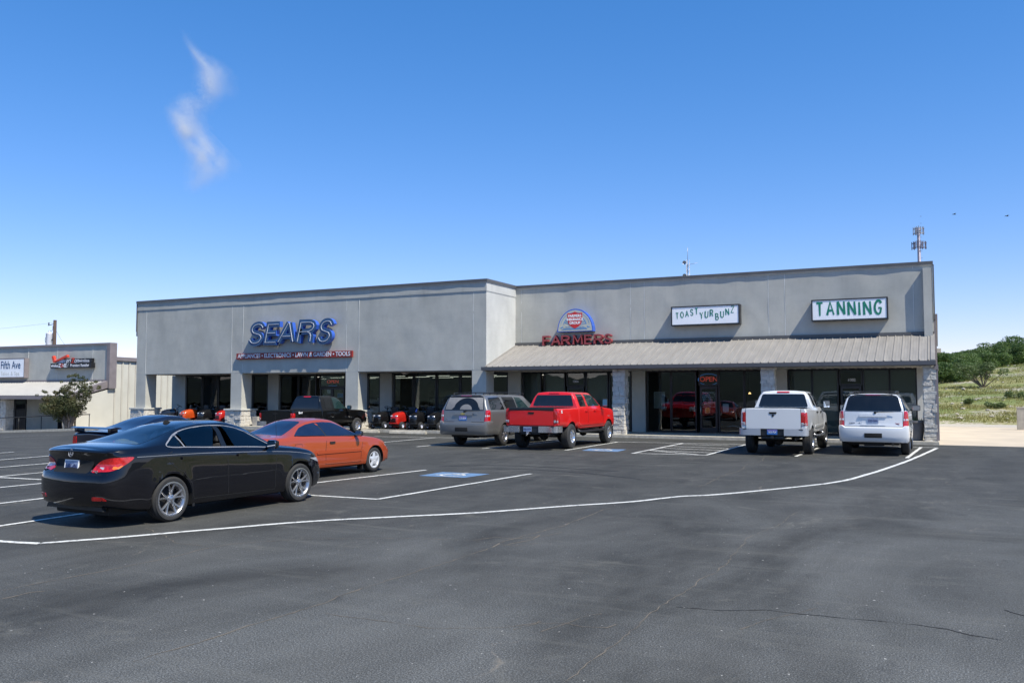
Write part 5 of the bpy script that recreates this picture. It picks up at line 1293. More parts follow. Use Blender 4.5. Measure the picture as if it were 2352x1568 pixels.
    for a, b in ((1252, 1297), (1348, 1396), (1402, 1448)): pane(a, b, back='blind')
    door(1304, 1342); wall(1452, 1483)
    for a, b in ((1489, 1540), (1544, 1598)): pane(a, b)
    door(1608, 1648)
    for a, b in ((1653, 1708), (1712, 1768)): pane(a, b)
    wall(1771, 1809)
    for a, b in ((1814, 1864), (1868, 1924), (1985, 2042), (2046, 2104)): pane(a, b, back='blind')
    door(1931, 1979, back=None)
    bm = NB(); box(bm, WX(2107, YG), XR - .35, YG - .06, YG + .2, .12, 2.965); obj('wall_pier', bm, MATS['stucco_lit'], B)
    # header band above the glass
    bm = NB(); box(bm, WX(404, YG), XR, YG - .05, YG + .2, 2.925, 2.98); obj('window_header', bm, MATS['frame_dark'], B)
    bm = NB(); box(bm, WX(427, YG), XR - .3, YG - .05, YG + .1, .115, .14); obj('window_sill', bm, MATS['frame_dark'], B)
    # interiors
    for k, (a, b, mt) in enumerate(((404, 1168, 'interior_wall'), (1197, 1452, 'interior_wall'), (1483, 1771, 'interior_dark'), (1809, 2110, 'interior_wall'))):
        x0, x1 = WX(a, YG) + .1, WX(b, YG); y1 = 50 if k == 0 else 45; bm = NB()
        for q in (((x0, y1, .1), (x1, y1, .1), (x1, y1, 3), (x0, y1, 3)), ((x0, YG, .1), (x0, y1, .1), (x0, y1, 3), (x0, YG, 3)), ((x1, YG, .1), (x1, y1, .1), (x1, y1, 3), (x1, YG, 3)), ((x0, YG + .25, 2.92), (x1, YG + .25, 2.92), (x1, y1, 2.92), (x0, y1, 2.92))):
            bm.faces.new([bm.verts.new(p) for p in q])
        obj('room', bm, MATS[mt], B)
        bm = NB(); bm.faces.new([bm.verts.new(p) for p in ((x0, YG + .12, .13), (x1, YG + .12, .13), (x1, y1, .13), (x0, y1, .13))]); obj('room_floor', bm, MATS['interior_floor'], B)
    # strip lights in the big shop
    src = None
    for y in (41.2, 43.8, 46.6):
        for x in [XL + 3 + 2.9 * k for k in range(8)]:
            if src is None:
                src = empty('strip_light', (0, 0, 0), label='long lit ceiling strip light inside the large shop', cat='ceiling light', group='strip lights inside the large shop')
                bm = NB(); box(bm, -.75, .75, -.07, .07, 2.86, 2.92); obj('housing', bm, MATS['soffit'], src); bm = NB(); box(bm, -.72, .72, -.05, .05, 2.845, 2.858); obj('tube', bm, MATS['shop_lamp'], src); s = src
            else: s = copy_tree(src)
            s.location = (x, y, 0)
    # goods inside
    rnd = random.Random(4)
    for k, x in enumerate([XL + 6 + 3.3 * i for i in range(6)]):
        S = empty('display_shelf', (x, 43 + (k % 2) * 1.5, .13), label='dim stock shelf standing behind the shop glass', cat='shelf', group='stock shelves inside the large shop')
        bm = NB(); box(bm, -.9, -.86, -.25, .25, 0, 1.9); box(bm, .86, .9, -.25, .25, 0, 1.9); box(bm, -.86, .86, .2, .23, 0, 1.9); obj('frame', bm, MATS['interior_wall'], S)
        bm = NB()
        for z in (.1, .6, 1.1, 1.6): box(bm, -.86, .86, -.24, .2, z, z + .03)
        obj('shelf_boards', bm, MATS['concrete'], S)
        bm = NB()
        for z in (.13, .63, 1.13):
            xx = -.8
            while xx < .7: w = rnd.uniform(.12, .3); box(bm, xx, xx + w, -.2, .1, z, z + rnd.uniform(.15, .4)); xx += w + .03
        obj('stock', bm, MATS[rnd.choice(('navy', 'farm_red', 'concrete', 'sign_pale'))], S)
    for k, px in enumerate((985, 1020)):
        S = empty('washing_machine', (WX(px, YG), 40.2, .13), label='pale front-loading washing machine shown behind the glass', cat='washing machine', group='washing machines in the shop window')
        bm = NB(); box(bm, -.34, .34, 0, .7, 0, 1.0, bev=.02); obj('body', bm, MATS['concrete'], S); bm = NB(); lathe(bm, [(.001, -.02), (.19, -.03), (.23, 0)], 24, 'y', (0, -.01, .5)); obj('door', bm, MATS['frame_dark'], S)
    # soffit dome lights
    for k, (px, py) in enumerate(((567, 862), (930, 864))):
        bm = NB(); lathe(bm, [(.001, -.13), (.14, -.10), (.2, -.03), (.2, 0)], 20, 'z'); obj('soffit_light', bm, MATS['soffit'], loc=(WX(px, 37.4), 37.4, 2.975), smooth=40, label='round dome light under the overhang ' + ('left of the shop door' if k == 0 else 'above the red mower'), cat='ceiling light')
    return B

# ---------------------------------------------------------------- signs
def put(me, x, y, z, name, mat, parent, **k):
    me.transform(Matrix.Translation((x, y, z))); return obj(name, me, mat, parent, **k)
def build_signs():
    # big blue channel letters
    S = empty('letter_sign', (0, 0, 0), label='huge slanted navy channel letters with bright blue sides on the left wall', cat='sign')
    YF = YS - .36; H0 = 1.18; rnd = random.Random(1)
    for ch, px0, px1, pb, ptop in (('S', 565.3, 609, 794, 739), ('E', 602, 643, 792, 739), ('A', 632, 684, 791, 736), ('R', 676, 727, 790, 734), ('S', 723, 768, 790, 731)):
        xa, xb = WX(px0, YF), WX(px1, YF); zb, ztop = WP(px0 + 15, pb, YF).z, WP(px0 + 25, ptop, YF).z
        W, ls = SF[ch] if ch != 'A' else (.86, [[(0, 0), (.40, 1)], [(.46, 1), (.86, 0)], [(.20, .30), (.66, .30)]]); w = .30; h = ztop - zb - w * .9; sh = .24; ws = (xb - xa - w - sh * h) / (W * h)
        bm = NB(); sb = NB(); nb = NB()
        for k, l in enumerate(ls):
            q = smooth_open(l, 4) if ch == 'S' else (l if len(l) < 5 else l)
            if ch == 'R' and len(l) > 4: q = [(0, 0), (0, 1), (.35, 1), (.5, .985), (.62, .92), (.68, .82), (.68, .70), (.62, .60), (.5, .53), (.35, .51), (0, .51)]
            if ch == 'R' and len(l) == 2: q = [(.42, .50), (.56, .42), (.62, .28), (.64, 0)]
            pts = [(xa + w / 2 + a * h * ws + sh * b * h, zb + w * .45 + b * h) for a, b in q]
            n = len(pts)
            ext = list(pts)   # square the free ends so strokes meet
            for i, j in ((0, 1), (-1, -2)):
                d = Vector(pts[i]) - Vector(pts[j]); d.normalize(); e = .06
                if ch in 'ER' or (ch == 'A' and k == 2): ext[i] = tuple(Vector(pts[i]) + d * e)
            o = stroke_outline(ext, w); prism(sb, o, YF + .02 + .002 * k, YS - .10)
            prism(bm, stroke_outline(ext, w), YF + .001 + .002 * k, YF + .019 + .002 * k)
            prism(nb, stroke_outline(pts, .022), YF - .022 - .003 * k, YF - .004)
        f = obj('letter', sb, MATS['sign_blue'], S); obj('letter_face', bm, MATS['navy'], f); obj('neon_tube', nb, MATS['neon_tube'], f)
    bm = NB()
    for px in (590, 640, 690, 745): x = WX(px, YS); box(bm, x - .03, x + .03, YS - .09, YS, 4.6, 5.6)
    for px in (636, 640): x = WX(px, YS - .1); prism(bm, stroke_outline([(x, 4.42), (x + .18, 4.9)], .03), YS - .2, YS - .17)
    obj('mounting_rail', bm, MATS['soffit'], S)
    # red banner sign
    S = empty('banner_sign', (0, 0, 0), label='long narrow red sign listing appliances, electronics, lawn and garden, tools', cat='sign')
    YF = YS - .14; a, b = WP(543, 811.5, YF), WP(808.5, 826 - 7, YF); t2 = WP(808.5, 805, YF); zl, zh = WP(543, 826, YF).z, a.z; zl = (zl + b.z) / 2; zh = (zh + t2.z) / 2
    bm = NB(); box(bm, a.x, b.x, YF, YS - .03, zl, zh, bev=.006); P = obj('panel', bm, MATS['banner_red'], S)
    W = b.x - a.x
    me = text_mesh('APPLIANCES \u2022 ELECTRONICS \u2022 LAWN & GARDEN \u2022 TOOLS', .31, .004, .006, sx=1.0); xs = [v.co.x for v in me.vertices]; k = (W - .22) / (max(xs) - min(xs)); me.transform(Matrix.Diagonal((k, 1, 1, 1)))
    put(me, (a.x + b.x) / 2, YF - .006, (zl + zh) / 2, 'lettering', MATS['sign_letter'], S)
    # half-round insurance sign
    YF = YW - .34; S = empty('arched_sign', (0, 0, 0), label='half-round cream sign with red shield and blue rays above red letters', cat='sign')
    p0, p1 = WP(1280, 762.5, YF), WP(1362, 760, YF); tz = WP(1321, 709, YF).z; z0 = (p0.z + p1.z) / 2; cx = (p0.x + p1.x) / 2; rw = (p1.x - p0.x) / 2; rh = tz - z0
    arc = lambda s, t=0: [(cx + (rw * s) * math.cos(R(180 * i / 32)), z0 + t + (rh * s - t) * math.sin(R(180 * i / 32)) * 1.0) for i in range(33)]
    bm = NB(); prism(bm, arc(1.0), YF, YW - .005); C = obj('cabinet', bm, MATS['sign_blue'], S)
    bm = NB(); prism(bm, arc(.945, .03), YF - .006, YF + .002); obj('sign_face', bm, MATS['farm_cream'], S)
    bm = NB(); q = [(cx + rw * .80 * math.cos(R(a)), z0 + .27 + rh * .60 * math.sin(R(a))) for a in range(8, 173, 6)]; prism(bm, stroke_outline(q, .02), YF - .009, YF - .003)
    q = [(cx + rw * .64 * math.cos(R(a)), z0 + .27 + rh * .46 * math.sin(R(a))) for a in range(8, 173, 6)]; prism(bm, stroke_outline(q, .035), YF - .010, YF - .003)
    for i, a in enumerate(range(14, 170, 13)):
        prism(bm, stroke_outline([(cx + .25 * rw * math.cos(R(a)), z0 + .27 + .15 * rh * math.sin(R(a))), (cx + .62 * rw * math.cos(R(a)), z0 + .27 + .44 * rh * math.sin(R(a)))], [.012, .035]), YF - .011 - .0005 * (i % 3), YF - .003)
    prism(bm, [(cx - rw * .78, z0 + .10), (cx + rw * .70, z0 + .11), (cx + rw * .62, z0 + .17), (cx - rw * .62, z0 + .15)], YF - .012, YF - .003)
    prism(bm, [(cx - rw * .86, z0 + .18), (cx - rw * .66, z0 + .27), (cx - rw * .70, z0 + .18)], YF - .012, YF - .003); prism(bm, [(cx + rw * .86, z0 + .20), (cx + rw * .66, z0 + .27), (cx + rw * .70, z0 + .19)], YF - .012, YF - .003)
    obj('rays_and_ribbon', bm, MATS['ray_blue'], S)
    bm = NB(); prism(bm, [(cx - rw * .64, z0 + .17), (cx + rw * .64, z0 + .185), (cx + rw * .64, z0 + .275), (cx - rw * .64, z0 + .265)], YF - .0135, YF - .003); obj('ribbon', bm, MATS['farm_cream'], S)
    me = text_mesh('Symbol of Superior Service', .085, .001, .0015, shear=.25, sx=1.05); put(me, cx, YF - .0155, z0 + .225, 'lettering', MATS['ray_blue'], S)
    sw = rw * .41; sz = tz - .16; sh = smooth_open([(cx + sw, sz - .04), (cx + sw * .98, sz - .35), (cx + sw * .75, sz - .62), (cx, sz - .80)], 5)
    out = [(cx, sz + .02), (cx + sw * .5, sz - .06), (cx + sw, sz - .04)] + sh[1:] + [(2 * cx - x, z) for x, z in sh[1:-1][::-1]] + [(cx - sw, sz - .04), (cx - sw * .5, sz - .06)]
    bm = NB(); prism(bm, out, YF - .018, YF - .003); H = obj('shield', bm, MATS['shield_red'], S)
    for t, dz, s in (('FARMERS', -.19, .175), ('INSURANCE', -.36, .165), ('GROUP', -.53, .175)): put(text_mesh(t, s, .002, .006, sx=.95), cx, YF - .022, sz + dz, 'lettering', MATS['sign_white'], H)
    # red serif letters
    S = empty('letter_sign', (0, 0, 0), label='row of separate dull red serif letters resting just above the awning', cat='sign'); YF = YW - .30
    for ch, cxp, wd in (('F', 1246.5, 17), ('A', 1267, 21), ('R', 1290, 20), ('M', 1316, 24), ('E', 1343, 17), ('R', 1365, 21), ('S', 1389, 17)):
        cxp += .0; zc = WP(cxp, 793 - (cxp - 1246) * .03, YF).z; zt_ = WP(cxp, 772 - (cxp - 1246) * .035, YF).z; x0 = WX(cxp - 1, YF); x1 = WX(cxp - 1 + wd, YF); h = zt_ - zc
        W, ls = SF[ch]; thick = .082; ws = (x1 - x0 - thick) / (W * h); bm = NB(); k = 0
        for l in ls:
            q = smooth_open(l, 3) if ch == 'S' else l
            pts = [(x0 + thick / 2 + a * h * ws, zc + thick * .3 + b * (h - thick * .6)) for a, b in q]
            prism(bm, stroke_outline(pts, thick if ch != 'M' else thick * .85), YF + .002 * k, YW - .04); k += 1
        feet = {'F': [(0, 0)], 'A': [(0, 0), (.8, 0)], 'R': [(0, 0), (.7, 0)], 'M': [(0, 0), (.95, 0), (.08, 1), (.87, 1)], 'E': [], 'S': []}[ch]
        for i, (a, b) in enumerate(feet):
            X = x0 + thick / 2 + a * h * ws; Z = zc + b * (h - .04); box(bm, X - thick * .75, X + thick * .75, YF - .002 - .001 * i, YW - .045, Z, Z + .035)
        obj('letter', bm, MATS['farm_red'], S)
    # two white box signs
    for (px0, px1, pt, pb, word, lab) in ((1541, 1699, 703, 744, 0, 'white box sign with small wavy green hand lettering in three words'), (1863, 2040, 687, 733, 1, 'white box sign with one big green hand-lettered word, nearest the right end')):
        YF = YW - .42; a = WP(px0, pt, YF); b = WP(px1, pb, YF); z1 = (WP(px0, pt + 1, YF).z + WP(px1, pt - 5, YF).z) / 2; z0 = (WP(px0, pb + 4, YF).z + WP(px1, pb, YF).z) / 2
        S = empty('box_sign', (0, 0, 0), label=lab, cat='sign'); bm = NB(); fr = .05
        box(bm, a.x, b.x, YF + .03, YW - .005, z0, z1)
        for q in ((a.x - .002, a.x + fr, z0, z1), (b.x - fr, b.x + .002, z0, z1), (a.x + fr, b.x - fr, z0, z0 + fr), (a.x + fr, b.x - fr, z1 - fr, z1)): box(bm, q[0], q[1], YF, YF + .029, q[2], q[3])
        obj('cabinet', bm, MATS['sign_frame'], S)
        bm = NB(); nx = 16; V = []
        for j in range(5):
            V.append([bm.verts.new((a.x + fr + (b.x - a.x - 2 * fr) * i / nx, YF + .018 - .002 * math.sin(i * .6) * math.sin(j * .8), z0 + fr + (z1 - z0 - 2 * fr) * j / 4)) for i in range(nx + 1)])
        for j in range(4):
            for i in range(nx): f = bm.faces.new((V[j][i], V[j][i + 1], V[j + 1][i + 1], V[j + 1][i])); f.smooth = True
        obj('sign_face', bm, MATS['sign_white'], S)
        W = b.x - a.x; H = z1 - z0; bm = NB(); rn = random.Random(5)
        if word:
            h = H * .60; strokes(bm, 'TANNING', a.x + .24, z0 + H * .24, h, .095, YF + .0135, .002, gap=.34, wob=.05, wscale=.68, taper=True, base=lambda i: .05 * math.sin(i * 1.1), rnd=rn)
            m = bm.copy(); 
            xs = [v.co.x for v in bm.verts]; k = (W - .42) / (max(xs) - min(xs)); m0 = min(xs)
            for v in bm.verts: v.co.x = a.x + .21 + (v.co.x - m0) * k
            m.free()
        else:
            h = H * .30
            x = strokes(bm, 'TOAST', 0, 0, h, .040, YF + .0135, .002, gap=.36, wob=.06, wscale=.60, taper=True, base=lambda i: .17 * i, rnd=rn)
            x = strokes(bm, 'YUR', x + .0, -h * .10, h * 1.05, .040, YF + .0135, .002, gap=.36, wob=.06, wscale=.60, taper=True, base=lambda i: .17 * i, rnd=rn)
            x = strokes(bm, 'BUNZ', x + .02, -h * .40, h * 1.05, .040, YF + .0135, .002, gap=.36, wob=.05, wscale=.60, taper=True, base=lambda i: .36 * i, rnd=rn)
            xs = [v.co.x for v in bm.verts]; k = (W - .44) / (max(xs) - min(xs)); m0 = min(xs)
            for v in bm.verts: v.co.x = a.x + .22 + (v.co.x - m0) * k; v.co.z += z0 + H * .36
        obj('lettering', bm, MATS['sign_green'], S)
    # open signs
    def neon(px, py, w, h, ring, lab):
        p = WP(px, py, YG + .04); S = empty('open_sign', (p.x, YG + .05, p.z), label=lab, cat='neon sign')
        me = text_mesh('OPEN', h * .62, .012, .0, sx=w * .8 / (h * .62 * 2.4)); put(me, 0, 0, 0, 'neon_lettering', MATS['neon_red'], S)
        bm = NB()
        if ring: tube(bm, [(w / 2 * math.cos(t), 0, h / 2 * math.sin(t)) for t in [k * math.pi / 16 for k in range(33)]], .012, 6, cap=False)
        else: box(bm, -w * .3, w * .3, .0, .01, -h * .62, -h * .52)
        obj('neon_ring', bm, MATS['neon_blue'], S); bm = NB(); box(bm, -w / 2, w / 2, .03, .04, -h / 2, h / 2); obj('backing', bm, MATS['interior_dark'], S)
    neon(1627.5, 871, .95, .50, True, 'red neon open sign in a blue oval over the glass door'); neon(764, 876.5, .95, .40, False, 'small red neon open sign over the double door of the large shop')
    # numbers, door notices
    for px, py, t in ((1997 - 41, 872.5, '1002'), (1322, 876, '1006')):
        p = WP(px, py, YG - .02); S = tag(put(text_mesh(t, .16, .002, .002), p.x, YG - .016, p.z, 'door_number', MATS['sign_letter'], None), 'white street number %s over the door %s' % (t, 'behind the white SUV' if t == '1002' else 'behind the red pickup'), 'number')
    def notice(px0, px1, py0, py1, lines, lab, mat='sign_black', tm='sign_letter'):
        Y = YG + .02; a = WP(px0, py1, Y); b = WP(px1, py0, Y); S = empty('notice', (0, 0, 0), label=lab, cat='notice')
        bm = NB(); box(bm, a.x, b.x, Y, Y + .006, a.z, b.z); obj('panel', bm, MATS[mat], S)
        n = len(lines)
        for i, t in enumerate(lines):
            if not t: continue
            me = text_mesh(t, (b.z - a.z) / n * .8, .001, .001); xs = [v.co.x for v in me.vertices]; k = min(1, (b.x - a.x) * .86 / (max(xs) - min(xs))); me.transform(Matrix.Diagonal((k, 1, 1, 1)))
            put(me, (a.x + b.x) / 2, Y - .003, b.z - (b.z - a.z) * (i + .5) / n, 'lettering', MATS[tm], S)
        bm = NB(); t = .012
        for q in ((a.x, b.x, a.z - t, a.z), (a.x, b.x, b.z, b.z + t), (a.x - t, a.x, a.z, b.z), (b.x, b.x + t, a.z, b.z)): box(bm, q[0], q[1], Y - .002, Y + .007, q[2], q[3])
        obj('border', bm, MATS['sign_letter'], S)
    notice(1609.5, 1642, 900, 934, ['TOAST YUR BUNZ', 'HOURS', 'MON-FRI 9am-7pm', 'SAT 9am-5pm', 'SUN 12-5pm', '625-9729', '627-8929'], 'black notice of opening hours on the glass door below the oval neon sign')
    notice(1934, 1972, 898, 935, ['TOAST YUR BUNZ', 'HOURS', 'MON-FRI', 'SAT', 'SUN'], 'black notice of opening hours on the door behind the white SUV')
    notice(1620, 1630, 936, 948, ['', '', ''], 'small yellow paper stuck low on the glass door', 'gold', 'sign_black'); notice(1503, 1526, 900, 936, ['', '', ''], 'grey poster inside the window left of the glass door', 'blind', 'sign_black'); notice(1661, 1673, 928, 945, ['', ''], 'small white paper in the window right of the glass door', 'sign_pale', 'sign_black')
    notice(752, 762, 893, 903, ['', ''], 'white paper on the left leaf of the double door', 'sign_pale', 'sign_black'); notice(775, 790, 903, 912, ['', ''], 'blue paper on the right leaf of the double door', 'ray_blue', 'sign_black')
    # a warm lamp inside the tanning shop
    p = WP(1722, 904.5, 41); S = empty('wall_lamp', (p.x, 41, p.z), label='small glowing warm lamp inside the dark shop', cat='lamp'); bm = NB(); lathe(bm, [(.001, .09), (.03, .07), (.07, 0)], 14, 'z'); obj('lamp_shade', bm, MATS['warm_lamp'], S); bm = NB(); tube(bm, [(0, .0, .05), (0, .0, 1.05)], .01, 6); obj('cord', bm, MATS['frame_dark'], S)

def build_left_building():
    YB = 43.0; X1 = WX(248, YB); X0 = X1 - 26; zb = -1.35; B = empty('retail_building', (0, 0, 0), label='lower grey retail building at the left edge with metal awning and beige metal side', cat='building')
    wz = WP(120, 876.5, YB).z
    bm = NB(); wavy_wall(bm, X0, X1, YB, wz, 5.36, .014, 40, sx=.25); obj('front_wall', bm, MATS['stucco'], B)
    bm = NB()
    for x in (63, 130, 211): X = WX(x, YB); box(bm, X - .014, X + .014, YB - .016, YB + .02, wz, 5.3)
    obj('wall_joints', bm, MATS['joint'], B)
    bm = NB(); box(bm, X0, X1 + .22, YB - .09, YB + .5, 5.36, 5.50); box(bm, X1 - .10, X1 + .22, YB - .10, YB + .5, wz - .5, 5.355); box(bm, X0, X1 - .1, YB - .06, YB, wz + .0, wz + .13); obj('coping', bm, MATS['trim_mauve'], B)
    # awning
    ez, ey = 1.72, YB - 3.1; sl = (wz - ez) / (YB - ey); bm = NB(); bm.faces.new([bm.verts.new(p) for p in ((X0, ey, ez), (X1 - .3, ey, ez), (X1 - .3, YB - .02, wz), (X0, YB - .02, wz))]); x = X0
    while x < X1 - .35:
        prof = ((-.03, 0), (-.012, .035), (.012, .035), (.03, 0)); a = [bm.verts.new((x + u, ey, ez + v)) for u, v in prof]; b = [bm.verts.new((x + u, YB - .02, wz + v)) for u, v in prof]
        for i in range(3): bm.faces.new((a[i], a[i + 1], b[i + 1], b[i]))
        x += .305
    A = obj('awning', bm, MATS['metal_roof_pale'], B)
    bm = NB(); box(bm, X0, X1 - .15, ey - .13, ey, ez - .26, ez - .01); prism(bm, [(ey, ez + .06), (YB, wz + .06), (YB, wz - .45), (ey, ez - .26)], X1 - .30, X1 + .05, plane='yz'); obj('gutter', bm, MATS['trim_mauve'], A)
    bm = NB(); box(bm, X0, X1 - .1, ey, YB + .2, ez - .22, ez - .2); obj('soffit', bm, MATS['soffit'], B)
    # sunlit ribbed metal side
    z1 = WP(252, 828, YB + .5).z; Yb = 66; bm = NB(); bm.faces.new([bm.verts.new(p) for p in ((X1, YB + .3, zb), (X1, Yb, zb), (X1, Yb, z1 - .25), (X1, YB + .3, z1))]); y = YB + .6
    while y < Yb: 
        prof = ((-.05, 0), (-.02, .07), (.02, .07), (.05, 0)); zt_ = z1 - .25 * (y - YB) / (Yb - YB); a = [bm.verts.new((X1 + v, y + u, zb)) for u, v in prof]; b = [bm.verts.new((X1 + v, y + u, zt_)) for u, v in prof]
        for i in range(3): bm.faces.new((a[i], a[i + 1], b[i + 1], b[i]))
        y += .6
    gb = NB(); y = YB + .5
    while y < Yb: box(gb, X1 - .01, X1 + .012, y - .012, y + .012, zb, z1 - .02 - .25 * (y - YB) / (Yb - YB)); y += .6  # dark strips between the ribs: groove shade put into colour
    obj('rib_shade', gb, MATS['trim_mauve'], B)
    prism(bm, [(ey + .6, -1.3), (YB + .3, -1.3), (YB + .3, wz - .5), (ey + .6, ez - .2)], X1 - .02, X1 + .0, plane='yz'); obj('side_wall', bm, MATS['beige_metal'], B)
    bm = NB(); box(bm, X0, X1 - .02, YB + .05, Yb, -1.3, z1 - .3); obj('building_mass', bm, MATS['stucco'], B)
    bm = NB(); prism(bm, [(YB + .4, z1), (Yb + .3, z1 - .28), (Yb + .3, z1 + .02), (YB + .4, z1 + .27)], X1 - .3, X1 + .16, plane='yz'); obj('eave_trim', bm, MATS['trim_mauve'], B)
    # front under awning
    yf = YB - .1
    def fx(px): return WX(px, yf)
    for u, w in ((fx(64), fx(136)), (fx(226), X1 - .12)): bm = NB(); box(bm, u, w, yf - .05, yf + .1, -1.3, ez - .2); obj('wall_panel', bm, MATS['stucco'], B)
    for a, b in ((19, 36), (38, 61), (190, 207), (209, 225), (-40, 0), (137, 146)):
        bm = NB(); x0, x1 = fx(a), fx(b); box(bm, x0 - .05, x0, yf - .06, yf + .03, -1.2, 1.40); box(bm, x1, x1 + .05, yf - .06, yf + .03, -1.2, 1.40); box(bm, x0, x1, yf - .055, yf + .025, 1.30, 1.40); box(bm, x0, x1, yf - .055, yf + .025, -1.2, -1.05)
        f = obj('window', bm, MATS['frame_dark'], B); bm = NB(); box(bm, x0, x1, yf - .02, yf - .01, -1.05, 1.3); obj('pane', bm, MATS['tint_win'], f)
    stone_pillar(B, WX(146, YB - 2.7), WX(162, YB - 2.7), YB - 2.7, YB - 2.1, -1.3, ez - .25, 71); stone_pillar(B, WX(2, YB - 2.7), WX(14, YB - 2.7), YB - 2.7, YB - 2.1, -1.3, ez - .25, 72)
    bm = NB(); box(bm, X1 - .30, X1 + .02, ey + .1, ey + .4, -1.3, ez - .26); box(bm, WX(196, ey), X1 + .02, ey + .05, ey + .15, .55, .62); obj('end_post', bm, MATS['trim_mauve'], B)
    # curb, planting strip, rail
    bm = NB(); P = []
    for k in range(24):
        x = -72 + k * 1.2; y = 38.2
        P.append((x, y))
    for (a, b) in zip(P, P[1:]):
        z0_, z1_ = zg(a[0]), zg(b[0]); q = [bm.verts.new(v) for v in ((a[0], a[1], z0_ - .1), (b[0], b[1], z1_ - .1), (b[0], b[1], z1_ + .15), (a[0], a[1], z0_ + .15), (a[0], a[1] + .3, z0_ + .15), (b[0], b[1] + .3, z1_ + .15))]
        bm.faces.new(q[:4]); bm.faces.new((q[3], q[2], q[5], q[4]))
    bmesh.ops.recalc_face_normals(bm, faces=bm.faces[:]); obj('curb', bm, MATS['curb_concrete'], kind='structure')
    bm = NB()
    for (a, b) in zip(P, P[1:]):
        bm.faces.new([bm.verts.new(v) for v in ((a[0], 38.5, zg(a[0]) + .145), (b[0], 38.5, zg(b[0]) + .145), (b[0], YB, zg(b[0]) + .1), (a[0], YB, zg(a[0]) + .1))])
    obj('walkway', bm, MATS['concrete'], kind='structure')
    F = empty('pipe_railing', (0, 0, 0), label='thin black pipe railing along the walkway of the left building', cat='railing'); yr = 39.25; xa, xb = -70, WX(208, yr)
    za = lambda x: zg(x) + .12 + .92
    bm = NB(); tube(bm, [(xa, yr, za(xa)), (xb, yr, za(xb))], .03, 8); obj('rail', bm, MATS['iron_black'], F)
    for k in range(7): x = xb - .05 - k * 2.4; bm = NB(); tube(bm, [(x, yr, zg(x) + .1), (x, yr, za(x))], .024, 8); obj('post', bm, MATS['iron_black'], F)
    # its signs
    Ys = YB - .38
    S = empty('box_sign', (0, 0, 0), label='white box sign with dark serif salon name, cut by the left edge', cat='sign'); a = WP(-52, 868, Ys); b = WP(56.5, 823, Ys); z0, z1 = WP(30, 867.5, Ys).z, WP(30, 822.5, Ys).z
    bm = NB(); box(bm, a.x, b.x, Ys + .02, YB - .02, z0, z1); fr = .07
    for q in ((a.x, a.x + fr, z0, z1), (b.x - fr, b.x, z0, z1), (a.x + fr, b.x - fr, z0, z0 + fr), (a.x + fr, b.x - fr, z1 - fr, z1)): box(bm, q[0], q[1], Ys, Ys + .019, q[2], q[3])
    obj('cabinet', bm, MATS['trim_mauve'], S); bm = NB(); box(bm, a.x + fr, b.x - fr, Ys + .008, Ys + .018, z0 + fr, z1 - fr); obj('sign_face', bm, MATS['sign_white'], S)
    put(text_mesh('Fifth Ave', .82, .003, .008, sx=.80, align='RIGHT'), b.x - .45, Ys, z0 + (z1 - z0) * .64, 'lettering', MATS['navy'], S); put(text_mesh('Salon & Spa', .42, .003, .0, sx=.95, spacing=1.15, align='RIGHT'), b.x - .55, Ys, z0 + (z1 - z0) * .22, 'lettering', MATS['joint'], S)
    S = empty('phone_shop_sign', (0, 0, 0), label='two-tier black phone shop sign with big red check mark', cat='sign'); a = WP(115, 0, Ys); b = WP(206.5, 0, Ys); xa, xb = WX(114, Ys), WX(207, Ys)
    z0, z1 = WP(160, 845, Ys).z, WP(160, 833.5, Ys).z; bm = NB(); box(bm, xa, xb, Ys, YB - .03, z0, z1); z2, z3 = z1 + .04, WP(170, 823, Ys).z; box(bm, WX(141, Ys), xb - .1, Ys + .12, YB - .03, z2, z3); obj('cabinet', bm, MATS['sign_black'], S)
    bm = NB(); box(bm, WX(122, Ys), WX(141, Ys) - .01, Ys + .12, YB - .03, z2, z3 - .02); obj('panel', bm, MATS['sign_pale'], S)
    zc = (z0 + z1) / 2; put(text_mesh('wireless', .30, .003, .006, sx=.85), WX(124, Ys), Ys - .006, zc, 'lettering', MATS['sign_letter'], S); put(text_mesh('Z NE', .40, .003, .012), WX(142, Ys), Ys - .006, zc, 'lettering', MATS['sign_letter'], S)
    put(text_mesh('O', .38, .003, .014), WX(140.5, Ys), Ys - .009, zc, 'lettering', MATS['brand_red'], S); put(text_mesh('/', .34, .003, .0), WX(154.5, Ys), Ys - .006, zc, 'lettering', MATS['sign_letter'], S)
    put(text_mesh('Premium Retailer', .30, .003, .003, sx=.95), WX(181, Ys), Ys - .006, zc, 'lettering', MATS['sign_letter'], S)
    zc = (z2 + z3) / 2; put(text_mesh('veri', .50, .003, .006, shear=.2), WX(149, Ys), Ys + .11, zc, 'lettering', MATS['sign_letter'], S); put(text_mesh('Z', .56, .003, .016, shear=.1), WX(161.5, Ys), Ys + .108, zc - .03, 'lettering', MATS['brand_red'], S)
    put(text_mesh('on', .50, .003, .006, shear=.2), WX(170.5, Ys), Ys + .11, zc, 'lettering', MATS['sign_letter'], S); put(text_mesh('wireless', .34, .003, .003), WX(188, Ys), Ys + .11, zc - .03, 'lettering', MATS['sign_letter'], S)
    bm = NB(); prism(bm, stroke_outline([(WX(117.5, Ys), WP(117, 818, Ys).z), (WX(121.5, Ys), WP(121, 831, Ys).z)], .2), Ys + .0, Ys + .2); prism(bm, stroke_outline([(WX(120, Ys), WP(121, 831.5, Ys).z), (WX(151, Ys), WP(151, 817, Ys).z)], [.10, .17]), Ys - .003, Ys + .2); obj('check_mark', bm, MATS['brand_red'], S)

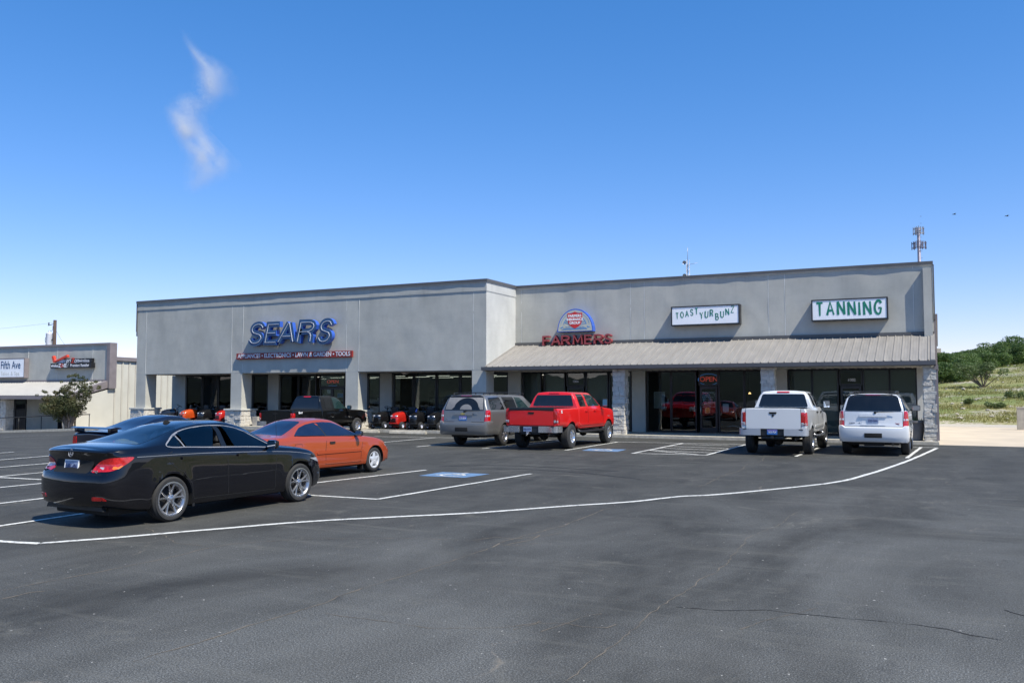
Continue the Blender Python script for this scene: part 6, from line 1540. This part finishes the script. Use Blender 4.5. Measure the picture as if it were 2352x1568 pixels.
# ---------------------------------------------------------------- plants, hill
def tree(name, loc, stems, clumps, leaf, mat, nleaf, label, cat, bark='bark', seed=0, group=None, squash=.7):
    """stems: list of point lists with radii; clumps: (x, y, z, r)"""
    rnd = random.Random(seed); T = empty(name, loc, 0, label=label, cat=cat, group=group)
    bm = NB()
    for pts, r0, r1 in stems:
        n = len(pts); tube(bm, smooth_open(pts, 3), [r0 + (r1 - r0) * i / ((n - 1) * 3) for i in range((n - 1) * 3 + 1)], 7)
    obj('trunk', bm, MATS[bark], T)
    bm = NB(); tot = sum(c[3] ** 2 for c in clumps)
    for (x, y, z, r) in clumps:
        for _ in range(int(nleaf * r * r / tot)):
            while True:
                v = Vector([rnd.uniform(-1, 1) for _ in range(3)])
                if .2 < v.length < 1: break
            v = v.normalized() * (v.length ** .45) * (1 + .35 * noise.noise(v * 2.2 + Vector((x * 3, y, z))))
            p = Vector((x, y, z)) + Vector((v.x * r, v.y * r, v.z * r * squash)); s = leaf * rnd.uniform(.5, 1.25)
            n = (v + Vector([rnd.uniform(-1, 1) for _ in range(3)])).normalized(); a = n.orthogonal().normalized(); b = n.cross(a); t = rnd.uniform(0, 6.28); a, b = a * math.cos(t) + b * math.sin(t), b * math.cos(t) - a * math.sin(t)
            q = [p - a * s * .5, p + b * s * .28 + n * s * .08, p + a * s * .5, p - b * s * .28 + n * s * .08]
            bm.faces.new([bm.verts.new(w) for w in q])
    obj('crown', bm, MATS[mat], T); return T

def build_plants():
    rnd = random.Random(11)
    def myrtle(px, py, seed, lean, clx, label):
        b = WP(px, py, 40.6); z0 = zg(b.x) + .1; stems, cl = [], []; r = random.Random(seed)
        for k in range(6):
            tx, ty = clx + r.uniform(-1.5, 1.5), r.uniform(-.8, .8); h = r.uniform(1.9, 2.6)
            stems.append(([(r.uniform(-.1, .1), r.uniform(-.1, .1), 0), (lean * .2 + tx * .2, ty * .3, h * .4), (tx * .7, ty * .8, h * .8), (tx, ty, h)], .055, .015))
        return b, z0, stems
    for (px, seed, label, cx0, shape) in ((153, 1, 'left reddish-green crape myrtle shrub tree in front of the left building', -1.0, [(-1.6, 1.45, .55), (-.9, 1.6, .6), (-.2, 1.5, .6), (.5, 1.5, .55), (-2.3, 1.75, .4), (-1.3, 2.15, .45), (-.5, 2.3, .45), (.2, 2.15, .5), (-.3, .95, .5), (.3, 1.0, .4), (-1.0, 2.75, .18), (-.1, 2.85, .18), (-1.9, 2.5, .16), (.3, 2.75, .2)]),
                                              (163, 2, 'right taller crape myrtle shrub tree with pale leaning trunk by the railing', 1.0, [(.0, 1.7, .55), (.7, 1.6, .55), (1.2, 1.95, .5), (.3, 2.4, .5), (1.0, 2.6, .42), (1.6, 2.35, .38), (.2, 3.1, .35), (.9, 3.3, .3), (.25, 3.7, .18), (1.0, 3.9, .15), (2.2, 2.8, .22), (2.7, 3.1, .16), (1.7, 3.0, .2), (.7, 1.15, .35), (-.3, 1.3, .35), (-.2, 2.2, .4), (1.35, 3.35, .14)])):
        b = WP(px, 986, 38.9); z0 = zg(b.x) + .1; r = random.Random(seed); stems = []; shape = [(x - .35, z * .88, rr) for x, z, rr in shape]
        for (x, z, rr) in shape:
            if rr > .15: stems.append(([(r.uniform(-.12, .12), 0, 0), (x * .22 + r.uniform(-.05, .05), r.uniform(-.1, .1), z * .35), (x * .6, r.uniform(-.2, .2), z * .7), (x, r.uniform(-.3, .3), z)], .045 if rr > .4 else .03, .008))
        cl = [(x, r.uniform(-.35, .35), z, rr) for x, z, rr in shape]
        for x, z, rr in shape:
            if z > 1.9:
                for q in range(3): cl.append((x + r.uniform(-.5, .5), r.uniform(-.3, .3), z + rr * .7 + r.uniform(-.1, .30), .13)); 
            cl.append((x + r.uniform(-.5, .5), r.uniform(-.4, .4), z + r.uniform(-.35, .2), rr * .6))
        tree('crape_myrtle', (b.x, 38.9, z0), stems, cl, .105, 'myrtle_leaf', 9000, label, 'tree', 'bark', seed)
    # hillside
    xs = [-40 + 2.5 * i for i in range(57)]; ys = [59.5 + 2.2 * j for j in range(60)]
    def hz(x, y):
        t = max(0, (y - 60)) / 48; z = 5.3 * (t ** .85) if t < 1 else 5.3 - (t - 1) * 4.5
        return z * (.86 + .022 * x) * (1 if x < 12 else 1) + (.22 * noise.noise(Vector((x * .16, y * .22, 1))) + .10 * noise.noise(Vector((x * .6, y * .6, 7)))) * min(1, (y - 59.5) / 3)
    bm = NB(); V = [[bm.verts.new((x, y, hz(x, y) if y > 60 else -.02)) for x in xs] for y in ys]
    for j in range(len(ys) - 1):
        for i in range(len(xs) - 1): bm.faces.new((V[j][i], V[j][i + 1], V[j + 1][i + 1], V[j + 1][i]))
    obj('hillside', bm, MATS['hill_ground'], smooth=80, kind='structure')
    bm = NB()
    for _ in range(30000):
        y = 60.3 + 46 * rnd.random() ** 1.2; x = -3 + rnd.random() * (14 + (y - 60) * .12); z = hz(x, y)
        if noise.noise(Vector((x * .18, y * .5, 3))) < -.05 + rnd.uniform(-.3, .25): continue
        h = rnd.uniform(.06, .24) * (1 + .6 * max(0, noise.noise(Vector((x * .3, y * .4, 9))))); a = rnd.uniform(0, 6.28)
        for k in range(2):
            w = rnd.uniform(.015, .035); dx, dy = rnd.uniform(-.14, .14), rnd.uniform(-.14, .14); c = Vector((x + rnd.uniform(-.12, .12), y + rnd.uniform(-.12, .12), z - .02)); s = Vector((math.cos(a + k * 2), math.sin(a + k * 2), 0)) * w
            bm.faces.new([bm.verts.new(c - s), bm.verts.new(c + s), bm.verts.new(c + Vector((dx, dy, h)))])
    obj('grass', bm, MATS['grass_leaf'], kind='stuff', label='dry green and straw grass over the slope', cat='grass')
    bm = NB()   # pale stones
    for _ in range(160):
        y = 60.2 + 40 * rnd.random() ** 1.3; x = -2 + rnd.random() * 13; z = hz(x, y); s = rnd.uniform(.04, .16)
        m = Matrix.Translation((x, y, z + s * .2)) @ Matrix.Rotation(rnd.random() * 6, 4, 'Z') @ Matrix.Diagonal((s * 1.4, s, s * .6, 1)); bmesh.ops.create_icosphere(bm, subdivisions=1, radius=1, matrix=m)
    obj('loose_stones', bm, MATS['gravel'], kind='stuff', label='pale loose stones scattered on the slope', cat='stones')
    k = 0
    for (x, y, h, r, lab) in ((1.2, 86, 2.9, 1.7, 'rounded dark bush at the left foot of the tree line, beside the building'), (1.3, 98, 3.1, 2.0, 'dark oak showing just past the building edge'), (3.6, 104, 3.0, 2.0, 'low oak behind the pale wispy shrub'), (6.0, 106, 3.5, 2.3, 'mid-height oak in the middle of the tree line'), (8.8, 107, 4.0, 2.4, 'tallest oak of the tree line at the right edge'), (12.0, 107, 3.7, 2.5, 'oak past the right edge of the tree line'), (16, 109, 5.5, 2.8, 'outer oak of the tree line further right'), (2.4, 92, 2.6, 1.5, 'small light green oak between the dark bush and the tree line'), (5.0, 101, 2.8, 1.8, 'short oak in front of the mid-height one'), (7.6, 104, 3.2, 2.0, 'broad low oak left of the tallest'), (10.4, 103, 3.0, 1.9, 'low oak in front of the tallest at the right edge'), (-3.5, 100, 4.2, 2.3, 'oak mostly hidden behind the building end')):
        r_ = random.Random(50 + k); cl = []; h *= .70
        for _ in range(17): a = r_.uniform(0, 6.28); d = r * math.sqrt(r_.random()) * .85; cl.append((d * math.cos(a), d * math.sin(a) * .8, h * r_.uniform(.22, .80) - d * .12, r * r_.uniform(.28, .52)))
        st = [([(0, 0, -.3), (c[0] * .3, c[1] * .3, h * .3), (c[0], c[1], c[2])], .12, .03) for c in cl[:7]]
        tree('oak_tree', (x, y, hz(x, y) - .1), st, cl, .17, 'oak_leaf', 15000, lab, 'tree', 'bark_dark', 60 + k, 'oaks along the top of the slope'); k += 1
    y = 80; x = WX(2259, y); r_ = random.Random(9); cl = []; st = []
    for _ in range(16): a = r_.uniform(-1, 1); cl.append((a * 1.9, r_.uniform(-.8, .8), 1.5 + r_.uniform(-.5, .8) - abs(a) * .3, r_.uniform(.3, .55)))
    for c in cl: st.append(([(0, 0, 0), (c[0] * .45, c[1] * .5, c[2] * .45), (c[0], c[1], c[2])], .05, .012))
    tree('wispy_shrub', (x, y, hz(x, y) - .05), st, cl, .16, 'shrub_leaf', 2600, 'pale see-through shrub with many thin stems alone on the slope', 'shrub', 'bark', 13)
    for k, (px, yy, s, lab) in enumerate(((2330, 71, .45, 'small green bush low on the slope at the right'), (2225, 68, .38, 'tiny weed clump near the gravel verge'), (2285, 66, .42, 'weed clump in the middle of the lower slope'))):
        X = WX(px, yy); tree('bush', (X, yy, hz(X, yy)), [([(0, 0, 0), (0, 0, s * .5)], .03, .01)], [(r_.uniform(-s, s), r_.uniform(-.2, .2), s * r_.uniform(.3, .8), s * .6) for _ in range(6)], .12, 'shrub_leaf', 700, lab, 'bush', 'bark', 80 + k)
    # low hills all around, behind the camera too
    bm = NB(); n = 180; rings = []
    for rr, hh in ((170, 0), (210, .55), (280, .9), (380, 1.0), (520, .3)):
        ring = []
        for i in range(n):
            a = 2 * math.pi * i / n; dx, dy = math.sin(a), math.cos(a)
            front = sstep(.25, .75, dy * math.cos(YAW) - dx * math.sin(YAW)); H = 16 * hh * (.75 + .5 * noise.noise(Vector((dx * 3, dy * 3, 0))) + .22 * noise.noise(Vector((dx * 14, dy * 14, 2)))) * (1 - front)
            ring.append(bm.verts.new((dx * rr, dy * rr, H - .5)))
        rings.append(ring)
    for a, b in zip(rings, rings[1:]):
        for i in range(n): bm.faces.new((a[i], a[(i + 1) % n], b[(i + 1) % n], b[i]))
    obj('far_hills', bm, MATS['far_hill'], smooth=80, kind='structure')

# ---------------------------------------------------------------- small things
def build_mower(hood, label, loc, rz, group='lawn mowers lined up on the walk'):
    T = empty('riding_mower', loc, rz, label=label, cat='lawn mower', group=group)
    P = lambda n, bm, m, par=None, sm=40: obj(n, bm, MATS[m], par or T, smooth=sm)
    # x forward; wheels
    for x, r, w, ty in ((.62, .19, .15, .36), (-.62, .27, .24, .37)):
        for sd in (-1, 1):
            bm = NB(); h = w / 2; lathe(bm, [(r * .5, -h * .8), (r * .62, -h), (r * .9, -h * .9), (r, -h * .45), (r, h * .45), (r * .9, h * .9), (r * .62, h), (r * .5, h * .8)], 24, 'y', (x, sd * ty, r)); t = P('wheel', bm, 'rubber')
            bm = NB(); lathe(bm, [(.001, -h * .55), (r * .2, -h * .6), (r * .25, -h * .3), (r * .5, -h * .35), (r * .52, -h * .85)], 18, 'y', (x, sd * ty, r)); lathe(bm, [(.001, h * .55), (r * .2, h * .6), (r * .25, h * .3), (r * .5, h * .35), (r * .52, h * .85)], 18, 'y', (x, sd * ty, r)); P('rim', bm, 'sign_pale', t)
    # bonnet, lofted
    bm = NB(); secs = []
    for x, w, zb, zt in ((-.02, .26, .42, .86), (.15, .27, .40, .87), (.45, .255, .36, .84), (.68, .235, .33, .77), (.80, .20, .34, .68), (.84, .14, .38, .58)):
        secs.append([bm.verts.new((x, y, z)) for y, z in [(-w, zb), (-w * 1.05, zb + (zt - zb) * .45), (-w * .95, zt - .09), (-w * .70, zt - .02), (0, zt), (w * .70, zt - .02), (w * .95, zt - .09), (w * 1.05, zb + (zt - zb) * .45), (w, zb)]])
    for a, b in zip(secs, secs[1:]):
        for i in range(8): bm.faces.new((a[i], a[i + 1], b[i + 1], b[i]))
    bm.faces.new(secs[0]); bm.faces.new(secs[-1][::-1]); bmesh.ops.recalc_face_normals(bm, faces=bm.faces[:]); bmesh.ops.subdivide_edges(bm, edges=bm.edges[:], cuts=1, use_grid_fill=True, smooth=.6); H = P('bonnet', bm, hood)
    bm = NB()
    for k in range(4): box(bm, .80, .865 - k * .004, -.135, .135, .38 + k * .045, .41 + k * .045)
    P('grille', bm, 'frame_dark', H)
    for sd in (-1, 1):
        bm = NB(); bmesh.ops.create_icosphere(bm, subdivisions=2, radius=1, matrix=Matrix.Translation((.775, sd * .125, .655)) @ Matrix.Rotation(sd * -.5, 4, 'Z') @ Matrix.Diagonal((.06, .085, .042, 1))); P('headlight', bm, 'headlight_clear', H, 80)
    bm = NB(); box(bm, .62, .87, -.24, .24, .27, .34, bev=.02); P('front_bumper', bm, hood if hood != 'plastic_black' else 'trim')
    # chassis, deck, dash, wheel, fenders, seat
    bm = NB(); box(bm, -.8, .72, -.17, .17, .24, .42, bev=.02); box(bm, .60, .64, -.36, .36, .16, .22); P('chassis', bm, 'trim')
    bm = NB(); prism(bm, fillet([(-.35, -.50), (.35, -.50), (.42, -.3), (.42, .3), (.35, .50), (-.35, .50)], .12), .10, .24, plane='xy'); P('mower_deck', bm, hood if hood != 'plastic_black' else 'trim')
    bm = NB(); box(bm, -.16, -.02, -.24, .24, .42, .90, bev=.03); tube(bm, [(-.10, 0, .85), (-.22, 0, 1.03)], .022, 8); D = P('dashboard', bm, 'plastic_black')
    bm = NB(); cen = Vector((-.23, 0, 1.04)); ax = Vector((-.55, 0, 1)).normalized(); u = Vector((0, 1, 0)); v = ax.cross(u); N = 24; tube(bm, [cen + u * .18 * math.cos(2 * math.pi * k / N) + v * .18 * math.sin(2 * math.pi * k / N) for k in range(N + 1)], .014, 6, cap=False)
    for k in range(3): a = 2.1 * k + .5; tube(bm, [cen, cen + u * .18 * math.cos(a) + v * .18 * math.sin(a)], .012, 6)
    P('steering_wheel', bm, 'plastic_black', D)
    bm = NB(); box(bm, -.98, -.22, -.47, -.20, .50, .60, bev=.04); box(bm, -.98, -.22, .20, .47, .50, .60, bev=.04); box(bm, -.98, -.55, -.20, .20, .44, .59, bev=.03); box(bm, -.5, .05, -.42, .42, .28, .32); P('fender', bm, hood if hood != 'plastic_black' else 'trim')
    bm = NB(); box(bm, -.82, -.42, -.23, .23, .62, .70, bev=.035); box(bm, -.93, -.82, -.23, .23, .64, 1.08, bev=.045); P('seat', bm, 'seat_vinyl')
    return T

def build_small():
    pbr('headlight_clear', (.78, .78, .80), .12, metal=.5, coat=1)
    z = .12
    def at(px, dy=0.0, y=36.55): return (WX(px, y) , y + dy, z)
    dn = R(-90)
    src = {}
    jobs = [('plastic_black', 378, R(-128), 36.9, 'black riding mower with raised steering wheel turned toward the first pillar'), ('mower_orange', 421, R(-97), 36.75, 'orange riding mower, second in the left row'),
            ('plastic_black', 461, R(-92), 36.75, 'black riding mower between the orange and the red one of the left row'), ('mower_red', 502, R(-92), 36.7, 'red riding mower beside the second stone pillar base'),
            ('plastic_black', 865, R(-90), 36.7, 'black riding mower just beyond the nose of the black pickup'), ('mower_red', 905, R(-90), 36.7, 'bright red riding mower between two black ones behind the parking blocks'),
            ('plastic_black', 948, R(-90), 36.7, 'black riding mower with blue tag on its steering wheel'), ('plastic_black', 990, R(-90), 36.7, 'black riding mower half hidden by the grey SUV')]
    for hood, px, rz, y, lab in jobs:
        loc = (WX(px, y - .8), y, z)
        if hood in src: t = copy_tree(src[hood]); t.location = loc; t.rotation_euler = (0, 0, rz); t['label'] = lab
        else: t = src[hood] = build_mower(hood, lab, loc, rz)
    bm = NB(); box(bm, -.002, .002, -.06, .06, -.11, .05); t = obj('price_tag', bm, MATS['sign_blue'], loc=(WX(951, 36.3), 36.55, 1.08), label='blue tag hanging from a black mower steering wheel', cat='tag'); t.rotation_euler = (.35, .3, 1.2)
    # parking blocks
    pb = None
    for px0, px1, lab in ((802, 862, 'concrete parking block by the wheel of the black pickup'), (897, 979, 'long concrete parking block in front of the red mower'), (1054, 1130, 'concrete parking block mostly behind the grey SUV')):
        y = 34.45; xc = (WX(px0, y) + WX(px1, y)) / 2
        if px0 == 897:
            pass
        bm = NB(); prism(bm, [(-.10, 0), (.10, 0), (.075, .115), (.045, .14), (-.045, .14), (-.075, .115)], -1.0, 1.0, plane='yz'); bmesh.ops.bevel(bm, geom=[e for e in bm.edges], offset=.012, segments=2, affect='EDGES')
        if pb is None: pb = obj('parking_block', bm, MATS['curb_concrete'], loc=(xc, y, .008), label=lab, cat='parking block', group='concrete parking blocks along the walk')
        else: bm.free(); q = pb.copy(); COL.objects.link(q); q.location = (xc, y, .008); q['label'] = lab
    # planter by the right end
    x = WX(2098, 36.5); T = empty('planter', (x, 36.6, .12), label='large dark tapered planter pot behind the white SUV', cat='planter'); bm = NB(); lathe(bm, [(.001, 0), (.27, 0), (.29, .05), (.38, .66), (.43, .68), (.43, .76), (.38, .76), (.36, .70), (.001, .69)], 28, 'z'); obj('pot', bm, MATS['planter_clay'], T, smooth=40)
    bm = NB(); rr = random.Random(3)
    for _ in range(40): a = rr.uniform(0, 6.28); r = rr.uniform(0, .3); x0, y0 = r * math.cos(a), r * math.sin(a); bm.faces.new([bm.verts.new((x0 - .02, y0, .69)), bm.verts.new((x0 + .02, y0, .69)), bm.verts.new((x0 * 1.2, y0 * 1.2, .69 + rr.uniform(.08, .2)))])
    obj('plant', bm, MATS['shrub_leaf'], T)
    # crate box beside the second pillar base
    bm = NB(); box(bm, -.18, .18, -.15, .15, 0, .50, bev=.01); o = obj('cardboard_box', bm, MATS['concrete'], loc=(WX(585, 36.3), 36.5, .12), label='small box standing between the stone base and the black pickup', cat='box')
    # low block wall at far right
    a = G(2337, 987); bm = NB(); box(bm, 0, 6.0, 0, .25, 0, 1.12, bev=.01); box(bm, -.02, 6.02, -.02, .27, 1.12, 1.18, bev=.01); obj('block_wall', bm, MATS['concrete'], loc=(a.x, a.y, 0), label='low tan concrete block wall at the right edge of the drive', cat='wall')
    # utility pole and transformer
    y = 56; p = WP(126.5, 735, y); T = empty('utility_pole', (p.x, y, -1.5), label='wooden utility pole with pale transformer behind the left building', cat='utility pole'); H = p.z + 1.5
    bm = NB(); tube(bm, [(0, 0, 0), (0, 0, H)], [.20, .15], 10); obj('pole', bm, MATS['pole_wood'], T)
    bm = NB(); lathe(bm, [(.001, -.62), (.30, -.62), (.32, -.58), (.32, .48), (.34, .52), (.30, .60), (.10, .66), (.08, .85), (.001, .86)], 18, 'z', (-.62, -.1, H - 1.85)); tf = obj('transformer', bm, MATS['transformer'], T, smooth=40)
    bm = NB(); box(bm, -.35, .0, -.12, .12, H - 2.0, H - 1.9); tube(bm, [(0, 0, H - .35), (-1.0, 0, H - .5)], .03, 6); tube(bm, [(-.9, 0, H - .48), (-.9, 0, H - .2)], .06, 6); tube(bm, smooth_open([(-.3, 0, H - .55), (-.35, 0, H - 1.0), (-.62, -.1, H - 1.0)], 3), .02, 5); tube(bm, smooth_open([(-.9, -.1, H - 1.3), (-1.25, -.1, H - 1.9), (-.9, -.1, H - 2.6)], 4), .02, 5); obj('bracket', bm, MATS['iron_black'], T)
    bm = NB(); tube(bm, smooth_open([(0, 0, H - .25), (-10, -3, H - 1.0), (-24, -7, H - .9)], 5), .007, 4); tube(bm, smooth_open([(0, 0, H - .8), (.8, .2, H - 2.0), (2.2, .5, H - 3.6)], 4), .012, 4); obj('wire', bm, MATS['iron_black'], T)
    # small lattice mast
    y = 130; p = WP(1579.5, 597, y); b = WP(1579.5, 640, y); T = empty('radio_mast', (p.x, y, 0), label='thin lattice radio mast seen above the roof', cat='mast'); bm = NB(); H = p.z; s = .26
    legs = [Vector((s * math.cos(a), s * math.sin(a), 0)) for a in (0, 2.09, 4.19)]
    for l in legs: tube(bm, [l, l + Vector((0, 0, H))], .045, 5)
    n = int(H / .8)
    for k in range(n):
        for i in range(3): tube(bm, [legs[i] + Vector((0, 0, k * .8)), legs[(i + 1) % 3] + Vector((0, 0, (k + 1) * .8))], .028, 4)
    obj('lattice', bm, MATS['galv'], T)
    bm = NB(); tube(bm, [(0, 0, H - .1), (0, 0, H + 1.9)], .035, 5)
    obj('whip', bm, MATS['galv'], T)
    for dz in (.4, 2.4):
        bm = NB(); lathe(bm, [(.001, .0), (.25, -.05), (.3, -.15)], 12, 'y', (-.5, 0, H - dz)); tube(bm, [(0, 0, H - dz), (-.45, 0, H - dz)], .04, 5); obj('dish', bm, MATS['galv'], T)
    bm = NB(); tube(bm, [(0, 0, H - .75), (1.5, 0, H - .55)], .03, 5); obj('yagi', bm, MATS['galv'], T)
    # cell tower
    y = 190; p = WP(2109.5, 524, y); H = p.z; T = empty('cell_tower', (p.x, y, 0), label='tall cell phone tower with two rings of antennas above the right end of the roof', cat='tower')
    bm = NB(); tube(bm, [(0, 0, 0), (0, 0, H)], [.50, .28], 14); obj('mast', bm, MATS['tower_steel'], T)
    m = p.z - WP(2109.5, 534, y).z
    for nm, zc, rad, mt, na in (('antenna_ring', H - m * .6, 1.2, 'galv', 9), ('antenna_ring', H - m * 3.9, 1.6, 'tower_steel', 12)):
        bm = NB()
        for i in range(3):
            a0 = 2 * math.pi * i / 3 + .5; A = Vector((rad * math.cos(a0), rad * math.sin(a0), 0)); Bv = Vector((rad * math.cos(a0 + 2.09), rad * math.sin(a0 + 2.09), 0))
            for dz in (-.45, .45): tube(bm, [A + Vector((0, 0, zc + dz)), Bv + Vector((0, 0, zc + dz))], .05, 5)
            tube(bm, [(0, 0, zc), (A + Bv) / 2 + Vector((0, 0, zc))], .07, 5)
            for k in range(na // 3): q = A.lerp(Bv, (k + .2) / (na // 3)); box(bm, q.x - .08, q.x + .08, q.y - .05, q.y + .05, zc - .8, zc + .8)
        obj(nm, bm, MATS[mt], T)
    bm = NB()
    for k in range(26): z0 = 2 + k * 1.4; box(bm, .45 - .006 * k, .75 - .006 * k, -.03, .03, z0, z0 + .05)
    tube(bm, [(-.55, -.3, H * .5), (-.5, -.25, H * .8)], .06, 5); obj('climbing_pegs', bm, MATS['tower_steel'], T)
    # two birds far off
    bd = None
    for px, py, lab in ((2192, 492.5, 'small dark bird in flight, left of two'), (2313, 496.5, 'small dark bird in flight, right of two')):
        p = WP(px, py, 90)
        if bd is None:
            bd = empty('bird', p, .5, label=lab, cat='bird', group='birds in the sky'); bm = NB(); tube(bm, [(-.16, 0, 0), (-.08, 0, .01), (.05, 0, .015), (.12, 0, .02), (.17, 0, .01)], [.01, .035, .04, .028, .006], 8)
            for sd in (-1, 1):
                w = smooth_open([(.05, 0, .02), (.07, sd * .16, .09), (-.02, sd * .34, .04)], 3); w2 = smooth_open([(-.06, 0, .015), (-.05, sd * .16, .08), (-.05, sd * .33, .035)], 3)
                for i in range(len(w) - 1): bm.faces.new([bm.verts.new(v) for v in (w[i], w[i + 1], w2[i + 1], w2[i])])
            bm.faces.new([bm.verts.new(v) for v in ((-.12, 0, .005), (-.24, .05, 0), (-.24, -.05, 0))]); obj('body', bm, MATS['iron_black'], bd)
        else: q = copy_tree(bd); q.location = p; q['label'] = lab

def build_cloud():
    """one thin wisp of cirrus about 2.4 km off: a cloud of small white ice flakes with real depth"""
    D = 2400.0; rnd = random.Random(21)
    Fh = Vector((_fw.x, _fw.y, 0)).normalized()
    def W(x, y): d = _ray(x, y).normalized(); return Vector((0, 0, CAM_H)) + d * (D / d.dot(Fh))
    c0 = W(455, 260); s = D / FOC; Rt = _rt
    up = (W(455, 160) - W(455, 360)).normalized()
    ctr = pchip([(70, 428), (100, 436), (130, 462), (165, 488), (200, 488), (235, 442), (265, 420), (310, 436), (350, 462), (385, 478), (410, 466), (435, 444), (455, 436)])
    wid = pchip([(70, 4), (100, 8), (130, 16), (165, 24), (200, 26), (235, 26), (265, 24), (310, 26), (350, 30), (385, 34), (410, 26), (435, 12), (455, 6)])
    den = pchip([(70, .03), (100, .22), (130, .55), (165, .78), (200, .74), (225, .70), (250, .82), (300, 1.0), (345, .98), (385, .72), (410, .42), (435, .22), (455, .0)])
    V, F = [], []
    n = 0
    while n < CLOUD_N:
        y = rnd.uniform(70, 455); g = max(-1.5, min(1.5, rnd.gauss(0, .60)))
        if rnd.random() > den(y) * wid(y) / 30: continue
        x = ctr(y) + wid(y) * (g * .9 if g < 0 else g * 1.4)
        q = noise.noise(Vector((x * .045 + y * .012, y * .020, 3))) + .6 * noise.noise(Vector((x * .12 + y * .03, y * .045, 8)))
        if rnd.random() > .50 + .75 * q: continue
        p = c0 + Rt * ((x - 455) * s) - up * ((y - 260) * s) + Fh * rnd.gauss(0, 22 * s)
        a = Vector([rnd.gauss(0, 1) for _ in range(3)]).normalized(); b = a.orthogonal().normalized(); z = rnd.uniform(.20, .44)
        k = len(V); V += [p + a * z, p + b * z - a * z * .5, p - b * z - a * z * .5]; F.append((k, k + 1, k + 2)); n += 1
    me = bpy.data.meshes.new('cloud'); me.from_pydata([tuple(v - c0) for v in V], [], F)
    m, nt, p, L = _new('ice_flakes'); v = tex_coord(nt); f = n_noise(nt, v, .02, 2); L(n_mix(nt, f, (.84, .86, .88), (.92, .93, .95)), p.inputs['Base Color']); p.inputs['Roughness'].default_value = 1; p.inputs['Specular IOR Level'].default_value = 0
    tr = nt.nodes.new('ShaderNodeBsdfTranslucent'); tr.inputs[0].default_value = (.93, .95, .97, 1); mx = nt.nodes.new('ShaderNodeMixShader'); mx.inputs[0].default_value = .5; L(p.outputs[0], mx.inputs[1]); L(tr.outputs[0], mx.inputs[2]); L(mx.outputs[0], nt.nodes['Material Output'].inputs[0])
    obj('cloud', me, m, loc=c0, label='faint white wisp of cloud bending down the left of the blue sky', cat='cloud')
CLOUD_N = 150000

# ---------------------------------------------------------------- build everything
setting_materials()
vehicle_materials(); pbr('silver_bumper', (.50, .51, .53), .32, metal=.5, var=.03, rvar=.03)
MATS['tint_win'] = glass_dark('tint_win', (.008, .011, .016), .02, .6)
build_ground(); build_markings(); build_shops(); build_left_building(); build_plants()
build_vehicles(); build_signs(); build_small(); build_cloud()
